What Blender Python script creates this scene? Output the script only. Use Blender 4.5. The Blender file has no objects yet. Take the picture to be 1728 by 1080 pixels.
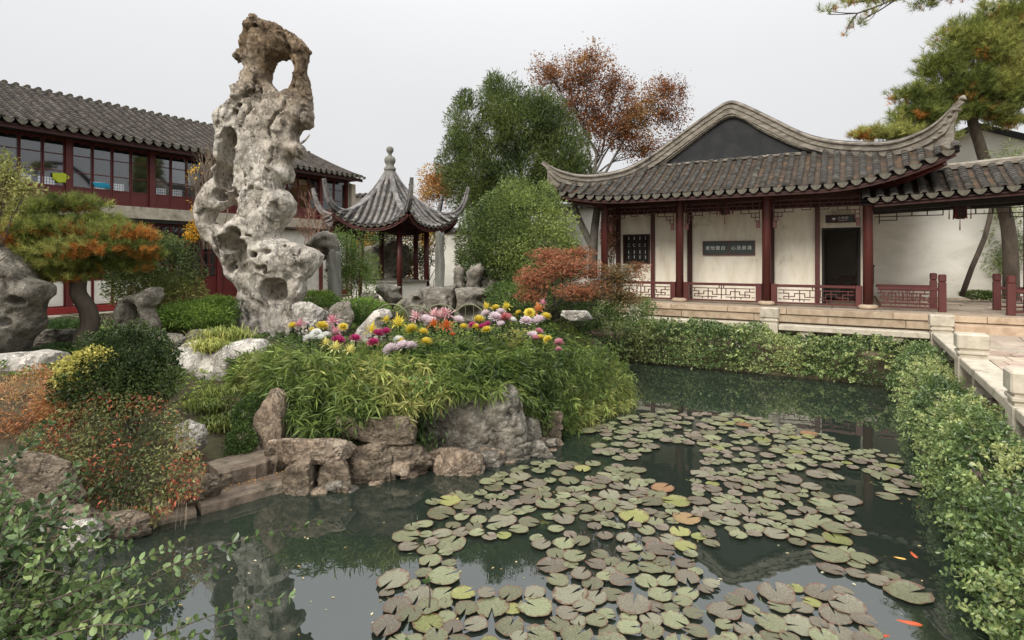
import bpy, math, random
import numpy as np
from mathutils import Vector, Matrix, Quaternion
sc = bpy.context.scene
random.seed(7); rng = np.random.default_rng(7)

# ---------------------------------------------------------------- camera, sky, sun, exposure
F = 950.0; CX, CY = 864.0, 435.0; EYE = 2.5            # focal length in photo pixels, principal point, eye height over the water
cam = bpy.data.objects.new('camera', bpy.data.cameras.new('camera'))
sc.collection.objects.link(cam); sc.camera = cam
cam.location = (0, 0, EYE); cam.rotation_euler = (math.radians(90), 0, 0)
cam.data.sensor_width = 36; cam.data.lens = 36*F/1728
cam.data.shift_y = -(540-CY)/1728
cam.data.clip_start = 0.05; cam.data.clip_end = 3000

world = bpy.data.worlds.new('World'); sc.world = world; world.use_nodes = True
wn = world.node_tree; wn.nodes.clear()
def N(nt, t, **kw):
    n = nt.nodes.new(t)
    for k, v in kw.items():
        if k in n.inputs.keys(): n.inputs[k].default_value = v
        else: setattr(n, k, v)
    return n
SUN_EL, SUN_AZ = math.radians(36), math.radians(214)
out = N(wn, 'ShaderNodeOutputWorld'); bg = N(wn, 'ShaderNodeBackground'); bg.inputs[1].default_value = 0.1
sky = N(wn, 'ShaderNodeTexSky'); sky.sky_type = 'NISHITA'; sky.sun_disc = False
sky.sun_elevation = SUN_EL; sky.sun_rotation = SUN_AZ; sky.dust_density = 6; sky.air_density = 1
tc = N(wn, 'ShaderNodeTexCoord'); sep = N(wn, 'ShaderNodeSeparateXYZ'); wn.links.new(tc.outputs['Generated'], sep.inputs[0])
# overcast cloud: luminance (1 + 2 sin elevation)/3, with faint uneven cloud
mx = N(wn, 'ShaderNodeMath', operation='MAXIMUM'); wn.links.new(sep.outputs[2], mx.inputs[0]); mx.inputs[1].default_value = 0
pw = N(wn, 'ShaderNodeMath', operation='POWER'); wn.links.new(mx.outputs[0], pw.inputs[0]); pw.inputs[1].default_value = 3.2
ml = N(wn, 'ShaderNodeMath', operation='MULTIPLY_ADD'); wn.links.new(pw.outputs[0], ml.inputs[0]); ml.inputs[1].default_value = 13; ml.inputs[2].default_value = 4.15
ns = N(wn, 'ShaderNodeTexNoise'); ns.inputs['Scale'].default_value = 1.6; ns.inputs['Detail'].default_value = 4
wn.links.new(tc.outputs['Generated'], ns.inputs['Vector'])
m3 = N(wn, 'ShaderNodeMath', operation='MULTIPLY_ADD'); wn.links.new(ns.outputs[0], m3.inputs[0]); m3.inputs[1].default_value = 0.16; m3.inputs[2].default_value = 0.92
m4 = N(wn, 'ShaderNodeMath', operation='MULTIPLY'); wn.links.new(ml.outputs[0], m4.inputs[0]); wn.links.new(m3.outputs[0], m4.inputs[1])
vm = N(wn, 'ShaderNodeVectorMath', operation='SCALE'); vm.inputs[0].default_value = (0.99, 0.99, 1.0); wn.links.new(m4.outputs[0], vm.inputs[3])
mixw = N(wn, 'ShaderNodeMixRGB'); mixw.inputs[0].default_value = 0.96
wn.links.new(sky.outputs[0], mixw.inputs[1]); wn.links.new(vm.outputs[0], mixw.inputs[2])
wn.links.new(mixw.outputs[0], bg.inputs[0]); wn.links.new(bg.outputs[0], out.inputs[0])

sun = bpy.data.objects.new('sun', bpy.data.lights.new('sun', 'SUN')); sc.collection.objects.link(sun)
sun.data.energy = 1.45; sun.data.angle = math.radians(24); sun.data.color = (1, .95, .87)
sun.rotation_euler = Vector((math.sin(SUN_AZ)*math.cos(SUN_EL), math.cos(SUN_AZ)*math.cos(SUN_EL), math.sin(SUN_EL))).to_track_quat('Z', 'Y').to_euler()
sc.view_settings.view_transform = 'Standard'; sc.view_settings.look = 'None'
sc.view_settings.gamma = 1; sc.view_settings.exposure = 0.95
try: sc.view_settings.use_curve_mapping = False
except Exception: pass
sc.cycles.max_bounces = 7; sc.cycles.diffuse_bounces = 3; sc.cycles.glossy_bounces = 3; sc.cycles.transparent_max_bounces = 8
sc.cycles.use_denoising = True

# ---------------------------------------------------------------- helpers
def W(px, py, d): return np.array([(px-CX)/F*d, d, EYE-(py-CY)/F*d])      # a point seen at a photo pixel, d metres away
def G(px, py, z=0.0):
    d = (EYE-z)*F/(py-CY); return np.array([(px-CX)/F*d, d, z])
HU = np.array([.858, -.5137]); HV = np.array([.5137, .858]); HR = np.array([8.6, 13.6]); HANG = math.atan2(-.5137, .858)
def H(x, y, z=0.0):
    p = HR + HU*x + HV*y; return np.array([p[0], p[1], z])
def toH(x, y):
    dx, dy = x-HR[0], y-HR[1]; return dx*HU[0]+dy*HU[1], dx*HV[0]+dy*HV[1]
def Hpx(px, y=None, x=None):
    """local hall coordinates of the plan point on the line y=const (or x=const) that lies behind photo column px"""
    r = (px-CX)/F
    if y is not None:
        b = HR+HV*y; t = (r*b[1]-b[0])/(HU[0]-r*HU[1]); return t
    b = HR+HU*x; return (r*b[1]-b[0])/(HV[0]-r*HV[1])

ROOT = {}
def thing(name, label, cat, loc=(0,0,0), rot=0.0, group=None, kind=None):
    o = bpy.data.objects.new(name, None); sc.collection.objects.link(o)
    o.location = tuple(map(float, loc)); o.rotation_euler = (0, 0, rot); o.empty_display_size = .1
    tag(o, label, cat, group, kind)
    ROOT[o.name] = Matrix.Translation(Vector(o.location)) @ Matrix.Rotation(rot, 4, 'Z')
    return o
def tag(o, label=None, cat=None, group=None, kind=None):
    if label: o['label'] = label
    if cat: o['category'] = cat
    if group: o['group'] = group
    if kind: o['kind'] = kind
    return o

class MB:
    def __init__(s): s.v = []; s.f = {}; s.c = []; s.n = 0; s.col = (1., 1., 1.)
    def add(s, v, f, col=None):
        v = np.asarray(v, float).reshape(-1, 3)
        if not isinstance(f, (list, tuple)) or (len(f) and np.isscalar(f[0][0])):
            fs = {}
            if isinstance(f, np.ndarray): fs = {f.shape[1]: f}
            else:
                for q in f: fs.setdefault(len(q), []).append(q)
        for k, a in fs.items(): s.f.setdefault(k, []).append(np.asarray(a, np.int64)+s.n)
        c = np.asarray(s.col if col is None else col, float)
        if c.ndim == 1: c = np.tile(c[:3], (len(v), 1))
        s.c.append(c); s.v.append(v); s.n += len(v); return s
    def verts(s): return np.concatenate(s.v) if s.v else np.zeros((0, 3))
    def build(s, name, mat, parent=None, smooth=False, world=False, loc=None, mesh_only=False):
        v = s.verts().copy(); c = np.concatenate(s.c)
        if loc is not None: v -= np.asarray(loc, float)
        if parent is not None and world:
            m = np.array(ROOT[parent.name].inverted()); v = v @ m[:3, :3].T + m[:3, 3]
        me = bpy.data.meshes.new(name)
        ks = sorted(s.f); loops = []; starts = []; tot = []; pos = 0
        for k in ks:
            a = np.concatenate(s.f[k]); loops.append(a.ravel()); starts.append(pos+np.arange(len(a))*k); tot.append(np.full(len(a), k)); pos += a.size
        loops = np.concatenate(loops); starts = np.concatenate(starts); tot = np.concatenate(tot)
        me.vertices.add(len(v)); me.vertices.foreach_set('co', v.astype(np.float32).ravel())
        me.loops.add(len(loops)); me.loops.foreach_set('vertex_index', loops.astype(np.int32))
        me.polygons.add(len(starts)); me.polygons.foreach_set('loop_start', starts.astype(np.int32))
        try: me.polygons.foreach_set('loop_total', tot.astype(np.int32))
        except Exception: pass
        me.update(calc_edges=True)
        me.polygons.foreach_set('use_smooth', np.full(len(starts), bool(smooth)))
        at = me.color_attributes.new('Col', 'FLOAT_COLOR', 'POINT')
        at.data.foreach_set('color', np.concatenate([c, np.ones((len(c), 1))], 1).astype(np.float32).ravel())
        me.materials.append(mat)
        if mesh_only: return me
        return link(name, me, parent, loc)
def link(name, me, parent=None, loc=None, rot=None, scale=None):
    o = bpy.data.objects.new(name, me); sc.collection.objects.link(o)
    if parent is not None: o.parent = parent
    if loc is not None: o.location = tuple(map(float, loc))
    if rot is not None: o.rotation_euler = rot
    if scale is not None: o.scale = scale if hasattr(scale, '__len__') else (scale,)*3
    return o
def child_at(o, parent):                       # parent an object, keeping its own coordinates as local ones
    o.parent = parent; return o

def box(mb, c, s, rz=0.0, bev=0.0, col=None, M=None):
    hx, hy, hz = s[0]/2, s[1]/2, s[2]/2; b = min(bev, hx*.45, hy*.45, hz*.45)
    if b <= 0:
        v = np.array([[x, y, z] for z in (-hz, hz) for y in (-hy, hy) for x in (-hx, hx)])
        f = [(0,2,3,1), (4,5,7,6), (0,1,5,4), (2,6,7,3), (0,4,6,2), (1,3,7,5)]
    else:
        v = []; idx = {}
        for sx in (-1, 1):
            for sy in (-1, 1):
                for sz in (-1, 1):
                    for a in range(3):
                        p = [sx*(hx-b), sy*(hy-b), sz*(hz-b)]; h = (hx, hy, hz)[a]; p[a] = (sx, sy, sz)[a]*h
                        idx[(sx, sy, sz, a)] = len(v); v.append(p)
        v = np.array(v); f = []
        for a in range(3):
            o1, o2 = [(1, 2), (2, 0), (0, 1)][a]
            for s_ in (-1, 1):
                q = []
                for (p1, p2) in ((-1, -1), (1, -1), (1, 1), (-1, 1)):
                    k = [0, 0, 0]; k[a] = s_; k[o1] = p1; k[o2] = p2; q.append(idx[(*k, a)])
                f.append(tuple(q if s_ > 0 else q[::-1]))
        for a in range(3):
            o1, o2 = [(1, 2), (2, 0), (0, 1)][a]
            for s1 in (-1, 1):
                for s2 in (-1, 1):
                    k0 = [0]*3; k1 = [0]*3; k0[o1] = k1[o1] = s1; k0[o2] = k1[o2] = s2; k0[a] = -1; k1[a] = 1
                    q = [idx[(*k0, o1)], idx[(*k1, o1)], idx[(*k1, o2)], idx[(*k0, o2)]]
                    f.append(tuple(q if s1*s2 < 0 else q[::-1]))
        for sx in (-1, 1):
            for sy in (-1, 1):
                for sz in (-1, 1):
                    q = [idx[(sx, sy, sz, a)] for a in range(3)]
                    f.append(tuple(q if sx*sy*sz > 0 else q[::-1]))
    if rz:
        cs, sn = math.cos(rz), math.sin(rz); v = v @ np.array([[cs, sn, 0], [-sn, cs, 0], [0, 0, 1]])
    if M is not None: v = v @ np.array(M).T
    v = v+np.asarray(c, float); mb.add(v, f, col); return mb
def bx(mb, x0, x1, y0, y1, z0, z1, bev=0.0, col=None):
    return box(mb, ((x0+x1)/2, (y0+y1)/2, (z0+z1)/2), (abs(x1-x0), abs(y1-y0), abs(z1-z0)), 0, bev, col)
def bar(mb, a, b, w, h=None, col=None):
    """square bar between two points"""
    a = np.asarray(a, float); b = np.asarray(b, float); h = h or w
    return tube(mb, [a, b], [1, 1], 4, col, sq=(w/2, h/2))
def tube(mb, path, rad, ns=8, col=None, sq=None, cap=True):
    P = np.asarray(path, float); n = len(P); rad = np.broadcast_to(np.asarray(rad, float), (n,))
    T = np.gradient(P, axis=0) if n > 2 else np.repeat((P[1:]-P[:-1]), 2, 0)
    T = T/(np.linalg.norm(T, axis=1)[:, None]+1e-9)
    up = np.array([0, 0, 1.]) if abs(T[0][2]) < .95 else np.array([0, 1., 0])
    V = []
    A = np.cross(up, T[0]); A /= np.linalg.norm(A)
    for i in range(n):
        A = A-T[i]*(A@T[i]); A /= (np.linalg.norm(A)+1e-9); B = np.cross(T[i], A)
        if sq: ring = [A*sx*sq[0]+B*sy*sq[1] for sx, sy in ((1, 1), (-1, 1), (-1, -1), (1, -1))]; V += [P[i]+q*rad[i] for q in ring]
        else:
            for k in range(ns):
                t = 2*math.pi*k/ns; V.append(P[i]+rad[i]*(A*math.cos(t)+B*math.sin(t)))
    m = 4 if sq else ns
    f = [(i*m+k, i*m+(k+1) % m, (i+1)*m+(k+1) % m, (i+1)*m+k) for i in range(n-1) for k in range(m)]
    if cap: f += [tuple(range(m))[::-1], tuple((n-1)*m+k for k in range(m))]
    mb.add(V, f, col); return mb
def lathe(mb, c, prof, ns=16, col=None):
    V = []; n = len(prof)
    for r, z in prof:
        for k in range(ns):
            t = 2*math.pi*k/ns; V.append((c[0]+r*math.cos(t), c[1]+r*math.sin(t), c[2]+z))
    f = [(i*ns+k, i*ns+(k+1) % ns, (i+1)*ns+(k+1) % ns, (i+1)*ns+k) for i in range(n-1) for k in range(ns)]
    f += [tuple(range(ns))[::-1], tuple((n-1)*ns+k for k in range(ns))]
    mb.add(V, f, col); return mb
def prism(mb, pts, off, col=None):
    P = np.asarray(pts, float); n = len(P); Q = P+np.asarray(off, float)
    mb.add(np.concatenate([P, Q]), [tuple(range(n))[::-1], tuple(range(n, 2*n))]+[(i, (i+1) % n, n+(i+1) % n, n+i) for i in range(n)], col); return mb
def sweep(mb, path, prof, col=None, up=(0, 0, 1), closed=True, scale=None):
    """sweep a (side, up) profile along a path, up staying upright"""
    P = np.asarray(path, float); n = len(P); T = np.gradient(P, axis=0) if n > 2 else np.repeat(P[1:]-P[:-1], 2, 0)
    T /= np.linalg.norm(T, axis=1)[:, None]; up = np.asarray(up, float); V = []; m = len(prof)
    sc_ = np.ones(n) if scale is None else np.asarray(scale)
    for i in range(n):
        h = T[i].copy(); L = np.cross(h, up); L /= np.linalg.norm(L)+1e-9; U = np.cross(L, T[i])
        for a, b in prof: V.append(P[i]+sc_[i]*(L*a+U*b))
    f = [(i*m+k, (i+1)*m+k, (i+1)*m+(k+1) % m, i*m+(k+1) % m) for i in range(n-1) for k in range(m)]
    f += [tuple(range(m)), tuple((n-1)*m+k for k in range(m))[::-1]]
    mb.add(V, f, col); return mb
def smooth_curve(pts, n):
    """Catmull-Rom through points"""
    P = np.asarray(pts, float); P = np.vstack([2*P[0]-P[1], P, 2*P[-1]-P[-2]]); m = len(P)-3; o = []
    for t in np.linspace(0, m-1e-6, n):
        i = int(t); u = t-i; a, b, c, d = P[i:i+4]
        o.append(.5*((2*b)+(c-a)*u+(2*a-5*b+4*c-d)*u*u+(3*b-a-3*c+d)*u**3))
    return np.array(o)

# ---- noise
def _h(ix, iy, iz, seed):
    h = (ix.astype(np.int64)*374761393+iy.astype(np.int64)*668265263+iz.astype(np.int64)*2147483647+seed*1274126177) & 0xffffffff
    h = ((h ^ (h >> 13))*1274126177) & 0xffffffff; h = ((h ^ (h >> 16))*2246822519) & 0xffffffff
    return ((h ^ (h >> 15)) & 0xffffff)/float(0xffffff)
def vnoise(p, seed=0):
    i = np.floor(p).astype(np.int64); f = p-i; u = f*f*(3-2*f); r = 0
    for dx in (0, 1):
        for dy in (0, 1):
            for dz in (0, 1):
                w = (u[:, 0] if dx else 1-u[:, 0])*(u[:, 1] if dy else 1-u[:, 1])*(u[:, 2] if dz else 1-u[:, 2])
                r = r+w*_h(i[:, 0]+dx, i[:, 1]+dy, i[:, 2]+dz, seed)
    return r
def fbm(p, oct=4, seed=0):
    r = 0; a = .5
    for o in range(oct): r = r+a*(vnoise(p*2**o, seed+o)-.5); a *= .5
    return r*2
def worley(p, seed=0):
    i = np.floor(p).astype(np.int64); best = np.full(len(p), 9.); sec = np.full(len(p), 9.)
    for dx in (-1, 0, 1):
        for dy in (-1, 0, 1):
            for dz in (-1, 0, 1):
                a, b, c = i[:, 0]+dx, i[:, 1]+dy, i[:, 2]+dz
                d = (a+_h(a, b, c, seed)-p[:, 0])**2+(b+_h(a, b, c, seed+1)-p[:, 1])**2+(c+_h(a, b, c, seed+2)-p[:, 2])**2
                sec = np.where(d < best, best, np.minimum(sec, d)); best = np.minimum(best, d)
    return np.sqrt(best), np.sqrt(sec)

# ---------------------------------------------------------------- materials
def newmat(name):
    m = bpy.data.materials.new(name); m.use_nodes = True; nt = m.node_tree; nt.nodes.clear()
    o = N(nt, 'ShaderNodeOutputMaterial'); p = N(nt, 'ShaderNodeBsdfPrincipled'); nt.links.new(p.outputs[0], o.inputs[0]); return m, nt, p, o
def ramp(nt, fac, stops):
    r = N(nt, 'ShaderNodeValToRGB'); cr = r.color_ramp
    while len(cr.elements) > 1: cr.elements.remove(cr.elements[-1])
    for k, (t, c) in enumerate(stops):
        e = cr.elements[0] if k == 0 else cr.elements.new(t); e.position = t; e.color = (*c, 1)
    nt.links.new(fac, r.inputs[0]); return r.outputs[0]
def pm(name, cols, scale=3.0, rough=.8, bump=.3, bscale=None, bdist=.02, stretch=(1, 1, 1), detail=8, spec=.3, vcol=True, moss=None, spots=None, band=None, distort=.4, cracks=0, fine=0):
    """procedural: noise between colours, times the Col attribute, with relief"""
    m, nt, p, o = newmat(name); L = nt.links.new
    tc = N(nt, 'ShaderNodeTexCoord'); mp = N(nt, 'ShaderNodeMapping'); mp.inputs['Scale'].default_value = stretch; L(tc.outputs['Object'], mp.inputs[0])
    ns = N(nt, 'ShaderNodeTexNoise'); ns.inputs['Scale'].default_value = scale; ns.inputs['Detail'].default_value = detail; ns.inputs['Roughness'].default_value = .62; ns.inputs['Distortion'].default_value = distort
    L(mp.outputs[0], ns.inputs['Vector'])
    k = len(cols); col = ramp(nt, ns.outputs[0], [(.28+.44*i/max(1, k-1), c) for i, c in enumerate(cols)])
    if moss:
        n2 = N(nt, 'ShaderNodeTexNoise'); n2.inputs['Scale'].default_value = moss[1]; n2.inputs['Detail'].default_value = 6; n2.inputs['Roughness'].default_value = .7; L(tc.outputs['Object'], n2.inputs['Vector'])
        fr = ramp(nt, n2.outputs[0], [(moss[2], (0, 0, 0)), (moss[2]+.12, (1, 1, 1))])
        mm = N(nt, 'ShaderNodeMixRGB'); L(fr, mm.inputs[0]); L(col, mm.inputs[1]); mm.inputs[2].default_value = (*moss[0], 1); col = mm.outputs[0]
    if spots:
        v = N(nt, 'ShaderNodeTexVoronoi'); v.inputs['Scale'].default_value = spots[1]; L(mp.outputs[0], v.inputs['Vector'])
        fr = ramp(nt, v.outputs[0], [(spots[2], (1, 1, 1)), (spots[2]+.12, (0, 0, 0))])
        mm = N(nt, 'ShaderNodeMixRGB'); L(fr, mm.inputs[0]); L(col, mm.inputs[1]); mm.inputs[2].default_value = (*spots[0], 1); col = mm.outputs[0]
    if fine:
        n4 = N(nt, 'ShaderNodeTexNoise'); n4.inputs['Scale'].default_value = fine; n4.inputs['Detail'].default_value = 8; n4.inputs['Roughness'].default_value = .8; L(mp.outputs[0], n4.inputs['Vector'])
        fr = ramp(nt, n4.outputs[0], [(.34, (.5, .48, .45)), (.48, (1., 1., 1.)), (.68, (1.25, 1.24, 1.2))]); mm = N(nt, 'ShaderNodeMixRGB', blend_type='MULTIPLY'); mm.inputs[0].default_value = 1; L(col, mm.inputs[1]); L(fr, mm.inputs[2]); col = mm.outputs[0]
    if vcol:
        at = N(nt, 'ShaderNodeAttribute'); at.attribute_name = 'Col'
        mm = N(nt, 'ShaderNodeMixRGB', blend_type='MULTIPLY'); mm.inputs[0].default_value = 1; L(col, mm.inputs[1]); L(at.outputs[0], mm.inputs[2]); col = mm.outputs[0]
    L(col, p.inputs['Base Color']); p.inputs['Roughness'].default_value = rough; p.inputs['Specular IOR Level'].default_value = spec
    if bump:
        b = N(nt, 'ShaderNodeBump'); b.inputs['Strength'].default_value = bump; b.inputs['Distance'].default_value = bdist
        nb = N(nt, 'ShaderNodeTexNoise'); nb.inputs['Scale'].default_value = bscale or scale*4; nb.inputs['Detail'].default_value = 8; nb.inputs['Roughness'].default_value = .65; L(mp.outputs[0], nb.inputs['Vector'])
        hgt = nb.outputs[0]
        if cracks:
            vo = N(nt, 'ShaderNodeTexVoronoi', feature='DISTANCE_TO_EDGE'); vo.inputs['Scale'].default_value = cracks
            dm = N(nt, 'ShaderNodeVectorMath', operation='MULTIPLY_ADD'); L(nb.outputs['Color'], dm.inputs[0]); dm.inputs[1].default_value = (.5, .5, .5); L(mp.outputs[0], dm.inputs[2]); L(dm.outputs[0], vo.inputs['Vector'])
            cr = ramp(nt, vo.outputs[0], [(0, (0, 0, 0)), (.06, (.6, .6, .6)), (.3, (1, 1, 1))]); ma = N(nt, 'ShaderNodeMixRGB', blend_type='MULTIPLY'); ma.inputs[0].default_value = .8; L(hgt, ma.inputs[1]); L(cr, ma.inputs[2]); hgt = ma.outputs[0]
        L(hgt, b.inputs['Height']); L(b.outputs[0], p.inputs['Normal'])
    return m
def leafmat(name, rough=.45, trans=.3, spec=.35):
    m, nt, p, o = newmat(name); L = nt.links.new
    at = N(nt, 'ShaderNodeAttribute'); at.attribute_name = 'Col'; L(at.outputs[0], p.inputs['Base Color'])
    p.inputs['Roughness'].default_value = rough; p.inputs['Specular IOR Level'].default_value = spec
    t = N(nt, 'ShaderNodeBsdfTranslucent'); L(at.outputs[0], t.inputs[0]); mx = N(nt, 'ShaderNodeMixShader'); mx.inputs[0].default_value = trans
    L(p.outputs[0], mx.inputs[1]); L(t.outputs[0], mx.inputs[2]); L(mx.outputs[0], o.inputs[0]); return m

M = {}
M['leaf'] = leafmat('leaf'); M['leaf_gloss'] = leafmat('leaf_gloss', .3, .2, .5); M['petal'] = leafmat('petal', .6, .35, .2); M['needle'] = leafmat('needle', .55, .15, .2)
M['bark'] = pm('bark', [(.05, .04, .03), (.13, .105, .08)], 6, .9, .9, 18, .02, (1, 1, .3))
M['bark_grey'] = pm('bark_grey', [(.08, .07, .06), (.2, .18, .15)], 8, .9, .8, 20, .02, (1, 1, .4))
M['tile'] = pm('roof_tile', [(.04, .037, .033), (.085, .078, .068), (.15, .14, .12)], 5, .85, .5, 40, .006, moss=((.11, .08, .045), 3.5, .6))
M['tile_pan'] = pm('roof_pan_tile', [(.035, .031, .027), (.075, .058, .043), (.17, .1, .055)], 4, .9, .5, 40, .006)
M['tile_left'] = pm('roof_tile_old', [(.04, .034, .029), (.075, .064, .055), (.12, .105, .09)], 4, .9, .5, 40, .006)
M['tile_pav'] = pm('roof_tile_pale', [(.07, .065, .06), (.16, .15, .138), (.27, .25, .23)], 3.5, .85, .4, 30, .006, (1, 1, 1), moss=((.05, .05, .05), 2.2, .57))
M['ridge'] = pm('ridge_mortar', [(.1, .088, .072), (.24, .21, .17), (.38, .35, .3)], 4, .9, .6, 25, .012, (1, 1, 3), moss=((.06, .055, .05), 2.6, .55))
M['ridge_dark'] = pm('ridge_dark', [(.05, .05, .05), (.16, .15, .145), (.34, .32, .3)], 4, .85, .5, 25, .01)
M['gable'] = pm('gable_paint', [(.012, .013, .014), (.02, .021, .023), (.032, .033, .034)], 2.5, .7, .15, 30, .004)
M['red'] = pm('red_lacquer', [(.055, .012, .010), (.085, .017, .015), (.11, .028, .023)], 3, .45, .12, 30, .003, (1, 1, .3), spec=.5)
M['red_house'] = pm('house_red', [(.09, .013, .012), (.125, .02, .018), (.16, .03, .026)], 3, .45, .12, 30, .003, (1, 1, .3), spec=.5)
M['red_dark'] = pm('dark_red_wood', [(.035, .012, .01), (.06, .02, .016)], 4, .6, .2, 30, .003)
M['red_bright'] = pm('bright_red_paint', [(.2, .02, .018), (.27, .035, .03)], 3, .45, .1, 30, .003)
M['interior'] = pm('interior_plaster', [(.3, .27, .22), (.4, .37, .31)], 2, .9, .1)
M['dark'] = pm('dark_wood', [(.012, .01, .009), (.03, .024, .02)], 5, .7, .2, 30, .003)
M['plaster'] = pm('lime_plaster', [(.64, .57, .45), (.78, .72, .6), (.86, .82, .72)], 2.2, .9, .2, 12, .006, (1.6, 1.6, .45), moss=((.5, .44, .35), 1.1, .6))
M['plaster_grey'] = pm('old_plaster', [(.6, .58, .51), (.74, .72, .65), (.82, .8, .74)], .9, .9, .15, 9, .006, (1, 1, 1.6), moss=((.5, .48, .41), .9, .62))
M['stone_tan'] = pm('tan_granite', [(.3, .22, .15), (.46, .36, .26), (.56, .46, .34)], 5, .85, .35, 60, .006, moss=((.2, .16, .11), 2.5, .62))
M['stone_kerb'] = pm('pale_granite', [(.34, .3, .23), (.48, .43, .34), (.58, .53, .43)], 6, .85, .4, 70, .005, moss=((.24, .21, .15), 2, .58))
M['paving'] = pm('paving_slab', [(.27, .2, .15), (.42, .34, .26), (.5, .42, .33)], 2.5, .85, .4, 30, .008)
M['ledge'] = pm('ledge_slab', [(.1, .075, .06), (.2, .15, .12), (.29, .23, .19)], 3, .85, .5, 25, .01)
M['soil'] = pm('soil', [(.03, .024, .015), (.075, .06, .035), (.1, .11, .045)], 3, .95, .8, 30, .03, vcol=False)
M['rock_white'] = pm('white_limestone', [(.3, .27, .23), (.56, .52, .46), (.78, .75, .69)], 3.2, .85, 1., 11, .07, (1, 1, .8), moss=((.13, .11, .09), 4.5, .6), cracks=3.2, fine=9)
M['rock_grey'] = pm('grey_limestone', [(.1, .09, .07), (.25, .225, .185), (.44, .41, .35)], 3.5, .9, 1., 14, .06, moss=((.05, .05, .035), 3, .6), cracks=3.2, fine=9)
M['rock_brown'] = pm('brown_stone', [(.075, .056, .038), (.22, .172, .122), (.42, .35, .27)], 3, .85, 1., 13, .06, (1, 1, 2.2), moss=((.05, .042, .034), 2.5, .58), cracks=3.2, fine=8)
M['rock_pink'] = pm('pink_stone', [(.13, .095, .065), (.34, .26, .19), (.52, .43, .335)], 3, .85, 1., 12, .05, (1.5, 1, 1), moss=((.1, .075, .06), 3, .6), cracks=3.2, fine=8)
M['pillar'] = pm('pillar_stone', [(.1, .1, .085), (.2, .195, .17), (.3, .29, .26)], 8, .9, .9, 24, .03, (1, 1, .15))
M['metal'] = pm('wire', [(.1, .1, .1), (.15, .15, .15)], 3, .4, 0)
M['bamboo'] = pm('bamboo_cane', [(.12, .13, .07), (.2, .2, .12)], 5, .6, .1)
M['white_paint'] = pm('white_paint', [(.7, .7, .68), (.8, .8, .78)], 3, .6, 0)
M['green_board'] = pm('green_grey_board', [(.045, .06, .055), (.065, .08, .072)], 5, .6, .1)
M['sign'] = pm('sign_brown', [(.03, .014, .014), (.045, .02, .02)], 5, .5, 0)
M['yellow_cloth'] = pm('yellow_cloth', [(.45, .55, .04), (.6, .7, .06)], 5, .8, 0)
M['blue_cloth'] = pm('blue_cloth', [(.02, .3, .5), (.04, .42, .65)], 5, .8, 0)
M['koi'] = pm('koi_orange', [(.42, .06, .02), (.5, .12, .04)], 12, .4, 0)
M['koi_gold'] = pm('koi_gold', [(.75, .35, .05), (.8, .5, .15)], 12, .4, 0)
# glass: partly see-through, mirror-like
m, nt, p, o = newmat('window_glass'); L = nt.links.new
p.inputs['Base Color'].default_value = (.03, .032, .035, 1); p.inputs['Roughness'].default_value = .5
t = N(nt, 'ShaderNodeBsdfTransparent'); t.inputs[0].default_value = (.8, .82, .82, 1); g = N(nt, 'ShaderNodeBsdfGlossy'); g.inputs['Roughness'].default_value = .03; g.inputs[0].default_value = (.85, .86, .88, 1)
fr = N(nt, 'ShaderNodeFresnel'); fr.inputs[0].default_value = 2.0; x1 = N(nt, 'ShaderNodeMixShader'); x1.inputs[0].default_value = .82
L(p.outputs[0], x1.inputs[1]); L(t.outputs[0], x1.inputs[2]); x2 = N(nt, 'ShaderNodeMixShader'); L(fr.outputs[0], x2.inputs[0]); L(x1.outputs[0], x2.inputs[1]); L(g.outputs[0], x2.inputs[2]); L(x2.outputs[0], o.inputs[0]); M['glass'] = m
# pond water: murky green body, mirror surface, faint ripples
m, nt, p, o = newmat('pond_water'); L = nt.links.new
d = N(nt, 'ShaderNodeBsdfDiffuse'); d.inputs[0].default_value = (.036, .05, .038, 1); t = N(nt, 'ShaderNodeBsdfTransparent'); t.inputs[0].default_value = (.55, .6, .5, 1)
g = N(nt, 'ShaderNodeBsdfGlossy'); g.inputs['Roughness'].default_value = .0; g.inputs[0].default_value = (.92, .95, .95, 1)
fr = N(nt, 'ShaderNodeFresnel'); fr.inputs[0].default_value = 2.3; x1 = N(nt, 'ShaderNodeMixShader'); x1.inputs[0].default_value = .5
tc = N(nt, 'ShaderNodeTexCoord'); nz = N(nt, 'ShaderNodeTexNoise'); nz.inputs['Scale'].default_value = 2.2; nz.inputs['Detail'].default_value = 3; L(tc.outputs['Object'], nz.inputs['Vector'])
b = N(nt, 'ShaderNodeBump'); b.inputs['Strength'].default_value = .12; b.inputs['Distance'].default_value = .012; L(nz.outputs[0], b.inputs['Height']); L(b.outputs[0], g.inputs['Normal'])
L(d.outputs[0], x1.inputs[1]); L(t.outputs[0], x1.inputs[2]); x2 = N(nt, 'ShaderNodeMixShader'); L(fr.outputs[0], x2.inputs[0]); L(x1.outputs[0], x2.inputs[1]); L(g.outputs[0], x2.inputs[2]); L(x2.outputs[0], o.inputs[0]); M['water'] = m
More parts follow.
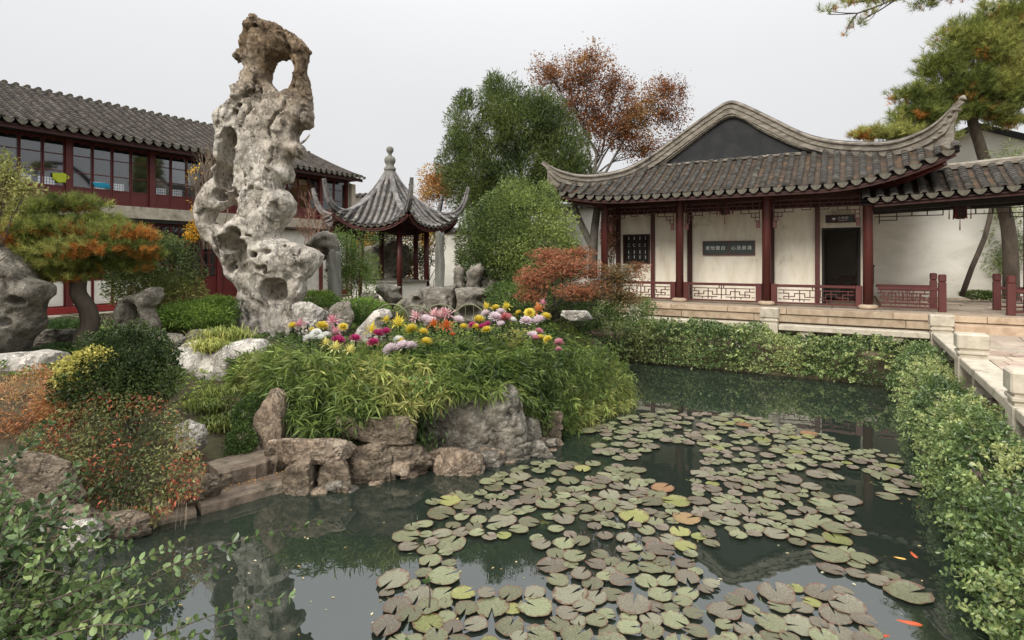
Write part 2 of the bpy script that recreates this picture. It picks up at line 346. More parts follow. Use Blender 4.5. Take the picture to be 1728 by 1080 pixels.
# lily pad: blotched, radial veins, each pad its own hue
def padmat(name, c1, c2, c3):
    m, nt, p, o = newmat(name); L = nt.links.new
    tc = N(nt, 'ShaderNodeTexCoord'); oi = N(nt, 'ShaderNodeObjectInfo'); va = N(nt, 'ShaderNodeVectorMath', operation='ADD'); L(tc.outputs['Object'], va.inputs[0])
    sc2 = N(nt, 'ShaderNodeVectorMath', operation='SCALE'); sc2.inputs[0].default_value = (37, 11, 5); L(oi.outputs['Random'], sc2.inputs[3]); L(sc2.outputs[0], va.inputs[1])
    ns = N(nt, 'ShaderNodeTexNoise'); ns.inputs['Scale'].default_value = 9; ns.inputs['Detail'].default_value = 8; ns.inputs['Roughness'].default_value = .75; L(va.outputs[0], ns.inputs['Vector'])
    ad = N(nt, 'ShaderNodeMath', operation='MULTIPLY_ADD'); L(oi.outputs['Random'], ad.inputs[0]); ad.inputs[1].default_value = .3; L(ns.outputs[0], ad.inputs[2])
    col = ramp(nt, ad.outputs[0], [(.42, c1), (.62, c2), (.82, c3)])
    se = N(nt, 'ShaderNodeSeparateXYZ'); L(tc.outputs['Object'], se.inputs[0]); at = N(nt, 'ShaderNodeMath', operation='ARCTAN2'); L(se.outputs[1], at.inputs[0]); L(se.outputs[0], at.inputs[1])
    mu = N(nt, 'ShaderNodeMath', operation='MULTIPLY'); L(at.outputs[0], mu.inputs[0]); mu.inputs[1].default_value = 14; si = N(nt, 'ShaderNodeMath', operation='COSINE'); L(mu.outputs[0], si.inputs[0])
    fr = ramp(nt, si.outputs[0], [(.8, (0, 0, 0)), (1, (.35, .35, .35))]); mm = N(nt, 'ShaderNodeMixRGB'); L(fr, mm.inputs[0]); L(col, mm.inputs[1]); mm.inputs[2].default_value = (.26, .27, .17, 1)
    ln = N(nt, 'ShaderNodeVectorMath', operation='LENGTH'); L(tc.outputs['Object'], ln.inputs[0]); n8 = N(nt, 'ShaderNodeTexNoise'); n8.inputs['Scale'].default_value = 16; n8.inputs['Detail'].default_value = 5; n8.inputs['Roughness'].default_value = .8; L(va.outputs[0], n8.inputs['Vector'])
    c8 = ramp(nt, n8.outputs[0], [(.38, (.4, .38, .36)), (.5, (1, 1, 1)), (.66, (1.3, 1.3, 1.25))]); m8 = N(nt, 'ShaderNodeMixRGB', blend_type='MULTIPLY'); m8.inputs[0].default_value = .85; L(mm.outputs[0], m8.inputs[1]); L(c8, m8.inputs[2]); mm = m8
    n5 = N(nt, 'ShaderNodeTexNoise'); n5.inputs['Scale'].default_value = 3.5; n5.inputs['Detail'].default_value = 6; L(va.outputs[0], n5.inputs['Vector'])
    m5 = N(nt, 'ShaderNodeMath', operation='MULTIPLY_ADD'); L(n5.outputs[0], m5.inputs[0]); m5.inputs[1].default_value = .9; L(ln.outputs['Value'], m5.inputs[2]); f5 = ramp(nt, m5.outputs[0], [(.98 if False else .9, (0, 0, 0)), (1.0, (1, 1, 1))])
    m6 = N(nt, 'ShaderNodeMapRange'); L(m5.outputs[0], m6.inputs[0]); m6.inputs[1].default_value = 1.28; m6.inputs[2].default_value = 1.5; m7 = N(nt, 'ShaderNodeMixRGB'); L(m6.outputs[0], m7.inputs[0]); L(mm.outputs[0], m7.inputs[1]); m7.inputs[2].default_value = (.12, .06, .035, 1)
    L(m7.outputs[0], p.inputs['Base Color']); p.inputs['Roughness'].default_value = .38; p.inputs['Specular IOR Level'].default_value = .5
    b = N(nt, 'ShaderNodeBump'); b.inputs['Strength'].default_value = .5; b.inputs['Distance'].default_value = .006; L(ns.outputs[0], b.inputs['Height']); L(b.outputs[0], p.inputs['Normal']); return m
M['pad_a'] = padmat('lily_pad_olive', (.07, .06, .04), (.15, .155, .085), (.25, .27, .15))
M['pad_b'] = padmat('lily_pad_mauve', (.075, .055, .042), (.155, .135, .1), (.23, .23, .155))
M['pad_y'] = padmat('lily_pad_yellow', (.12, .13, .04), (.22, .23, .07), (.3, .3, .11))
M['pad_o'] = padmat('lily_pad_orange', (.14, .07, .03), (.26, .13, .06), (.3, .22, .1))

# ---------------------------------------------------------------- leaves and plants
def frames(d, seed_up=None):
    d = d/(np.linalg.norm(d, axis=1)[:, None]+1e-9); u = rng.normal(size=d.shape) if seed_up is None else seed_up
    s = np.cross(d, u); s /= np.linalg.norm(s, axis=1)[:, None]+1e-9; n = np.cross(s, d); return d, s, n
def leaves(mb, P, D, L, wr=.45, fold=.25, droop=0.0, cols=None, n=None, up=None):
    """folded leaves: base P, direction D, length L"""
    k = len(P); L = np.broadcast_to(L, (k,))[:, None]; D, S, Nn = frames(D, up)
    w = L*wr/2; base = P; mid = P+D*L*.5
    tip = P+D*L+np.array([0, 0, -1])*L*droop; mid = mid+np.array([0, 0, -.25])*L*droop
    a = mid+S*w+Nn*w*fold*2; b = mid-S*w+Nn*w*fold*2
    V = np.stack([base, a, tip, b], 1).reshape(-1, 3); i = np.arange(k)[:, None]*4
    f = np.concatenate([i+np.array([[0, 1, 2]]), i+np.array([[0, 2, 3]])])
    mb.add(V, f, np.repeat(cols, 4, 0)); return mb
def palette(P, pal, scale=1.0, seed=0, jit=.25, spread=.6):
    """leaf colour: natural variety in patches plus leaf to leaf variation"""
    pal = np.asarray(pal, float); t = np.clip(.5+fbm(P*scale, 3, seed)*1.1+rng.normal(0, spread*.3, len(P)), 0, .999)*(len(pal)-1)
    i = np.floor(t).astype(int); f = (t-i)[:, None]; c = pal[i]*(1-f)+pal[np.minimum(i+1, len(pal)-1)]*f
    return np.clip(c*[1.4, 1.32, 1.06]*(1+rng.normal(0, jit, (len(P), 1))), .004, .9)
def rdir(n, up=0.0):
    d = rng.normal(size=(n, 3)); d /= np.linalg.norm(d, axis=1)[:, None]; d[:, 2] += up; return d
def blob_points(blobs, n, shell=.35, clump=None):
    """points through ellipsoid blobs (cx,cy,cz,rx,ry,rz), denser toward the surface; clumps leave gaps"""
    b = np.array(blobs, float); vol = (b[:, 3]*b[:, 4]*b[:, 5])**(.75); pick = rng.choice(len(b), n, p=vol/vol.sum())
    d = rdir(n); d /= np.linalg.norm(d, axis=1)[:, None]; r = (1-shell*rng.random(n)**1.3*1.0)
    r = r*(1+.42*fbm(d*1.9+pick[:, None]*5.3, 3, 17)); P = b[pick, :3]+d*b[pick, 3:]*r[:, None]
    if clump:
        keep = fbm(P*clump[0], 2, 91)+rng.random(n)*.25 > clump[1]; P = P[keep]; d = d[keep]
    return P, d
def mass(mb, blobs, n, size, pal, wr=.5, shell=.4, up=.3, clump=None, droop=0., out=.8, pscale=1., seed=0, fold=.25, jit=.25):
    P, d = blob_points(blobs, n, shell, clump); D = rdir(len(P), up)*.8+d*out
    L = size*(.65+.7*rng.random(len(P))); leaves(mb, P, D, L, wr, fold, droop, palette(P, pal, pscale, seed, jit)); return mb
def leaves6(mb, P, D, L, wr, cols, fold=.12):
    k = len(P); D, S, Nn = frames(D); L = np.broadcast_to(L, (k,))[:, None]; w = L*wr/2
    V = np.stack([P, P+D*L*.3+S*w*.85+Nn*w*fold*2, P+D*L*.72+S*w+Nn*w*fold*2, P+D*L-Nn*w*.2, P+D*L*.72-S*w+Nn*w*fold*2, P+D*L*.3-S*w*.85+Nn*w*fold*2], 1).reshape(-1, 3); i = np.arange(k)[:, None]*6
    mb.add(V, np.concatenate([i+np.array([[0, 1, 2, 3]]), i+np.array([[0, 3, 4, 5]])]), np.repeat(cols, 6, 0)); return mb
def clump_leaves(mb, P, k, L, wr, pal, up=.35, droop=.35, seed=0, pscale=1., outd=None, jit=.25):
    """whorls of k narrow leaves (bamboo, lily turf)"""
    n = len(P); Q = np.repeat(P, k, 0); D = rdir(n*k); D[:, 2] = (np.abs(D[:, 2])*.5+up) if outd is None else D[:, 2]*.9+up
    if outd is not None: D[:, 1] = -np.abs(D[:, 1])*.5; D += np.repeat(outd, k, 0)
    c = np.repeat(palette(P, pal, pscale, seed, .15), k, 0)*(1+rng.normal(0, jit, (n*k, 1))); c = np.clip(c, .005, .9)
    leaves(mb, Q, D, L*(.6+.6*rng.random(n*k)), wr, .2, droop, c); return mb
def branchy(mb, root, targets, r0, levels=(7, 5, 5), wob=.12, ns=6, seed=0, rise=.0, fork=.35):
    """limbs from a root to leaf-bearing points by nested grouping; returns the twig ends"""
    rg = np.random.default_rng(seed); ends = []
    def kmeans(P, k):
        k = min(k, len(P)); C = P[rg.choice(len(P), k, replace=False)]
        for _ in range(5):
            lab = np.argmin(((P[:, None]-C[None])**2).sum(2), 1)
            for j in range(k):
                if (lab == j).any(): C[j] = P[lab == j].mean(0)
        return [P[lab == j] for j in range(k) if (lab == j).any()]
    def rec(p, P, r, lv):
        if lv >= len(levels) or len(P) <= 2:
            for q in P:
                path = smooth_curve([p, (p+q)/2+rg.normal(0, wob*.35, 3)*np.linalg.norm(q-p), q], 4); tube(mb, path, np.linspace(r, r*.35, 4), 3, cap=False); ends.append(q)
            return
        for g in kmeans(P, levels[lv]):
            c = g.mean(0); q = p+(c-p)*(fork+.25*rg.random()); q[2] += rise*np.linalg.norm(q-p)*(1 if lv == 0 else .3)
            rr = r*max(.35, (len(g)/len(P))**.42); L = np.linalg.norm(q-p)
            path = smooth_curve([p, p+(q-p)*.35+rg.normal(0, wob, 3)*L, p+(q-p)*.7+rg.normal(0, wob, 3)*L, q], 7); tube(mb, path, np.linspace(rr, rr*.75, 7), ns if lv < 2 else 4, cap=False); rec(q, g, rr*.75, lv+1)
    rec(np.asarray(root, float), np.asarray(targets, float), r0, 0); return np.array(ends)

# ---------------------------------------------------------------- rocks
_ico = {}
def ico(n):
    if n not in _ico:
        t = (1+5**.5)/2; V = [(-1, t, 0), (1, t, 0), (-1, -t, 0), (1, -t, 0), (0, -1, t), (0, 1, t), (0, -1, -t), (0, 1, -t), (t, 0, -1), (t, 0, 1), (-t, 0, -1), (-t, 0, 1)]
        Fc = [(0,11,5),(0,5,1),(0,1,7),(0,7,10),(0,10,11),(1,5,9),(5,11,4),(11,10,2),(10,7,6),(7,1,8),(3,9,4),(3,4,2),(3,2,6),(3,6,8),(3,8,9),(4,9,5),(2,4,11),(6,2,10),(8,6,7),(9,8,1)]
        V = [np.array(v)/np.linalg.norm(v) for v in V]
        for _ in range(n):
            c = {}; F2 = []
            def mid(a, b):
                k = (min(a, b), max(a, b))
                if k not in c: m = V[a]+V[b]; V.append(m/np.linalg.norm(m)); c[k] = len(V)-1
                return c[k]
            for a, b, d in Fc: x, y, z = mid(a, b), mid(b, d), mid(d, a); F2 += [(a, x, z), (b, y, x), (d, z, y), (x, y, z)]
            Fc = F2
        _ico[n] = (np.array(V), np.array(Fc))
    return _ico[n]
def rock_mesh(mb, c, s, seed, rough=.1, planes=9, sub=4, rz=0., soft=14, tilt=(0, 0), strata=0., cell=0.):
    """angular boulder: convex facets softened, then broken up by noise"""
    V, Fc = ico(sub); rg = np.random.default_rng(seed); nn = rg.normal(size=(planes+6, 3)); nn[:6] = np.array([[1, 0, 0], [-1, 0, 0], [0, 1, 0], [0, -1, 0], [0, 0, 1], [0, 0, -1]])+rg.normal(0, .22, (6, 3))
    nn /= np.linalg.norm(nn, axis=1)[:, None]; dd = np.concatenate([.82+.12*rg.random(6), .8+.28*rg.random(planes)])
    q = np.maximum(V @ nn.T, 1e-3)/dd; r = 1/((q**soft).sum(1))**(1/soft); P = V*r[:, None]
    s = np.asarray(s, float); sz = s.mean()
    Q = P*s; fq = Q/sz*1.9+seed*3.7
    cv = np.abs(fbm(fq*1.25+11, 4, seed+19)); disp = rough*(1.1*fbm(fq, 6, seed)+.8*(.5-2*np.abs(fbm(fq*1.7+5, 5, seed+9))))-.10*np.clip(1-cv/.05, 0, 1)
    if strata: disp += strata*(np.abs(((Q[:, 2]/sz*2.6+fbm(fq*.7, 3, seed+3)*1.2) % 1)-.5)-.25)
    if cell: w, w2 = worley(fq*1.3, seed); disp += cell*(w**2-.3)
    P = P*(1+disp[:, None])*s
    ax, ay = tilt; cr = math.cos(rz); sr = math.sin(rz)
    R = np.array([[cr, -sr, 0], [sr, cr, 0], [0, 0, 1]]) @ np.array(Matrix.Rotation(ax, 3, 'X')) @ np.array(Matrix.Rotation(ay, 3, 'Y'))
    mb.add(P @ R.T+np.asarray(c), Fc); return mb
def surface_nets(f, org, h):
    nx, ny, nz = f.shape; ins = f < 0
    c = sum(ins[i:nx-1+i, j:ny-1+j, k:nz-1+k].astype(np.int8) for i in (0, 1) for j in (0, 1) for k in (0, 1))
    act = (c > 0) & (c < 8); idx = -np.ones(act.shape, np.int64); ii = np.argwhere(act); idx[act] = np.arange(len(ii))
    acc = np.zeros((len(ii), 3)); cnt = np.zeros(len(ii)); corners = [(i, j, k) for i in (0, 1) for j in (0, 1) for k in (0, 1)]
    for a in range(8):
        for b in range(a+1, 8):
            A, B = np.array(corners[a]), np.array(corners[b])
            if np.abs(A-B).sum() != 1: continue
            fa = f[tuple((ii+A).T)]; fb = f[tuple((ii+B).T)]; m = (fa < 0) != (fb < 0); t = np.where(m, fa/(fa-fb+1e-12), 0)
            acc += np.where(m[:, None], A+t[:, None]*(B-A), 0); cnt += m
    V = (ii+acc/cnt[:, None])*h+org; quads = []
    for ax in range(3):
        sl0 = [slice(1, -1)]*3; sl0[ax] = slice(0, -1); sl1 = [slice(1, -1)]*3; sl1[ax] = slice(1, None)
        a = ins[tuple(sl0)]; b = ins[tuple(sl1)]; e = np.argwhere(a != b)
        if not len(e): continue
        flip = a[tuple(e.T)]; o1, o2 = [(1, 2), (2, 0), (0, 1)][ax]; base = e.copy(); base[:, o1] += 1; base[:, o2] += 1
        def cell(d1, d2):
            q = base.copy(); q[:, o1] -= d1; q[:, o2] -= d2; return idx[tuple(q.T)]
        q = np.stack([cell(1, 1), cell(0, 1), cell(0, 0), cell(1, 0)], 1); q[~flip] = q[~flip][:, ::-1]; quads.append(q)
    return V, np.concatenate(quads)
def poly_sd(pts, X, Z):
    P = np.asarray(pts, float); d = np.full(X.shape, 1e9); inside = np.zeros(X.shape, bool)
    for i in range(len(P)):
        a, b = P[i], P[(i+1) % len(P)]; e = b-a; wx, wz = X-a[0], Z-a[1]; t = np.clip((wx*e[0]+wz*e[1])/(e@e+1e-12), 0, 1)
        d = np.minimum(d, (wx-e[0]*t)**2+(wz-e[1]*t)**2)
        cond = ((a[1] > Z) != (b[1] > Z)); xi = (b[0]-a[0])*(Z-a[1])/(b[1]-a[1]+1e-12)+a[0]; inside ^= cond & (X < xi)
    d = np.sqrt(d); return np.where(inside, -d, d)
def scholar_rock(mb, outline, depth, R=.4, ky=1.1, voxel=.035, holes=(), cav=(), seed=0, amp=(.1, .045), cells=(.42, .15), bulge=None, stria=None, edge_soft=.02, grow=.01):
    """a weathered lake stone: silhouette (photo pixels) given true thickness, scalloped hollows, pits and through-holes"""
    k = depth/F; O = np.array([((x-CX)*k, EYE-(y-CY)*k) for x, y in outline])
    x0, z0 = O.min(0)-.12; x1, z1 = O.max(0)+.12; T = R*ky+.22
    xs = np.arange(x0, x1, voxel); ys = np.arange(-T, T, voxel); zs = np.arange(z0, z1, voxel)
    X2, Z2 = np.meshgrid(xs, zs, indexing='ij'); s = poly_sd(O, X2, Z2)
    for hp in holes:
        hq = [((x-CX)*k, EYE-(y-CY)*k) for x, y in hp]; s = np.maximum(s, -poly_sd(hq, X2, Z2))
    X, Y, Z = np.meshgrid(xs, ys, zs, indexing='ij'); S = s[:, None, :]
    pp = np.stack([X2.ravel()*1.1, Z2.ravel()*.8, np.zeros(X2.size)], 1)
    yc = (fbm(pp, 3, seed+40)*.28).reshape(X2.shape)[:, None, :]; Rv = (R*(1+.35*fbm(pp*1.3+7, 2, seed+50))).reshape(X2.shape)[:, None, :]
    yy = (Y-yc)/ky; a = np.maximum(S+Rv, 0); f = np.sqrt(a*a+yy*yy)-Rv
    near = (np.abs(f) < .34).ravel(); P = np.stack([X.ravel()[near], Y.ravel()[near], Z.ravel()[near]], 1)
    wob = np.stack([fbm(P*2.2, 3, seed+i) for i in range(3)], 1)*.22
    w1, w1b = worley((P+wob)/cells[0]*np.array([1, 1, .5]), seed+1); w2, w2b = worley((P+wob*.6)/cells[1], seed+2)
    edge = np.clip((-np.broadcast_to(S, X.shape).ravel()[near])/.2, .25, 1)
    fz = np.abs(fbm((P+wob)*np.array([2.3, 2.3, .95]), 3, seed+31)); dsp = amp[0]*(.55-w1**2)*edge+amp[0]*.8*np.clip(1-fz/.09, 0, 1)*edge+amp[1]*(.5-w2**2)*edge+.035*fbm(P*9, 3, seed+5)*edge
    if stria is not None:
        zz = EYE-(stria[0]-CY)*k; m = np.clip((P[:, 2]-zz)/.5, 0, 1); q = P[:, 0]*stria[1]+P[:, 2]*stria[2]+fbm(P*2.5, 3, 77)*.35; dsp += m*.034*np.abs(np.sin(q*26))
    ff = f.ravel(); ff[near] += dsp
    f = ff.reshape(X.shape)-grow
    for (cx, cy, rx, rz, dy, dr) in cav:                # pits: photo px centre, px radii, centre offset toward the viewer, depth radius
        xx, zc = (cx-CX)*k, EYE-(cy-CY)*k
        q = np.sqrt(((X-xx)/(rx*k))**2+((Z-zc)/(rz*k))**2+((Y-dy)/dr)**2); f = np.maximum(f, (1-q)*min(rx, rz)*k)
    f[0], f[-1], f[:, 0], f[:, -1], f[:, :, 0], f[:, :, -1] = 1, 1, 1, 1, 1, 1
    V, Q = surface_nets(f, np.array([xs[0], ys[0], zs[0]]), voxel); V[:, 1] += depth
    mb.add(V, Q); return mb

# ================================================================ GROUND AND WATER
POND = [H(.35, -2.85), H(.5, -11.6), (3.0, 2.2, 0), (-3.2, 2.2, 0), (-4.0, 3.4, 0), (-4.25, 4.5, 0), (-3.6, 5.1, 0), (-3.05, 5.62, 0), (-2.6, 6.35, 0), (-1.85, 6.5, 0),
        (-1.1, 6.85, 0), (-.44, 7.15, 0), (.1, 7.55, 0), (.65, 8.15, 0), (1.1, 8.95, 0), (1.7, 10.2, 0), (2.1, 12.2, 0), H(-5.6, -2.85)]
POND = np.array([p[:2] for p in POND])
def ground_h(X, Y):
    d = poly_sd(POND, X, Y); xl, yl = toH(X, Y)
    hall_side = (xl > 1.35) | ((yl > -1.55) & (xl > -7.6)); ledge = ((yl > -3.6) & (xl > -6.4)) | (xl > .1)
    left = np.clip(.06+np.where(X > -2.75, .85, .30)*d, .02, .92)
    isl = np.clip(1-np.hypot((X+.4)/3.3, (Y-8.9)/2.1), 0, 1); left = np.where(d > 0, left+.08*np.clip(isl*2.2, 0, 1)*np.clip((d-.35)*1.6, 0, 1), left)
    rg = np.clip(.2+2.5*d, .05, .5); z = np.where(ledge, rg, left); z = np.where(hall_side, .86, z)
    n = fbm(np.stack([X.ravel(), Y.ravel(), 0*X.ravel()], 1)*1.3, 4, 3).reshape(X.shape)
    z = np.where(hall_side | ledge, z+.02*n, z+.09*n)
    return np.where(d > 0, z, np.maximum(-.95, d*1.6+.05))
def GZ(x, y): return float(ground_h(np.array([[float(x)]]), np.array([[float(y)]]))[0, 0])
def grid_axis(a, b, st, far):
    c = np.arange(a, b, st); e = [c[-1]]; g = st
    while e[-1] < far: g *= 1.5; e.append(e[-1]+g)
    e2 = [c[0]]; g = st
    while e2[-1] > -far: g *= 1.5; e2.append(e2[-1]-g)
    return np.concatenate([e2[:0:-1], c, e[1:]])
gx = grid_axis(-13, 13, .13, 600); gy = grid_axis(.5, 22, .13, 600); GX, GY = np.meshgrid(gx, gy, indexing='ij')
GZm = ground_h(GX, GY); far = np.clip((np.hypot(GX, GY-8)-25)/40, 0, 1); GZm = GZm*(1-far)+.8*far
mb = MB(); i = np.arange((len(gx)-1)*(len(gy)-1)); a = (i//(len(gy)-1))*len(gy)+i % (len(gy)-1)
mb.add(np.stack([GX, GY, GZm], -1).reshape(-1, 3), np.stack([a, a+len(gy), a+len(gy)+1, a+1], 1))
tag(mb.build('ground', M['soil'], smooth=True), kind='structure')
mb = MB(); mb.add([(-7.5, 1.2, 0), (9.5, 1.2, 0), (9.5, 15.5, 0), (-7.5, 15.5, 0)], [(0, 1, 2, 3)]); tag(mb.build('pond_water', M['water']), kind='structure')

# paving: irregular slabs, each one a piece of the paved floor
def clip_poly(poly, p, n):
    o = []; m = len(poly)
    for i in range(m):
        a, b = poly[i], poly[(i+1) % m]; da, db = (a-p) @ n, (b-p) @ n
        if da <= 0: o.append(a)
        if da*db < 0: o.append(a+(b-a)*da/(da-db))
    return o
def crazy(x0, x1, y0, y1, z, n, parent, seed, th=.035, gap=.009):
    rg = np.random.default_rng(seed); P = np.stack([x0+(x1-x0)*rg.random(n), y0+(y1-y0)*rg.random(n)], 1)
    for _ in range(2):
        cells = []
        for i in range(n):
            poly = [np.array(q, float) for q in ((x0, y0), (x1, y0), (x1, y1), (x0, y1))]
            for j in np.argsort(((P-P[i])**2).sum(1))[1:26]:
                dn = P[j]-P[i]; L = np.linalg.norm(dn); dn /= L; poly = clip_poly(poly, (P[i]+P[j])/2-dn*gap, dn)
                if len(poly) < 3: break
            cells.append(poly)
        if _ == 0: P = np.array([np.mean(c, 0)*.5+P[i]*.5 if len(c) > 2 else P[i] for i, c in enumerate(cells)])
    for i, c in enumerate(cells):
        if len(c) < 3: continue
        c = np.array(c); m = c.mean(0); q = m+(c-m)*1.0; zt = z+rg.normal(0, .0035)
        V = np.concatenate([np.c_[q, np.full(len(q), z-th)], np.c_[q, np.full(len(q), zt-.006)], np.c_[m+(q-m)*.965, np.full(len(q), zt)]]); k = len(q)
        f = [(j, (j+1) % k, k+(j+1) % k, k+j) for j in range(k)]+[(k+j, k+(j+1) % k, 2*k+(j+1) % k, 2*k+j) for j in range(k)]+[tuple(range(2*k, 3*k))]
        t = rg.normal(1, .13); mbb = MB(); mbb.add(V, f, (t*rg.normal(1, .04), t, t*rg.normal(1, .04)))
        mbb.build('paving_stone', M['paving'], parent, loc=(0, 0, 0))
yard = thing('paved_yard', None, None, (HR[0], HR[1], 0), HANG, kind='structure')
mb = MB(); bx(mb, 1.42, 9.5, -11.5, -1.2, .7, .9, col=(.3, .27, .23)); mb.build('mortar_bed', M['soil'], yard)
crazy(1.45, 6.5, -10.5, -1.25, .935, 120, yard, 5)
# ledge between balustrade and hedge
mb = MB()
ledge = thing('stone_ledge', None, None, (HR[0], HR[1], 0), HANG, kind='structure')
rg = np.random.default_rng(3)
y = -11.2
while y < -2.4:
    L = .8+.7*rg.random(); mb = MB(); t = .8+.4*rg.random(); bx(mb, .55+.05*rg.random(), 1.36, y, y+L-.02, .42, .555+.012*rg.random(), .02, (t*1.05, t, t)); mb.build('ledge_slab', M['ledge'], ledge); y += L
x = -6.3
while x < .5:
    L = .8+.7*rg.random(); mb = MB(); t = .8+.4*rg.random(); bx(mb, x, x+L-.02, -2.5, -1.52, .42, .56+.012*rg.random(), .02, (t*1.15, t, t)); mb.build('ledge_slab', M['ledge'], ledge); x += L

# ================================================================ MAIN HALL
hall = thing('hall', 'cream walled hall with grey tiled swooping roof, dark gable and red columns beyond the pond', 'hall', (HR[0], HR[1], 0), HANG)
FZ = 1.26
def part(mb, name, mat, parent=None, smooth=False, **k): return mb.build(name, M[mat], parent or hall, smooth, **k)
# --- platform of dressed stone (its own thing; the corridor stands on it too)
plat = thing('stone_platform', None, None, (HR[0], HR[1], 0), HANG, kind='structure')
mb = MB(); bx(mb, -7.7, 7.5, -.80, 1.2, .5, FZ-.012, col=(.5, .5, .5)); bx(mb, -7.7, .3, 1.2, 8.0, .5, FZ-.012, col=(.5, .5, .5)); mb.build('platform_core', M['stone_tan'], plat)
rg = np.random.default_rng(11)
for (z0, z1, y0, xo) in ((FZ-.135, FZ, -.90, 0), (FZ-.33, FZ-.142, -.855, .7)):
    x = -7.75-xo
    while x < 7.3:
        L = 1.3+.9*rg.random(); t = rg.normal(1, .09); mb = MB(); bx(mb, x, x+L-.009, y0, -.55, z0, z1, .008, (t*1.02, t, t*.97)); mb.build('stone_block', M['stone_tan'], plat); x += L
for i in range(15):
    mb = MB(); t = rg.normal(.95, .08); bx(mb, -7.75+i, -7.75+i+.99, -.548, .35, FZ-.1, FZ-.002, .004, (t, t, t)); mb.build('floor_slab', M['paving'], plat)
    mb = MB(); t = rg.normal(.95, .08); bx(mb, -7.75+i, -7.75+i+.99, .355, 1.2, FZ-.1, FZ-.003, .004, (t, t, t)); mb.build('floor_slab', M['paving'], plat)
x = 1.5
for L in (1.35, 1.2):                      # the step below the gap in the railing
    mb = MB(); bx(mb, x, x+L-.01, -1.24, -.86, .86, 1.10, .012, (1.04, .98, .95)); mb.build('step_stone', M['stone_tan'], plat); x += L
crazy(.35, 8.5, 1.22, 6.2, FZ-.02, 75, plat, 9)
mb = MB(); bx(mb, .32, 9, 1.2, 7.2, .5, FZ-.04, col=(.5, .45, .4)); mb.build('court_bed', M['soil'], plat)

# --- walls with openings
ZT = 4.02
def wall(parent, x0, x1, y0, y1, z0, z1, mat='plaster', openings=(), name='wall'):
    """wall along x with rectangular openings (x0,x1,z0,z1), as one mesh"""
    mb = MB(); xs = sorted({x0, x1, *[o[0] for o in openings], *[o[1] for o in openings]})
    for a, b in zip(xs[:-1], xs[1:]):
        z = z0
        for o in sorted([o for o in openings if o[0] <= a+1e-6 and o[1] >= b-1e-6], key=lambda o: o[2]):
            if o[2] > z+1e-3: bx(mb, a, b, y0, y1, z, o[2])
            z = o[3]
        if z < z1-1e-3: bx(mb, a, b, y0, y1, z, z1)
    return mb.build(name, M[mat], parent)
XD0, XD1 = Hpx(1387, y=1.3), Hpx(1452, y=1.3); ZDT = EYE-(383-CY)/F*14.55
XW0, XW1 = Hpx(1053, y=1.3), Hpx(1098, y=1.3)
ZW1 = EYE-(395-CY)/F*17.6; ZW0 = EYE-(445-CY)/F*17.6
wall(hall, -6.75, 0.02, 1.24, 1.42, FZ, 4.3, openings=((XD0, XD1, FZ, ZDT), (XW0, XW1, ZW0, ZW1)))
mb = MB(); bx(mb, -.14, .04, 1.42, 7.4, FZ, 4.3); part(mb, 'wall', 'plaster')
mb = MB(); bx(mb, -6.75, -6.57, 1.42, 7.4, FZ, 4.3); part(mb, 'wall', 'plaster')
mb = MB(); bx(mb, -6.57, -.14, 7.2, 7.4, FZ, 4.3); part(mb, 'wall', 'plaster')
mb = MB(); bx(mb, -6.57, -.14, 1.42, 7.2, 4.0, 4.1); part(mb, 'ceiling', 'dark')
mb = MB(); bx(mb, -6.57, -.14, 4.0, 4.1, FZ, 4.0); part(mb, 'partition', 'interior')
# door frame + window
d = MB(); w = .05
for a, b, c, e in ((XD0, XD0+w, FZ, ZDT), (XD1-w, XD1, FZ, ZDT), (XD0+w, XD1-w, ZDT-w, ZDT)): bx(d, a, b, 1.21, 1.45, c, e)
part(d, 'door_frame', 'dark')
for s, xx in ((1, XD0+.06), (-1, XD1-.06)):
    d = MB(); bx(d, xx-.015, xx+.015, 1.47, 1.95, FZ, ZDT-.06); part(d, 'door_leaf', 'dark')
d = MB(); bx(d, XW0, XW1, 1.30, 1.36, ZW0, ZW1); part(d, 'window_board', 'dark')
wf = MB()
for a, b, c, e in ((XW0, XW0+.05, ZW0, ZW1), (XW1-.05, XW1, ZW0, ZW1), (XW0+.05, XW1-.05, ZW1-.05, ZW1), (XW0+.05, XW1-.05, ZW0, ZW0+.05)): bx(wf, a, b, 1.20, 1.29, c, e)
wf = part(wf, 'window_frame', 'red_dark')
g = MB()                                    # daylight through the window pattern, put in as white-coloured insets
for k in range(4):
    cx = XW0+.16+(XW1-XW0-.32)*k/3
    for zc, kind in ((ZW1-.12, 0), (ZW1-.34, 1), (ZW1-.56, 0), (ZW1-.72, 0)):
        if kind == 0: bx(g, cx-.007, cx+.007, 1.285, 1.298, zc-.05, zc+.05)
        else:
            pts = [(cx+.035*math.cos(t), 1.292, zc+.045*math.sin(t)) for t in np.linspace(.9, 2*math.pi-.9, 9)]; tube(g, pts, .006, 4)
part(g, 'window_daylight_inset', 'white_paint')
for k in range(5):
    g = MB(); xx = XW0+.05+(XW1-XW0-.1)*(k+.5)/5; bx(g, xx-.012, xx+.012, 1.25, 1.28, ZW0+.05, ZW1-.05); part(g, 'window_bar', 'dark')
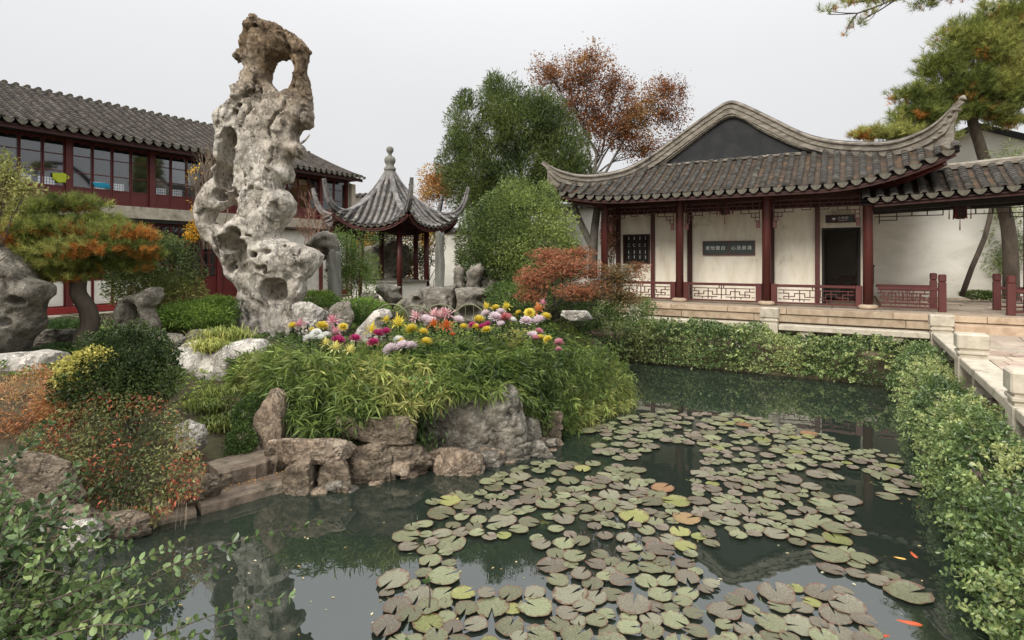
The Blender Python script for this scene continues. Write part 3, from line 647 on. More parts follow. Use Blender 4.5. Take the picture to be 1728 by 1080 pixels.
# chair and table seen in the doorway
def side_chair(x, y, s, label):
    c = thing('armchair', label, 'chair', H(x, y, FZ), HANG)
    a = MB(); bx(a, -.28, .28, -.24, .24, .44, .48, .01); a.build('seat', M['red_dark'], c)
    for i in (-1, 1):
        for j in (-1, 1): a = MB(); bx(a, i*.25-.02, i*.25+.02, j*.21-.02, j*.21+.02, 0, .44 if i*s > 0 else .98); a.build('leg', M['red_dark'], c)
    a = MB(); bx(a, -s*.27-.012, -s*.27+.012, -.19, .19, .5, 1.0); bx(a, -s*.27-.03, -s*.27+.03, -.25, .25, .98, 1.04, .01); a.build('backrest', M['red_dark'], c)
    for j in (-1, 1): a = MB(); bx(a, -.25, .22, j*.21-.02, j*.21+.02, .68, .71); a.build('arm', M['red_dark'], c)
side_chair(XD0+.15, 2.6, 1, 'dark wooden armchair just inside the left of the open doorway')
side_chair(XD0+.95, 2.9, -1, 'dark wooden armchair deeper in the doorway, turned the other way')
t = thing('side_table', 'small dark table between the two armchairs in the doorway', 'table', H(XD0+.58, 3.0, FZ), HANG)
a = MB(); bx(a, -.2, .2, -.22, .22, .66, .7); a.build('table_top', M['red_dark'], t)
for i in (-1, 1):
    for j in (-1, 1): a = MB(); bx(a, i*.17-.02, i*.17+.02, j*.19-.02, j*.19+.02, 0, .66); a.build('leg', M['red_dark'], t)

# --- columns
for k in range(4):
    x = -2.25*k; c = MB(); lathe(c, (x, 0, FZ+.1), [(.108, 0), (.108, 2.75), (.104, 2.78)], 20); part(c, 'column', 'red', smooth=True)
    c = MB(); lathe(c, (x, 0, FZ), [(.15, 0), (.2, .02), (.215, .06), (.19, .1), (.14, .115)], 20); part(c, 'column_base', 'stone_tan', smooth=True)
    for sx in ((-1, 1) if 0 < k < 3 else ((-1,) if k == 0 else (1,))):
        c = MB(); bx(c, x+sx*.185-.072, x+sx*.185+.072, -.05, .05, FZ+.06, FZ+.56, .006); part(c, 'rail_post', 'red')
for k in (0, 1, 2, 4, 5, 6):
    x = -1.125*k; c = MB(); w = .055 if k % 2 else .065
    bx(c, x-w, x+w, 1.12, 1.235, FZ, ZT+.25, .008); part(c, 'wall_post', 'red' if k % 2 else 'red_dark')
c = MB(); bx(c, -6.9, .15, 1.1, 1.235, 3.86, 4.06); part(c, 'wall_plate', 'red_dark')
c = MB(); bx(c, -6.95, .2, -.07, .07, 4.0, 4.24, .01); part(c, 'lintel', 'red_dark')
for k in range(4): c = MB(); bx(c, -2.25*k-.06, -2.25*k+.06, .075, 1.1, 3.82, 3.96); part(c, 'cross_beam', 'red_dark')
# return bay on the left end
c = MB(); lathe(c, (-7.6, 1.2, FZ), [(.11, 0), (.11, 2.75)], 16); 
# --- railing lattice
RAILSEG = [(-1, 1, 1, 1), (0, 0, 0, 1.3), (-.42, 0, -.42, 1), (-1, .72, -.72, .72), (-.72, .72, -.72, .25), (-.86, .45, -.56, .45), (-.86, .45, -.86, .22), (-.86, .22, -.14, .22), (-.56, .45, -.56, .72),
           (-.56, .72, -.28, .72), (-.28, .72, -.28, .42), (-.28, .42, 0, .42), (-.14, 1, -.14, .42), (-.86, 1, -.86, .72), (-.3, .22, -.3, 0), (-.6, .22, -.6, 0), (-.07, 1, -.07, 1.3), (-1, .22, -.93, .22)]
def lattice(parent, x0, x1, y, z0, z1, segs, t=.022, name='lattice', mat='red', axis='x'):
    mb = MB(); cx, hw = (x0+x1)/2, (x1-x0)/2; seen = set()
    for a, b, c, d in segs:
        for s in (1, -1):
            p = (round(cx+s*a*hw, 4), round(z0+b*(z1-z0), 4)); q = (round(cx+s*c*hw, 4), round(z0+d*(z1-z0), 4)); kk = tuple(sorted((p, q)))
            if kk in seen: continue
            seen.add(kk); v = abs(p[0]-q[0]) < 1e-6; e = t/2
            (xa, xb), (za, zb) = sorted((p[0], q[0])), sorted((p[1], q[1])); dy = .001*(1 if v else 0)
            if v: X0, X1, Z0, Z1 = xa-e, xb+e, za+e*.98, zb-e*.98
            else: X0, X1, Z0, Z1 = xa-e*.9, xb+e*.9, za-e, zb+e
            if axis == 'x': bx(mb, X0, X1, y-.016-dy, y+.016+dy, Z0, Z1)
            else: bx(mb, y-.016-dy, y+.016+dy, X0, X1, Z0, Z1)
    return mb.build(name, M[mat], parent)
def rail_bay(parent, x0, x1, y):
    c = MB(); bx(c, x0, x1, y-.04, y+.04, FZ+.485, FZ+.555, .01); c.build('top_rail', M['red'], parent)
    c = MB(); bx(c, x0, x1, y-.03, y+.03, FZ+.06, FZ+.10, .006); c.build('bottom_rail', M['red'], parent)
    lattice(parent, x0+.04, x1-.04, y, FZ+.11, FZ+.41, RAILSEG)
for k in range(3): rail_bay(hall, -2.25*(k+1)+.255, -2.25*k-.255, 0)
# --- hanging lattice under the lintel
HANGSEG = [(-1, 1, 1, 1), (-1, .82, 0, .82), (-1, .62, -.1, .62), (-.96, .42, -.5, .42), (-.96, .2, -.76, .2), (-.96, .0, -.86, .0), (-.86, .42, -.86, 0), (-.7, .62, -.7, .42), (-.76, .42, -.76, .2), (-.5, .62, -.5, .42),
           (-.6, .82, -.6, .62), (-.4, .82, -.4, .62), (-.2, .82, -.2, .62), (-.5, 1, -.5, .82), (-.8, 1, -.8, .62), (-.3, 1, -.3, .82), (-.1, 1, -.1, .62), (-.3, .62, -.3, .5), (-.3, .5, -.1, .5), (-.1, .62, -.1, .5), (-.96, 1, -.96, 0)]
for k in range(3): lattice(hall, -2.25*(k+1)+.13, -2.25*k-.13, 0, 3.47, 3.97, HANGSEG, .02, 'hanging_lattice')
for x in (-.2, -2.05, -2.45, -4.3, -4.7, -6.55):                    # carved brackets under the lattice ends
    c = MB(); bx(c, x-.05, x+.05, -.02, .02, 3.28, 3.46, .015); part(c, 'bracket', 'red')

# --- the roof
XC = -3.375
LT, RTp = (-8.15, -1.35), (1.6, -1.35)       # plan of the two swept corners (x, y)
def eave(x):
    c = abs(x-XC); s = np.clip((c-2.2)/(2.75 if x > XC else 2.6), 0, 1.25)
    lift = (.62 if x > XC else .36)*s**2.2
    return -.98-.34*s**2.5, 4.17+lift
def ridge_path():
    """one flowing mortar ridge: left tip, up the gable rake to the apex, down to the right tip; heights read along it"""
    plan = [(-8.55, -1.6), (-8.15, -1.25), (-5.6, 1.42), (-3.4, 1.42), (-1.15, 1.42), (1.6, -1.25), (1.72, -1.5)]
    px = [(917, 271), (924, 277), (933, 283), (947, 289), (978, 295.5), (1017, 293.6), (1055, 284), (1094, 265), (1133, 238), (1172, 209), (1207, 184.5), (1222, 175), (1236, 171.5), (1250, 175), (1269, 183),
          (1308, 202), (1347, 221), (1386, 234), (1431, 239), (1484, 240), (1524, 235), (1565, 218), (1585, 205), (1598, 192), (1610, 178), (1620, 167)]
    out = []
    pl = [H(*p) for p in plan]; cpx = [CX+F*p[0]/p[1] for p in pl]
    for x, y in px:
        j = max(0, min(len(plan)-2, int(np.searchsorted(cpx, x))-1)); a, b = np.array(plan[j]), np.array(plan[j+1]); r = (x-CX)/F
        A, B = H(*a), H(*b); d = B-A; t = (r*A[1]-A[0])/(d[0]-r*d[1]); t = min(max(t, -.3), 1.3); q = a+(b-a)*t; wq = H(*q); out.append((q[0], q[1], EYE-(y-CY)/F*wq[1]))
    return np.array(out)
RPth = ridge_path()
def ridge_z(x): return float(np.interp(x, RPth[:, 0], RPth[:, 2]))
rs = smooth_curve(RPth, 120)
rs[:, 1] = np.convolve(np.pad(rs[:, 1], 4, mode='edge'), np.ones(9)/9, 'valid')
tw = np.clip(np.minimum(np.arange(120), 119-np.arange(120))/14., .35, 1)
PR = [(-.08, -.34), (-.08, -.21), (-.115, -.2), (-.115, -.165), (-.075, -.155), (-.075, -.08), (-.125, -.065), (-.125, -.03), (-.07, 0), (.07, 0), (.125, -.03), (.125, -.065), (.075, -.08), (.075, -.155), (.115, -.165), (.115, -.2), (.08, -.21), (.08, -.34)]
mb = MB(); sweep(mb, rs, PR, scale=tw); ridge = part(mb, 'ridge', 'ridge')
mb = MB(); sweep(mb, rs[4:-4]+np.array([0, 0, .012]), [(-.05, -.02), (-.05, .012), (.05, .012), (.05, -.02)], scale=tw[4:-4]); mb.build('ridge_cap', M['ridge_dark'], ridge)
for sgn in (-1, 1):                          # mortar web between the swept ridge and the tiles
    mb = MB(); idx = [k for k in range(3, 117) if (rs[k, 0] > .2 and rs[k, 0] < 1.5 if sgn > 0 else (rs[k, 0] < -7.0 and rs[k, 0] > -8.1))]
    for k in idx[:-1]:
        a_, b_ = rs[k], rs[k+1]; da = eave(a_[0])[1]+.03; db = eave(b_[0])[1]+.03; ta, tb = a_[2]-.28*tw[k], b_[2]-.28*tw[k+1]
        if ta-da > .02: mb.add([(a_[0], a_[1]-.04, da), (b_[0], b_[1]-.04, db), (b_[0], b_[1]-.04, tb), (a_[0], a_[1]-.04, ta), (a_[0]+.03, a_[1]+.06, da), (b_[0]+.03, b_[1]+.06, db), (b_[0]+.03, b_[1]+.06, tb), (a_[0]+.03, a_[1]+.06, ta)], [(0, 1, 2, 3), (5, 4, 7, 6), (0, 4, 5, 1), (3, 2, 6, 7)])
    mb.build('ridge_web', M['ridge'], ridge)
for k in range(5):                           # stepped end blocks of the right-hand tip
    p = rs[-4-k*3]; mb = MB(); box(mb, p+np.array([0, 0, -.3*tw[-4-k*3]-.04]), (.1, .22, .045), -.7, .01); mb.build('tip_block', M['ridge'], ridge)
mb = MB(); tube(mb, [rs[-1], rs[-1]+np.array([.05, -.05, .02]), rs[-1]+np.array([.09, -.09, -.04])], [.045, .05, .02], 6); mb.build('tip_curl', M['ridge'], ridge, True)
# lower rake mouldings round the gable
rk = np.array([(-5.62, 1.42, 5.22), (-5.0, 1.42, 5.66), (-4.2, 1.42, 6.2), (-3.7, 1.42, 6.52), (-3.38, 1.42, 6.63), (-3.05, 1.42, 6.52), (-2.5, 1.42, 6.1), (-1.7, 1.42, 5.6), (-1.1, 1.42, 5.35)])
rk = smooth_curve(rk, 60); top = np.array([ridge_z(x)-.33 for x in rk[:, 0]])
mb = MB()
for k in range(59):
    a, b = rk[k], rk[k+1]; za, zb = max(top[k], a[2]+.02), max(top[k+1], b[2]+.02)
    for (l0, l1, dy) in ((0., .24, .0), (.24, .42, .05), (.42, .8, .015), (.8, 1.0, .06)):
        A0 = a[2]+(za-a[2])*l0; A1 = a[2]+(za-a[2])*l1-.004; B0 = b[2]+(zb-b[2])*l0; B1 = b[2]+(zb-b[2])*l1-.004
        yf = 1.40-dy; V = [(a[0], yf, A0), (b[0], yf, B0), (b[0], yf, B1), (a[0], yf, A1), (a[0], 1.6, A0), (b[0], 1.6, B0), (b[0], 1.6, B1), (a[0], 1.6, A1)]
        mb.add(V, [(0, 1, 2, 3), (0, 4, 5, 1), (3, 2, 6, 7)])
part(mb, 'rake_moulding', 'ridge')
mb = MB(); P = [(x, 1.5, z+.05) for x, z in zip(rk[:, 0], rk[:, 2])]; P = [(rk[0, 0], 1.5, 4.9), (rk[-1, 0], 1.5, 4.9)]+P[::-1]; prism(mb, P, (0, .12, 0)); part(mb, 'gable', 'gable')
# roof tiles
def tile_row(mb, path, lat, r, hgt, step, sign=1, rgx=rng, lift=.016, tone=(1, .14)):
    P = np.asarray(path, float); seg = np.linalg.norm(P[1:]-P[:-1], axis=1); s = np.concatenate([[0], np.cumsum(seg)]); n = max(2, int(round(s[-1]/step))); q = np.linspace(0, s[-1], n+1)
    Q = np.stack([np.interp(q, s, P[:, i]) for i in range(3)], 1); lat = np.asarray(lat, float); lat = lat/np.linalg.norm(lat); th = np.linspace(0, math.pi, 6); ca, sa = np.cos(th), np.sin(th)
    V = []; Fq = []; C = []; b0 = 0
    for i in range(n):
        a, b = Q[i], Q[i+1]; t = (b-a)/np.linalg.norm(b-a); nn = np.cross(lat, t); nn = nn if nn[2] > 0 else -nn; j = rgx.normal(0, .003, 2); b2 = b+t*.02
        up = a+lat*(ca*r*.93)[:, None]+nn*(sign*sa*hgt*.92+0)[:, None]+lat*j[0]; lo = b2+lat*(ca*r)[:, None]+nn*(sign*sa*hgt+lift)[:, None]+lat*j[1]; li = b2+lat*(ca*r*.86)[:, None]+nn*(sign*sa*hgt*.82+lift*(0 if sign > 0 else .2))[:, None]+lat*j[1]
        V += [up, lo, li]
        for k in range(5): Fq += [(b0+k, b0+k+1, b0+7+k, b0+6+k), (b0+6+k, b0+7+k, b0+13+k, b0+12+k)]
        c = max(.4, rgx.normal(*tone)); C.append(np.tile(np.array([c*rgx.normal(1, .03), c, c*rgx.normal(1, .03)]), (18, 1))); b0 += 18
    mb.add(np.concatenate(V), Fq, np.concatenate(C)); return Q
def drip_mesh(name, mat, r, h):
    mb = MB(); pts = [(-r, 0, .012), (r, 0, .012)]+[(r*math.cos(t), 0, -h*math.sin(t)**1.6) for t in np.linspace(0, math.pi, 11)[1:-1]]; prism(mb, pts, (0, .012, 0)); return mb.build(name, M[mat], mesh_only=True)
M['drip'] = pm('drip_tile', [(.045, .04, .033), (.09, .082, .064), (.15, .138, .1)], 14, .85, .3, 50, .004)
DRIP = drip_mesh('drip_tile', 'drip', .115, .115); CAPM = drip_mesh('tile_end', 'drip', .07, .06)
SP = .272; xs = np.arange(-8.0, 1.55, SP); rgt = np.random.default_rng(5)
def row_path(x):
    ye, ze = eave(x)
    if -5.5 <= x <= -1.25: yt, zt = 1.42, 5.36
    else:
        yt = float(np.interp(x, [-8.15, -5.6, -1.15, 1.6], [-1.25, 1.42, 1.42, -1.25])); zt = ridge_z(x)-.30*(1 if x < 1 and x > -7.5 else .8)
        if x > -1.25: zt = min(zt, 5.36+max(0, (x+1.15))*.04)
        else: zt = min(zt, 5.36)
    yt = max(yt, ye+.06)
    if x > .3 or x < -7.2: zt = min(zt, ze+.62*(yt-ye)+.04)
    t = np.linspace(0, 1, 12); z = zt+(ze-zt)*(1-(1-t)**1.25) if zt > ze else np.linspace(zt, ze, 12)
    return np.stack([np.full(12, x), yt+(ye-yt)*t, z], 1)
def roof_sheet(parent, xs, rowf, dz, name, mat):
    mb = MB(); R_ = np.array([rowf(x) for x in xs]); n, m = R_.shape[:2]; R_ = R_+np.array([0, 0, dz]); i = np.arange((n-1)*(m-1)); a = (i//(m-1))*m+i % (m-1)
    f = np.stack([a, a+m, a+m+1, a+1], 1); mb.add(R_.reshape(-1, 3), f); mb.add((R_-np.array([0, 0, .07])).reshape(-1, 3), f[:, ::-1]); return mb.build(name, M[mat], parent)
roof_sheet(hall, np.linspace(-8.12, 1.58, 60), row_path, -.03, 'roof_deck', 'dark')
for i, x in enumerate(xs):
    P = row_path(x); mb = MB(); tile_row(mb, P+np.array([0, 0, .035]), (1, 0, 0), .082, .062, .105, 1, rgt, .02); part(mb, 'tile_row', 'tile')
    x2 = x+SP/2
    if x2 < 1.5:
        P2 = row_path(x2); mb = MB(); tile_row(mb, P2+np.array([0, 0, .05]), (1, 0, 0), .1, .05, .12, -1, rgt, .012); part(mb, 'pan_row', 'tile_pan')
        ye, ze = eave(x2); link('drip_tile', DRIP, hall, (x2, ye-.035, ze+.035), (-.25, 0, 0))
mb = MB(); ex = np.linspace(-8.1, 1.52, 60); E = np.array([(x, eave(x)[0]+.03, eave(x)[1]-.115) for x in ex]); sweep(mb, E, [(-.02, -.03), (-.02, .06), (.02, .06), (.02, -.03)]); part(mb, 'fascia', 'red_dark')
mb = MB()                                   # soffit boarding from the fascia to the lintel, then over the walk
n = 50
for x0, x1 in zip(ex[:-1], ex[1:]):
    ya, za = eave(x0); yb, zb = eave(x1); V = [(x0, ya+.04, za-.08), (x1, yb+.04, zb-.08), (x1, 1.4, max(4.5, zb)), (x0, 1.4, max(4.5, za))]; mb.add(V, [(0, 1, 2, 3)]); 
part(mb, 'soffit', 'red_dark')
for k in range(44):                          # rafters
    x = -7.9+k*.215
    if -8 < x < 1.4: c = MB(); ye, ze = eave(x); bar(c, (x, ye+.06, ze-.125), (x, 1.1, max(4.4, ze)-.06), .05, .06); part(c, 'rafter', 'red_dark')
for s, (cx, cy) in ((-1, (-7.95, -1.05)), (1, (1.35, -1.05))):      # corner beams under the hips
    c = MB(); z = eave(cx)[1]; pth = smooth_curve([(-6.75 if s < 0 else 0, 0, 4.1), (cx*.5+(-3.375 if s < 0 else 0), cy*.5, (4.12+z)/2-.1), (cx, cy, z-.12)], 8); sweep(c, pth, [(-.07, -.09), (-.07, .07), (.07, .07), (.07, -.09)]); part(c, 'hip_rafter', 'red')
# side slopes and the main ridge running back
for s in (-1, 1):
    xe, xt = (-8.05, -3.4) if s < 0 else (1.45, -3.4)
    def rowf(y, xe=xe, xt=xt, s=s):
        t = np.linspace(0, 1, 12); yy = max(y, 1.42) if False else y; lim = 1.0
        if y < 1.5: q = (1.5-y)/2.8; x0 = (-5.6 if s < 0 else -1.15)+q*((-2.5) if s < 0 else 2.7); z0 = ridge_z(x0)-.34
        else: x0, z0 = xt, 6.75
        zz = 4.3+(.3 if y < 0 else 0)*(1-(y+1.3)/1.3 if y < 0 else 0); return np.stack([x0+(xe-x0)*t, np.full(12, y), z0+(zz-z0)*(1-(1-t)**1.3)], 1)
    ysd = np.concatenate([np.linspace(.2, 1.45, 8), [1.51], np.linspace(1.6, 8.2, 12)]); roof_sheet(hall, ysd, rowf, -.03, 'side_roof_deck', 'tile')
    mb = MB()
    for y in np.arange(.5, 8.2, SP): tile_row(mb, rowf(y)+np.array([0, 0, .03]), (0, 1, 0), .082, .06, .2, 1, rgt)
    tag(part(mb, 'side_tiles', 'tile'), kind='stuff')
mb = MB(); sweep(mb, [(-3.4, 1.7, 6.9), (-3.4, 5, 6.9), (-3.4, 8.3, 6.95)], PR); part(mb, 'rear_ridge', 'ridge')
for k in range(9):                           # ragged pale mortar where the gable meets the tiles
    mb = MB(); rock_mesh(mb, (-5.1+k*.42, 1.36, 5.37+.01*(k % 3)), (.22, .05, .035), 60+k, .25, 5, 2); part(mb, 'mortar_patch', 'ridge')

# --- writing
def cjk(txt, size, loc, mat, parent, name, ext=.002):
    cu = bpy.data.curves.new(name, 'FONT'); cu.body = txt; cu.size = size; cu.extrude = ext; cu.align_x = 'CENTER'; cu.align_y = 'CENTER'
    o = bpy.data.objects.new(name, cu); sc.collection.objects.link(o); bpy.context.view_layer.update()
    dg = bpy.context.evaluated_depsgraph_get(); me = bpy.data.meshes.new_from_object(o.evaluated_get(dg)); me.materials.clear(); me.materials.append(M[mat]); me.name = name; sc.collection.objects.unlink(o); bpy.data.objects.remove(o)
    a = me.color_attributes.new('Col', 'FLOAT_COLOR', 'POINT')
    for v in a.data: v.color = (1, 1, 1, 1)
    t = link(name, me, parent, loc); t.rotation_euler = (math.pi/2, 0, 0); return t
XP0, XP1 = Hpx(1186, y=1.2), Hpx(1274, y=1.2); PM = (XP0+XP1)/2; dP = H(PM, 1.2)[1]; zP = EYE-(418.5-CY)/F*dP; hP = 24/F*dP
pq = thing('plaque', 'long dark plaque with pale Chinese characters in a red frame on the cream wall', 'plaque', H(PM, 1.22, zP), HANG)
w = (XP1-XP0)/2; h = hP/2
c = MB(); bx(c, -w+.03, w-.03, -.035, 0, -h+.03, h-.03); c.build('board', M['green_board'], pq)
c = MB(); bx(c, -w, w, -.05, 0, h-.03, h); bx(c, -w, w, -.05, 0, -h, -h+.03); bx(c, -w, -w+.03, -.049, 0, -h+.031, h-.031); bx(c, w-.03, w, -.049, 0, -h+.031, h-.031); bx(c, -.015, .015, -.047, 0, -h+.031, h-.031); c.build('frame', M['red'], pq)
for i, ch in enumerate('意怡雲白心洗泉清'): cjk(ch, .125, ((-.80+.2*i if i < 4 else .2+.2*(i-4))*w, -.038, -.005), 'white_paint', pq, 'character')
XS0, XS1 = Hpx(1393, y=1.0), Hpx(1444, y=1.0); SM = (XS0+XS1)/2; dS = H(SM, 1.)[1]; zS = EYE-(369-CY)/F*dS
sg = thing('hanging_sign', 'small dark brown sign with white lettering hanging above the doorway', 'sign', H(SM, 1.0, zS), HANG)
w = (XS1-XS0)/2; c = MB(); bx(c, -w, w, -.015, .015, -.105, .105, .004); c.build('board', M['sign'], sg)
c = MB(); bx(c, w-.15, w-.05, -.02, -.0155, -.103, .103); c.build('side_strip', M['green_board'], sg)
cjk('小卖部', .085, (.06, -.017, .015), 'white_paint', sg, 'lettering'); cjk('Shopping Room', .036, (.06, -.017, -.045), 'white_paint', sg, 'lettering')
c = MB(); prism(c, [(-.2, -.018, .01), (-.15, -.018, .03), (-.1, -.018, .01), (-.15, -.018, -.045)], (0, .002, 0)); c.build('emblem', M['white_paint'], sg)
c = MB(); lathe(c, (-w+.05, 0, 0), [(0.001, 0), (.0012, .001)], 6); 
for s in (-.55, .5): c = MB(); tube(c, [(s*w, 0, .1), (s*w, 0, .62)], .004, 4); c.build('wire', M['metal'], sg)
def lantern(loc, label, rot=HANG, s=1.):
    L_ = thing('palace_lantern', label, 'lantern', loc, rot, 'red palace lanterns under the eaves')
    c = MB(); lathe(c, (0, 0, 0), [(.09*s, -.13*s), (.115*s, .1*s)], 6); c.build('lamp_panes', M['red_dark'], L_)
    c = MB(); lathe(c, (0, 0, .1*s), [(.2*s, 0), (.2*s, .03*s), (.05*s, .06*s)], 6); lathe(c, (0, 0, -.16*s), [(.06*s, 0), (.12*s, .03*s)], 6)
    for k in range(6):
        t = math.pi/3*k; bar(c, (.1*s*math.cos(t), .1*s*math.sin(t), -.14*s), (.125*s*math.cos(t), .125*s*math.sin(t), .11*s), .022*s)
    tube(c, [(0, 0, .15*s), (0, 0, .4*s)], .008, 4); c.build('frame', M['red_dark'], L_)
    for k in range(6):
        t = math.pi/3*k; c = MB(); tube(c, [(.2*s*math.cos(t), .2*s*math.sin(t), .1*s), (.2*s*math.cos(t), .2*s*math.sin(t), -.16*s)], [.006, .014*s], 5); c.build('tassel', M['red_bright'], L_)
    c = MB(); tube(c, [(0, 0, -.17*s), (0, 0, -.42*s)], [.007, .014*s], 5); c.build('tassel', M['red_bright'], L_)
xl = Hpx(1223, y=.25); lantern(H(xl, .25, EYE-(353-CY)/F*H(xl, .25)[1]), 'dark red palace lantern hanging under the hall eave above the plaque')

# ================================================================ CORRIDOR
cor = thing('covered_corridor', 'short tiled corridor roof on dark beams running right from the hall corner', 'corridor', (HR[0], HR[1], 0), HANG)
xs = np.arange(-.05, 6.9, SP)
def crow(x, y0=-.72, y1=.62, z0=3.83, z1=4.50):
    t = np.linspace(0, 1, 9); dz = .05*max(0, x-.2); return np.stack([np.full(9, x), y1+(y0-y1)*t, z1+dz+(z0-z1)*(1-(1-t)**1.2)], 1)
roof_sheet(cor, np.linspace(-.15, 6.95, 20), crow, -.03, 'roof_deck', 'dark'); roof_sheet(cor, np.linspace(.15, 6.95, 20), lambda x: crow(x, 1.95, .62), -.03, 'rear_roof_deck', 'dark')
for x in xs:
    mb = MB(); tile_row(mb, crow(x)+np.array([0, 0, .035]), (1, 0, 0), .085, .065, .1, 1, rgt, .02); mb.build('tile_row', M['tile'], cor)
    mb = MB(); tile_row(mb, crow(x+SP/2)+np.array([0, 0, .05]), (1, 0, 0), .1, .05, .12, -1, rgt, .012); mb.build('pan_row', M['tile_pan'], cor)
    p = crow(x+SP/2)[-1]; link('drip_tile', DRIP, cor, (p[0], p[1]-.035, p[2]+.035), (-.25, 0, 0))
mb = MB()
for x in xs[1:]: tile_row(mb, crow(x, 1.95, .62)+np.array([0, 0, .035]), (1, 0, 0), .085, .065, .16, 1, rgt); link('drip_tile', DRIP, cor, (x, 1.98, crow(x)[-1][2]+.035), (.25, 0, 0))
tag(mb.build('rear_tiles', M['tile'], cor), kind='stuff')
mb = MB(); sweep(mb, [(.2, .62, 4.58), (3, .62, 4.72), (6.95, .62, 4.92)], [(-.1, -.08), (-.1, .02), (-.04, .07), (.04, .07), (.1, .02), (.1, -.08)]); mb.build('ridge', M['ridge'], cor)
for y, zz in ((-.66, 0), (1.9, 0)): mb = MB(); sweep(mb, [(.1, y, 3.72), (6.95, y, 4.06)], [(-.02, -.05), (-.02, .05), (.02, .05), (.02, -.05)]); mb.build('fascia', M['red_dark'], cor)
for y in (0., 1.25): mb = MB(); sweep(mb, [(.13, y, 3.72), (6.95, y, 3.95)], [(-.06, -.1), (-.06, .1), (.06, .1), (.06, -.1)]); mb.build('beam', M['dark'], cor)
for x in (3.2, 6.3):
    for y in (0., 1.25): c = MB(); lathe(c, (x, y, FZ), [(.12, 0), (.12, 2.45)], 16); c.build('column', M['red'], cor, True)
lattice(cor, .14, 3.05, 0, 3.3, 3.6, [(-1, 1, 1, 1), (-1, .6, -.1, .6), (-.94, 0, -.94, 1), (-.94, .3, -.7, .3), (-.7, .3, -.7, 1), (-.5, .6, -.5, 1), (-.3, .6, -.3, 1), (-.1, .6, -.1, 1)], .02, 'hanging_lattice', 'dark')
xl = Hpx(1620, y=.5); lantern(H(xl, .5, EYE-(358-CY)/F*H(xl, .5)[1]), 'dark red palace lantern hanging under the corridor roof at right', s=1.0)
# corridor railings, gap between
def newel(parent, x, y, z0=FZ, h=.86, w=.115, mat='red'):
    c = MB(); bx(c, x-w/1.6, x+w/1.6, y-w/1.6, y+w/1.6, z0, z0+h-.19, .006); c.build('newel_post', M[mat], parent)
    c = MB(); bx(c, x-w/1.9, x+w/1.9, y-w/1.9, y+w/1.9, z0+h-.19, z0+h-.17); bx(c, x-w/1.6, x+w/1.6, y-w/1.6, y+w/1.6, z0+h-.17, z0+h, .02); c.build('post_cap', M[mat], parent)
x1 = Hpx(1590, y=0); x2 = Hpx(1706, y=-.2)
for (a, b, y, lab, ends) in ((.2, x1-.06, 0, 'red lattice railing between the hall corner column and the corridor gap, front side', (x1,)), (.2, Hpx(1575, y=1.3)-.06, 1.3, 'red lattice railing on the far side of the corridor, left of the gap', (Hpx(1575, y=1.3),)),
                        (x2+.07, x2+2.3, -.2, 'red lattice railing right of the gap, nearer side, cut by the photo edge', (x2,)), (Hpx(1682, y=1.3)+.07, Hpx(1682, y=1.3)+2.5, 1.3, 'red lattice railing right of the gap, far side behind the front post', (Hpx(1682, y=1.3),))):
    r = thing('railing', lab, 'railing', (HR[0], HR[1], 0), HANG, 'red lattice railings of the corridor'); rail_bay(r, a, b, y)
    for e in ends: newel(r, e, y)
# ================================================================ LOW STONE BALUSTRADE ROUND THE POND
def stone_post(parent, x, y, h=.4):
    c = MB(); bx(c, x-.185, x+.185, y-.17, y+.17, .5, .985, .012); c.build('post_shaft', M['stone_kerb'], parent)
    c = MB(); bx(c, x-.165, x+.165, y-.15, y+.15, .985, 1.03); bx(c, x-.19, x+.19, y-.175, y+.175, 1.03, 1.08, .012); bx(c, x-.165, x+.165, y-.15, y+.15, 1.08, 1.11); bx(c, x-.2, x+.2, y-.18, y+.18, 1.11, 1.34, .02); c.build('post_head', M['stone_kerb'], parent)
def stone_leg(parent, x, y, rot):
    c = MB(); prof = [(.13, 0), (.15, .05), (.12, .1), (.075, .17), (.085, .24), (.13, .3), (.14, .36)]
    P = [(-a, b) for a, b in prof]+[(a, b) for a, b in prof[::-1]]
    if rot: V = [(x-.1, y+a, .5+b) for a, b in P]; prism(c, V, (.2, 0, 0))
    else: V = [(x+a, y-.1, .5+b) for a, b in P]; prism(c, V, (0, .2, 0))
    c.build('beam_support', M['stone_kerb'], parent)
BX, BY = 1.22, -1.72
bal = thing('stone_bench_balustrade', 'pale low stone bench balustrade running toward the viewer along the right bank', 'balustrade', (HR[0], HR[1], 0), HANG)
for k in range(4):
    y = BY-3.33*k; stone_post(bal, BX, y)
    if k < 3:
        c = MB(); bx(c, BX-.17, BX+.17, y-3.33+.19, y-.19, .865, .985, .012); c.build('seat_beam', M['stone_kerb'], bal)
        for q in (.24, .76): stone_leg(bal, BX, y-3.33*q, True)
bal2 = thing('stone_bench_balustrade', 'pale low stone bench balustrade along the foot of the hall platform behind the far hedge', 'balustrade', (HR[0], HR[1], 0), HANG)
for k in range(1, 3):
    x = BX-3.2*k; stone_post(bal2, x, BY)
for k in range(3):
    x = BX-3.2*k; c = MB(); bx(c, x-3.2+.2, x-.2, BY-.17, BY+.17, .845, .965, .012); c.build('seat_beam', M['stone_kerb'], bal2)
    for q in (.24, .76): stone_leg(bal2, x-3.2*q, BY, False)

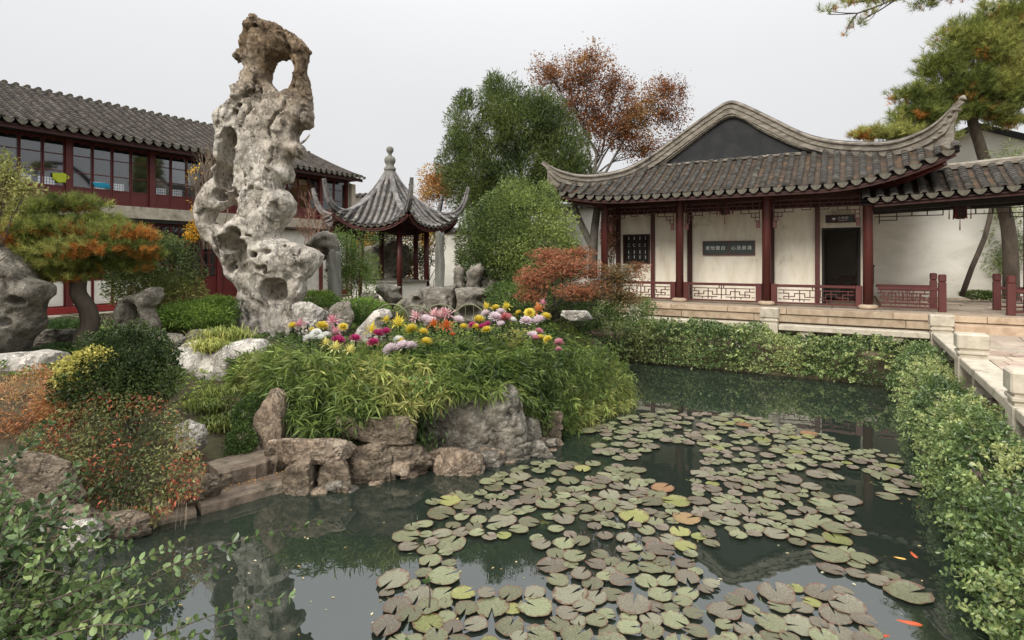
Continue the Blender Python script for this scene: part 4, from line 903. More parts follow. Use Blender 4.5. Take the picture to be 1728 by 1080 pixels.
# ================================================================ TWO-STOREY HOUSE ON THE LEFT
XF = -19.17
house = thing('two_storey_house', 'long two-storey tiled house with dark red glazed window leaves at left', 'house', (HR[0], HR[1], 0), HANG)
COLY = [-15.51+2.19*k for k in range(8)]+[1.25]
def hp(mb, name, mat, parent=None, smooth=False): return mb.build(name, M[mat], parent or house, smooth)
mb = MB(); bx(mb, XF-5.5, XF+.55, -16, 1.6, .3, .93); hp(mb, 'plinth', 'stone_kerb')
mb = MB(); bx(mb, XF-.08, XF+.10, -15.6, 1.2, .94, 1.12, .01); hp(mb, 'threshold', 'red_bright')
mb = MB(); bx(mb, XF-.05, XF+.24, -15.6, 1.3, 3.69, 4.05, .01)
hp(mb, 'beam', 'stone_kerb')
mb = MB(); bx(mb, XF-.05, XF+.2, -15.6, 1.3, 3.58, 3.686); hp(mb, 'under_beam', 'dark')
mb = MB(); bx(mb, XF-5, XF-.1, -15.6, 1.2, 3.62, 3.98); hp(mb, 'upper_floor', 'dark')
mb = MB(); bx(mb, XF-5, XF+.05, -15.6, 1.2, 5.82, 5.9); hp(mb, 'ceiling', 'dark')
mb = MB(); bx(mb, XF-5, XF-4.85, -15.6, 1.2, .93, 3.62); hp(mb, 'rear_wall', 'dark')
mb = MB()                                     # upstairs rear wall with openings to the sky
ops = []
for y0 in COLY[:-1]: ops += [(y0+.35, y0+.85), (y0+1.0, y0+1.5)]
segs = [-15.6]+[v for o in ops for v in o]+[1.2]
for a, b in zip(segs[0::2], segs[1::2]): bx(mb, XF-5, XF-4.9, a, b, 3.98, 5.82)
for a, b in ops: bx(mb, XF-5, XF-4.9, a, b, 3.98, 4.35); bx(mb, XF-5, XF-4.9, a, b, 5.3, 5.82)
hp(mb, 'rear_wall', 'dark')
for a, b in ops:
    mb = MB(); z = 4.75
    for k in range(6): bx(mb, XF-4.96, XF-4.94, a, b, 4.72+.1*k-.008, 4.72+.1*k+.008)
    for k in range(7): y = a+(b-a)*k/6; bx(mb, XF-4.939, XF-4.92, y-.008, y+.008, 4.72, 5.3)
    bx(mb, XF-4.965, XF-4.915, (a+b)/2-.02, (a+b)/2+.02, 4.35, 4.71); hp(mb, 'rear_lattice', 'dark')
for y in COLY:
    mb = MB(); bx(mb, XF-.07, XF+.09, y-.075, y+.075, 1.12, 3.58, .01); hp(mb, 'post', 'red_house')
    mb = MB(); bx(mb, XF-.07, XF+.09, y-.08, y+.08, 4.05, 5.86, .01); hp(mb, 'post', 'red_house')
# window leaf prototype (local: y along the wall, z up from 0)
LW = .497
def leaf_meshes(zb, panes, h, grid=None):
    f = MB(); s = .032
    bx(f, -.022, .022, -LW/2+.004, -LW/2+s, 0, h); bx(f, -.022, .022, LW/2-s, LW/2-.004, 0, h)
    for z in (0.0, zb, h-.04): bx(f, -.021, .021, -LW/2+s, LW/2-s, z, z+.04)
    for z in panes[1:-1]: bx(f, -.02, .02, -LW/2+s, LW/2-s, z-.013, z+.013)
    if grid: bx(f, -.018, .018, -.012, .012, zb+.04, h-.04)
    w = LW/2-s; P = [(.012, -w, h-.04), (.012, -w, h-.11), (.012, -w*.6, h-.07), (.012, -w*.25, h-.09), (.012, 0, h-.13), (.012, w*.25, h-.09), (.012, w*.6, h-.07), (.012, w, h-.11), (.012, w, h-.04)]
    if not grid: prism(f, P, (-.01, 0, 0))
    p = MB(); bx(p, -.012, .008, -LW/2+s, LW/2-s, .04, zb); bx(p, .008, .016, -LW/2+s+.05, LW/2-s-.05, .09, zb-.05, .004)
    g = []
    for a, b in zip(panes[:-1], panes[1:]): q = MB(); bx(q, -.006, .002, -LW/2+s, LW/2-s, a+.005, b-.005); g.append(q.build('pane', M['glass'], mesh_only=True))
    return f.build('window_leaf', M['red_house'], mesh_only=True), p.build('panel', M['red_house'], mesh_only=True), g
UP = leaf_meshes(.40, [.44, .84, 1.31, 1.72], 1.76); LO = leaf_meshes(.72, [.76, 1.15, 1.55, 1.95, 2.38], 2.44, True)
LOP = LO[1].copy(); LOP.materials.clear(); LOP.materials.append(M['plaster_grey'])
for bi, y0 in enumerate(COLY[:-1]):
    n = 4 if COLY[bi+1]-y0 > 2 else 2
    st = (COLY[bi+1]-y0-.16)/n
    for k in range(n):
        y = y0+.08+st*(k+.5); sc_ = st/ .5075
        o = link('window_leaf', UP[0], house, (XF, y, 4.07), None, (1, sc_, 1)); link('panel', UP[1], o)
        for g in UP[2]: link('pane', g, o)
        if y0 < -2.5:
            o = link('door_leaf', LO[0], house, (XF, y, 1.125), None, (1, sc_, 1)); link('panel', LO[1] if y0 > -7 else LOP, o)
            for g in LO[2]: link('pane', g, o)
mb = MB(); bx(mb, XF-.1, XF+.02, -2.3, 1.2, .93, 3.58); hp(mb, 'ground_floor_wall', 'plaster_grey')
mb = MB(); prism(mb, [(XF-5.2, 1.25, .93), (XF+.1, 1.25, .93), (XF+.1, 1.25, 5.75), (XF-2.63, 1.25, 7.15), (XF-5.2, 1.25, 5.75)], (0, .16, 0)); hp(mb, 'end_wall', 'plaster_grey')
mb = MB(); bx(mb, XF-.05, XF+.3, 1.26, 1.5, .93, 5.7, .01); hp(mb, 'corner_pillar', 'stone_kerb')
def lrow(y, xr=-21.8, xe=-18.38, zr=7.62, ze=5.95):
    if y > .45: zr = 7.3
    t = np.linspace(0, 1, 12); return np.stack([xr+(xe-xr)*t, np.full(12, y), zr+(ze-zr)*(1-(1-t)**1.12)], 1)
roof_sheet(house, np.linspace(-16, .44, 6), lambda y: lrow(y)[:, [0, 1, 2]], -.03, 'roof_deck', 'dark'); roof_sheet(house, np.linspace(.46, 1.5, 3), lrow, -.03, 'roof_deck', 'dark')
roof_sheet(house, np.linspace(-16, 1.5, 5), lambda y: lrow(y, xe=-25.2), -.03, 'rear_roof_deck', 'tile_left')
EK = MB(); tube(EK, [(0, -.0, 0), (.0, .0, 0)], .05, 4) if False else None
c = MB(); lathe(c, (0, 0, 0), [(.005, 0), (.006, .001)], 4)
knob = MB(); V = []
th = np.linspace(0, math.pi, 7)
A = [(-.11, .075*math.cos(t), .07*math.sin(t)) for t in th]; B = [(.11, .075*math.cos(t), .07*math.sin(t)) for t in th]
knob.add(A+B, [(i, i+1, 8+i, 7+i) for i in range(6)]+[tuple(range(7))[::-1], tuple(range(7, 14))]); KNOB = knob.build('ridge_tile', M['drip'], mesh_only=True)
rgl = np.random.default_rng(21)
for i, y in enumerate(np.arange(-15.8, 1.42, SP)):
    mb = MB(); tile_row(mb, lrow(y)+np.array([0, 0, .035]), (0, 1, 0), .08, .06, .13, 1, rgl, .016); hp(mb, 'tile_row', 'tile_left')
    mb = MB(); tile_row(mb, lrow(y+SP/2)+np.array([0, 0, .05]), (0, 1, 0), .1, .05, .15, -1, rgl, .01); hp(mb, 'pan_row', 'tile_left')
    p = lrow(y+SP/2)[-1]; link('drip_tile', DRIP, house, (p[0]+.035, p[1], p[2]+.035), (-.25, 0, math.pi/2))
    link('ridge_tile', KNOB, house, (-21.8, y, (7.62 if y < .45 else 7.3)+.05))
mb = MB(); bx(mb, -21.86, -21.74, -16, .44, 7.55, 7.66); bx(mb, -21.86, -21.74, .45, 1.45, 7.22, 7.34); hp(mb, 'ridge', 'ridge_dark')
mb = MB(); tube(mb, smooth_curve([(-21.8, .2, 7.62), (-21.8, .8, 7.66), (-21.8, 1.15, 7.85), (-21.8, 1.45, 8.2)], 10), np.linspace(.09, .03, 10), 6); hp(mb, 'ridge_tip', 'ridge', smooth=True)
mb = MB(); bx(mb, XF-.02, -18.42, -16, 1.45, 5.82, 5.86); hp(mb, 'soffit', 'dark')
mb = MB(); bx(mb, -18.44, -18.40, -16, 1.45, 5.76, 5.89); hp(mb, 'fascia', 'red_dark')
for (y, z, mt, lab, s) in ((Hpx(104, x=XF), 4.72, 'yellow_cloth', 'yellow-green cloth hanging at the third upstairs window from the left', (.06, .2, .15)), (Hpx(171, x=XF), 4.62, 'blue_cloth', 'bright blue cloth bundle lying at the sill of an upstairs window of the left house', (.06, .21, .08))):
    mb = MB(); rock_mesh(mb, (0, 0, 0), s, 31, .25, 4, 3); p = H(XF+.03, y, z); o = mb.build('cloth_bundle', M[mt], None, True, loc=(0, 0, 0)); o.location = p; o.rotation_euler[2] = HANG; tag(o, lab, 'cloth')

# ================================================================ HEXAGONAL PAVILION
PC = np.array([-4.12, 19.0]); PH = math.radians(26)
pav = thing('hexagonal_pavilion', 'small open hexagonal pavilion with grey swept roof, stone finial and red columns', 'pavilion', (PC[0], PC[1], 0), PH)
def pp(mb, name, mat, parent=None, smooth=False): return mb.build(name, M[mat], parent or pav, smooth)
hexa = [math.radians(-90+60*k) for k in range(6)]
def hr(r): return float(np.interp(r, [.12, .45, .9, 1.4, 1.85, 2.2], [5.42, 4.9, 4.42, 4.08, 3.93, 3.98]))
for k in range(6):
    a = hexa[k]; ca, sa = math.cos(a), math.sin(a)
    P = smooth_curve([(r*ca, r*sa, z) for r, z in ((.1, 5.5), (.45, 4.97), (.9, 4.5), (1.4, 4.16), (1.85, 4.0), (2.2, 4.06), (2.42, 4.27), (2.56, 4.62), (2.63, 4.88))], 40)
    mb = MB(); sweep(mb, P, [(-.06, -.14), (-.06, -.05), (-.085, -.045), (-.085, -.015), (-.05, .02), (.05, .02), (.085, -.015), (.085, -.045), (.06, -.05), (.06, -.14)], scale=np.interp(np.arange(40), [0, 26, 39], [1, 1.1, .62])); pp(mb, 'hip_ridge', 'ridge_dark')
    for q in (27, 31, 35): mb = MB(); box(mb, P[q], (.1, .14, .03), a); pp(mb, 'ridge_knob', 'ridge')
    b = a+math.radians(30); cb, sb = math.cos(b), math.sin(b); A_ = np.array([cb, sb]); T_ = np.array([-sb, cb])
    def prow(l, A_=A_, T_=T_):
        u = abs(l)/1.12; ze = 3.46+.44*min(1.1, u)**2.4; ae = 1.93+.12*u**3; at = max(.1, abs(l)*math.sqrt(3)); zt = hr(max(.12, 2*abs(l)))-.02
        t = np.linspace(0, 1, 10); ap = at+(ae-at)*t; L = max(.01, ae-at); z = ze+(zt-ze)*(1-t)**(1.55 if L > .6 else 1.1); q = A_*ap[:, None]+T_*l; return np.c_[q, z]
    roof_sheet(pav, np.linspace(-1.1, 1.1, 18), prow, -.03, 'roof_deck', 'dark')
    for l in np.arange(-1.0, 1.01, .2):
        mb = MB(); tile_row(mb, prow(l)+np.array([0, 0, .03]), (T_[0], T_[1], 0), .062, .06, .22, 1, rgl, .006, (1, .1)); pp(mb, 'tile_row', 'tile_pav')
        if abs(l) < 1.0:
            mb = MB(); tile_row(mb, prow(l+.1)+np.array([0, 0, .03]), (T_[0], T_[1], 0), .06, .03, .2, -1, rgl, .008, (.8, .1)); pp(mb, 'pan_row', 'tile_left')
        p = prow(l)[-1]; link('tile_end', CAPM, pav, (p[0]+A_[0]*.03, p[1]+A_[1]*.03, p[2]+.02), (0, 0, b+math.pi/2)); 
    ev = np.array([prow(l)[-1] for l in np.linspace(-1.12, 1.12, 20)])-np.array([A_[0]*.04, A_[1]*.04, .1])
    mb = MB(); sweep(mb, ev, [(-.015, -.05), (-.015, .05), (.015, .05), (.015, -.05)]); pp(mb, 'fascia', 'red')
    mb = MB()
    for i in range(19):
        c0 = np.array([*(A_*.95+T_*np.clip(ev[i] @ [*T_, 0], -.55, .55)), 3.75]); c1 = np.array([*(A_*.95+T_*np.clip(ev[i+1] @ [*T_, 0], -.55, .55)), 3.75]); mb.add([ev[i], ev[i+1], c1, c0], [(0, 1, 2, 3)])
    pp(mb, 'soffit', 'red_dark')
    mb = MB(); lathe(mb, (1.25*ca, 1.25*sa, 1.25), [(.09, 0), (.085, 2.35)], 14); pp(mb, 'column', 'red', smooth=True)
    mb = MB(); sweep(mb, smooth_curve([(1.1*ca, 1.1*sa, 3.6), (1.7*ca, 1.7*sa, 3.68), (2.15*ca, 2.15*sa, 3.86)], 6), [(-.05, -.06), (-.05, .05), (.05, .05), (.05, -.06)]); pp(mb, 'hip_rafter', 'red')
    p0 = np.array([1.25*ca, 1.25*sa, 0]); a2 = a+math.radians(60); p1 = np.array([1.25*math.cos(a2), 1.25*math.sin(a2), 0])
    mb = MB(); bar(mb, p0+[0, 0, 3.5], p1+[0, 0, 3.5], .09, .14); pp(mb, 'lintel', 'red_dark')
    mb = MB(); e = p1-p0
    for i in range(5): bar(mb, p0+e*.07+[0, 0, 3.42-.08*i], p1-e*.07+[0, 0, 3.42-.08*i], .016)
    for i in range(12): q = p0+e*(.07+.86*i/11); zb = 3.10 if i in (0, 1, 10, 11) else 3.12; bar(mb, q+[0, 0, zb], q+[0, 0, 3.43], .014)
    pp(mb, 'hanging_lattice', 'red_dark')
    if k not in (1,):
        mb = MB(); bar(mb, p0+e*.05+[0, 0, 1.46], p1-e*.05+[0, 0, 1.46], .12, .5); pp(mb, 'low_wall', 'plaster_grey')
        mb = MB(); bar(mb, p0+e*.04+[0, 0, 1.745], p1-e*.04+[0, 0, 1.745], .3, .05); pp(mb, 'seat', 'pillar')
mb = MB(); lathe(mb, (0, 0, .7), [(1.6, 0), (1.6, .5)], 6)
base = pp(mb, 'base', 'stone_kerb'); base.rotation_euler[2] = math.radians(30)*0
mb = MB(); lathe(mb, (0, 0, 5.42), [(.17, 0), (.2, .04), (.2, .1), (.14, .16), (.13, .22), (.18, .3), (.19, .38), (.16, .47), (.07, .52), (.06, .6), (.1, .64), (.125, .7), (.12, .77), (.08, .82), (.02, .84)], 18); pp(mb, 'finial', 'pillar', smooth=True)

# ================================================================ GARDEN WALLS AND THE WHITE GABLE HOUSE
def gwall(name, label, a, b, z1, th=.3, mat='plaster_grey', cope=True, tz=None):
    a = np.array(a, float); b = np.array(b, float); w = thing(name, label, 'wall', (a[0], a[1], 0), math.atan2(b[1]-a[1], b[0]-a[0])); L = np.hypot(*(b-a)); tz = tz or z1
    mb = MB(); prism(mb, [(0, 0, .2), (L, 0, .2), (L, 0, tz), (0, 0, z1)], (0, th, 0)); mb.build('wall', M[mat], w)
    if cope:
        mb = MB(); prism(mb, [(-.05, -.18, z1), (-.05, th+.18, z1), (-.05, th/2, z1+.22)], (L+.1, 0, tz-z1)); mb.build('coping', M['tile_left'], w)
        mb = MB(); n = int(L/.27)
        for i in range(n): x = (i+.5)*L/n; z = z1+(tz-z1)*x/L; tube(mb, [(x, th/2-.02, z+.2), (x, -.2, z+.03)], .06, 6)
        tag(mb.build('coping_tiles', M['tile_left'], w), kind='stuff')
    return w
w0 = W(581, 0, 26.5); w1 = W(640, 0, 26); w2 = W(930, 0, 23.5); w3 = W(1070, 0, 23)
gwall('garden_wall', 'short high white wall with dark coping between the left house and the pavilion roof', w0[:2], w1[:2], 5.3)
gwall('garden_wall', 'low white garden wall behind the pavilion and the grey stone pillar', w1[:2], w2[:2], 3.62)
gwall('garden_wall', 'white garden wall seen under the left eave of the hall behind forked trunks', w2[:2], w3[:2], 4.55)
gh = thing('white_gable_house', 'white gable end wall with dark coping behind the covered corridor at right', 'house', (HR[0], HR[1], 0), HANG)
gy_ = 6.3; G3 = [(-3.2, 4.0), (-1.5, 4.6), (1.55, 5.86), (3.0, 6.52), (4.45, 5.9), (6.5, 5.0), (9.5, 3.9)]
mb = MB(); prism(mb, [(-3.2, gy_, .5), (9.5, gy_, .5)]+[(x, gy_, z) for x, z in G3[::-1]], (0, .35, 0)); mb.build('wall', M['plaster_grey'], gh)
mb = MB(); sweep(mb, [(x, gy_+.12, z+.05) for x, z in G3], [(-.22, -.07), (-.22, .05), (.26, .1), (.26, -.07)]); mb.build('coping', M['gable'], gh)
mb = MB(); prism(mb, [(3.0, gy_+.35, 6.4), (-3.2, gy_+.35, 3.9), (9.5, gy_+.35, 3.8)], (0, 5, 0)); mb.build('roof', M['tile_left'], gh)

# ================================================================ THE TALL LAKE STONE
OUT = [(434.9,25.3),(448,35.5),(471,41),(492.6,51.6),(508.8,65),(522,80.4),(516.8,93),(515.5,114.8),(520.9,139),(527,163),(529.7,195),(529,212.8),(522,220),(510,220.9),(504.7,229),(502.9,241),(515.5,249),(516.3,259.8),(508.8,269),(495.3,263.8),(488.6,274.6),(494,293.4),
       (489.5,305.8),(476.6,307),(475,320),(488,327),(494.4,341.7),(492.4,359),(482.3,373.3),(470.8,387.6),(468,399),(482.3,406.3),(508,413.5),(531,420.7),(540.6,430.7),(536.9,445),(526.8,459.4),(513.9,473.8),(514.5,494),(505.3,508.3),(499.5,522.6),(501,548.5),(496,570),(484,600),(404,600),
       (402,575),(402,554),(403.3,542.7),(391.8,525.5),(400.5,491),(393.3,479.5),(377.5,465),(368.9,439),(358.8,425),(357.4,415),(341.6,402),(331.5,376),(327.8,350),(335.8,327),(350,310),(364.6,301.5),(366,294.7),(359.7,286.7),(374.5,276),(367.7,265),(371.8,238),(367.7,208.8),(363.7,200.7),
       (375.8,182),(390.6,168.5),(393,160),(387,145.6),(401,133.6),(400,125.5),(408,112),(405,101),(392,102.7),(390.6,90.6),(400,77),(401,61),(413,39.5)]
HOLES = [[(455,138),(453,119),(466,101),(489,98),(495,116),(490,142),(471,157)], [(354,374),(357,358),(371,356),(386,345),(391,356),(378,374),(362,379)], [(385,452),(395,437),(400,452),(391,460)]]
CAV = [(398, 262, 15.7, 28.6, -0.28, 0.56), (388, 300, 18.11, 26.4, -0.28, 0.56), (404, 328, 10.87, 9.9, -0.28, 0.56), (396, 352, 16.91, 24.2, -0.28, 0.56), (384, 372, 14.49, 13.2, -0.28, 0.56), (408, 425, 15.7, 30.8, -0.28, 0.56), (424, 430, 9.24, 26.4, -0.28, 0.56), (394, 412, 21.73, 16.5, -0.28, 0.56), (415, 448, 14.49, 13.2, -0.28, 0.56), (471, 490, 21.73, 22.0, -0.28, 0.56), (480, 484, 12.08, 16.5, -0.28, 0.56), (443, 430, 6.05, 5.5, -0.4, 0.42), (488, 416, 3.85, 3.3, -0.4, 0.42), (463, 425, 9, 5, -0.42, 0.16), (451, 452, 9, 5, -0.42, 0.18), (462, 454, 4.4, 8.8, -0.4, 0.42), (431, 398, 2.42, 2.2, -0.4, 0.42), (437, 399, 2.2, 2.2, -0.4, 0.42), (417, 184, 4.95, 4.4, -0.4, 0.42), (426, 168, 3.3, 3.3, -0.4, 0.42), (411, 195, 4.4, 3.85, -0.4, 0.42), (437, 163, 14, 5, -0.46, 0.27), (478, 125, 25.3, 33.0, -0.4, 0.34), (388, 240, 18, 7, -0.5, 0.24), (478, 375, 10, 14, -0.5, 0.27), (455, 262, 9, 40, -0.55, 0.22), (420, 105, 9, 25, -0.52, 0.19), (440, 330, 12, 22, -0.58, 0.24), (430, 540, 22, 12, -0.6, 0.24), (395, 500, 10, 30, -0.5, 0.27), (372, 400, 14, 10, -0.5, 0.24), (402, 240, 13, 20, -0.3, 0.5), (378, 330, 11, 12, -0.3, 0.5), (410, 395, 12, 12, -0.3, 0.5)]
mb = MB(); scholar_rock(mb, OUT, 11.2, R=.40, ky=1.1, voxel=.029, holes=HOLES, cav=CAV, seed=4, amp=(.15, .07), cells=(.52, .17), stria=(230, .9, .55), grow=.022)
M['rock_peak'] = pm('peak_limestone', [(.3, .26, .21), (.56, .51, .44), (.76, .715, .64)], 2.6, .85, 1, 9, .09, (1, 1, .7), moss=((.2, .17, .13), 4.2, .64), spots=((.06, .05, .045), 7, .05), cracks=3, fine=10)
nt = M['rock_peak'].node_tree; P_ = nt.nodes['Principled BSDF'] if 'Principled BSDF' in nt.nodes else [n for n in nt.nodes if n.type == 'BSDF_PRINCIPLED'][0]
src = P_.inputs['Base Color'].links[0].from_socket                 # weathered brown head of the stone
tc = N(nt, 'ShaderNodeTexCoord'); se = N(nt, 'ShaderNodeSeparateXYZ'); nt.links.new(tc.outputs['Object'], se.inputs[0]); nz = N(nt, 'ShaderNodeTexNoise'); nz.inputs['Scale'].default_value = 1.6; nz.inputs['Detail'].default_value = 5; nt.links.new(tc.outputs['Object'], nz.inputs['Vector'])
ad = N(nt, 'ShaderNodeMath', operation='MULTIPLY_ADD'); nt.links.new(nz.outputs[0], ad.inputs[0]); ad.inputs[1].default_value = 2.6; nt.links.new(se.outputs[2], ad.inputs[2])
a2 = N(nt, 'ShaderNodeMath', operation='MULTIPLY_ADD'); nt.links.new(se.outputs[0], a2.inputs[0]); a2.inputs[1].default_value = .9; nt.links.new(ad.outputs[0], a2.inputs[2])
mr = N(nt, 'ShaderNodeMapRange'); nt.links.new(a2.outputs[0], mr.inputs[0]); mr.inputs[1].default_value = 5.4-4.9*.9*0-.35; mr.inputs[2].default_value = 7.2-.35
mm = N(nt, 'ShaderNodeMixRGB', blend_type='MULTIPLY'); nt.links.new(mr.outputs[0], mm.inputs[0]); nt.links.new(src, mm.inputs[1]); mm.inputs[2].default_value = (.42, .33, .24, 1); nt.links.new(mm.outputs[0], P_.inputs['Base Color'])
pk = W(450, 0, 11.2); o = mb.build('lake_stone_peak', M['rock_peak'], smooth=True, loc=(pk[0], 11.2, .9)); o.location = (pk[0], 11.2, .9)
tag(o, 'towering pale weathered lake stone full of holes and hollows, standing in the garden', 'scholar rock')

def srock(label, pts, depth, R, mat, seed, holes=(), cav=(), voxel=.03, amp=(.07, .03), cells=(.3, .1), ky=1.1, cat='rock', name='garden_rock'):
    mb = MB(); scholar_rock(mb, pts, depth, R, ky, voxel, holes, cav, seed, amp, cells); v = mb.verts(); c = (v[:, 0].mean(), depth, v[:, 2].min())
    o = mb.build(name, M[mat], smooth=True, loc=c); o.location = c; return tag(o, label, cat)
srock('large brown-grey pitted rock at the left edge behind the reddish shrub', [(-30,418),(18,418),(41,433),(59,450),(64,469),(96,479),(95,499),(71,519),(67,528),(70,552),(47,573),(36,593),(30,640),(-30,640)], 8.8, .35, 'rock_grey', 11, cav=((60, 505, 16, 10, -.4, .2), (25, 480, 12, 20, -.5, .2), (40, 540, 10, 8, -.4, .2)))
srock('pale hollowed rock slab beneath the large rock at the left edge', [(-30,600),(30,597),(70,592),(98,595),(105,626),(98,680),(-30,680)], 7.8, .34, 'rock_white', 12, cav=((30, 640, 22, 10, -.35, .3), (75, 625, 10, 12, -.4, .2)))
srock('small arched rock with a flat slanting cap between pine trunk and lake stone', [(204,507),(219,498.6),(246,492.6),(252,485),(271,485),(273,498.6),(267,513),(258,518),(270,546),(268,575),(196,575),(191,522)], 9.6, .22, 'rock_grey', 13, holes=[[(223,509),(236,515),(239,530),(232,545),(226,530)]], voxel=.024, amp=(.05, .02))
srock('hook shaped grey rock arching left beside the stone pillar', [(515,413),(526,402),(539,392),(555,390),(568,396),(572,413),(572,460),(550,460),(553,432.6),(546,440),(540.5,437),(542.7,424),(539,419),(527,420.5)], 13.1, .3, 'rock_grey', 14, amp=(.1, .05), cav=((553, 425, 8, 8, -.3, .3),))
srock('smooth pale leaning rock with a scooped head amid the left flowers', [(588,578),(600,556),(618,538),(632,525),(645,521),(658,523),(662,535),(655,541),(646,548),(650,570),(640,600),(590,600)], 9.4, .22, 'rock_white', 15, cav=((645, 540, 9, 7, -.22, .14),), amp=(.03, .012))
srock('white draped rock ledge at the foot of the tall lake stone', [(294,612),(300,590),(319,577),(343,574),(352,585),(366,594),(384,580),(410,574),(440,572),(452,590),(440,625),(407,640),(389,650),(370,665),(343,672),(324,665),(306,672),(293,650)], 8.3, .34, 'rock_white', 16, amp=(.07, .035), cells=(.26, .1), cav=((362, 600, 14, 16, -.38, .16), (318, 640, 4, 22, -.4, .1), (345, 645, 4, 20, -.4, .1), (385, 625, 4, 24, -.4, .1), (300, 625, 4, 20, -.35, .1)))
# rockery in front of the pavilion
srock('eroded grey rock leaning left in front of the pavilion low wall', [(634,482),(645,478),(660,482),(676,484),(670,492),(678,503),(668,512),(660,520),(672,540),(640,540),(650,512),(641,500),(634,494)], 14, .28, 'rock_grey', 17, amp=(.06, .03))
srock('cluster of cracked grey rocks under the dark stone pillar', [(676,512),(695,495),(712,485),(730,483),(748,484),(770,480),(772,500),(770,515),(765,545),(690,545),(684,530)], 14, .42, 'rock_grey', 18, cav=((705, 505, 10, 7, -.42, .25), (745, 522, 14, 7, -.45, .25)), amp=(.08, .04))
srock('overhanging flat grey rock shelf right of the dark stone pillar', [(768,488),(790,484),(815,486),(830,490),(826,499),(808,505),(830,520),(838,548),(765,548),(770,520),(772,508)], 13.8, .42, 'rock_grey', 19, cav=((800, 525, 24, 12, -.4, .35),), amp=(.06, .03))
srock('upright dark rock on the rockery, left of the pale upright one', [(767,452),(776,446),(784,455),(782,475),(786,490),(766,490)], 14.3, .2, 'rock_grey', 20, amp=(.04, .02))
srock('upright pale grey rock flaring toward its top on the rockery', [(786,460),(795,447),(812,444),(818,456),(812,470),(808,480),(812,492),(784,492),(788,474)], 14.2, .24, 'rock_grey', 22, amp=(.04, .02), cav=((800, 460, 6, 6, -.24, .12),))

# ---- stone pillars
def pillar(label, x0, x1, y0, y1, d, seed):
    k = d/F; c = W((x0+x1)/2, y1, d); w = (x1-x0)/2*k; h = (y1-y0)*k; mb = MB(); n, m = 30, 18; V = []
    for i in range(n):
        for j in range(m):
            t = 2*math.pi*j/m; p = np.array([[math.cos(t)*1.3, math.sin(t)*1.3, i/n*h*1.2+seed]]); r = w*(1.02-.12*i/n+.28*fbm(p*2.5, 4, seed)[0]+.1*fbm(p*9, 2, seed)[0]); V.append((r*math.cos(t), r*math.sin(t), h*i/(n-1)*(1+.03*math.sin(3*t)*(i > n-3))))
    mb.add(V, [(i*m+j, i*m+(j+1) % m, (i+1)*m+(j+1) % m, (i+1)*m+j) for i in range(n-1) for j in range(m)]+[tuple(range((n-1)*m, n*m))])
    o = mb.build('stone_pillar', M['pillar'], smooth=True); o.location = c; tag(o, label, 'stone pillar')
pillar('rough grey-green stone pillar standing left of the airy green shrub', 553, 576, 424, 545, 12.9, 3)
pillar('slender dark grey upright stone pillar on the rockery right of the pavilion', 734.5, 750, 393, 500, 14.1, 8)

# ---- boulders and bank stones: box in photo pixels, distance, thickness
def rock(label, x0, y0, x1, y1, d, mat, seed, th=.8, name='rock', **kw):
    k = d/F; c = W((x0+x1)/2, (y0+y1)/2, d); s = ((x1-x0)/2*k*1.08, max((x1-x0), (y1-y0))/2*k*th, (y1-y0)/2*k*1.08); c[1] += s[1]*.75; sc2 = c[1]/d
    c[0] *= sc2; c[2] = EYE+(c[2]-EYE)*sc2; s = (s[0]*sc2, s[1], s[2]*sc2)
    big = (x1-x0)*(y1-y0) > 1500; mb = MB(); kw.setdefault('rough', .13); rock_mesh(mb, (0, 0, 0), s, seed, sub=5 if big else 4, **kw); o = mb.build(name, M[mat], smooth=True); o.location = c; return tag(o, label, 'rock')
rock('pale faceted boulder touching the right foot of the tall lake stone', 500, 512, 549, 572, 10.7, 'rock_white', 31)
rock('round pitted dark grey boulder right of the pale faceted boulder', 551, 512, 597, 560, 10.6, 'rock_grey', 32, cell=.18)
rock('pale flat stone lying under the red maple branches', 955, 524, 997, 541, 10.5, 'rock_white', 33, planes=5)
rock('low pale rock behind the white pavilion wall corner', 607, 495, 640, 512, 14.8, 'rock_grey', 34)
rock('grey weathered rock half hidden under the round bush', 808, 466, 842, 496, 14.4, 'rock_grey', 35, cell=.15)
rock('flat grey rock in the grass between left rock and pine trunk', 50, 560, 128, 586, 9.6, 'rock_grey', 36, strata=.12)
rock('dark flat stone behind the white draped ledge, left one', 252, 566, 312, 612, 8.9, 'rock_grey', 37, strata=.1)
rock('dark flat stone left of the lake stone base above the ferns', 318, 555, 375, 575, 9.8, 'rock_grey', 38, strata=.1)
rock('small flat brown stone between the arched rock and the dark flat stone', 285, 552, 330, 572, 10.2, 'rock_brown', 39)
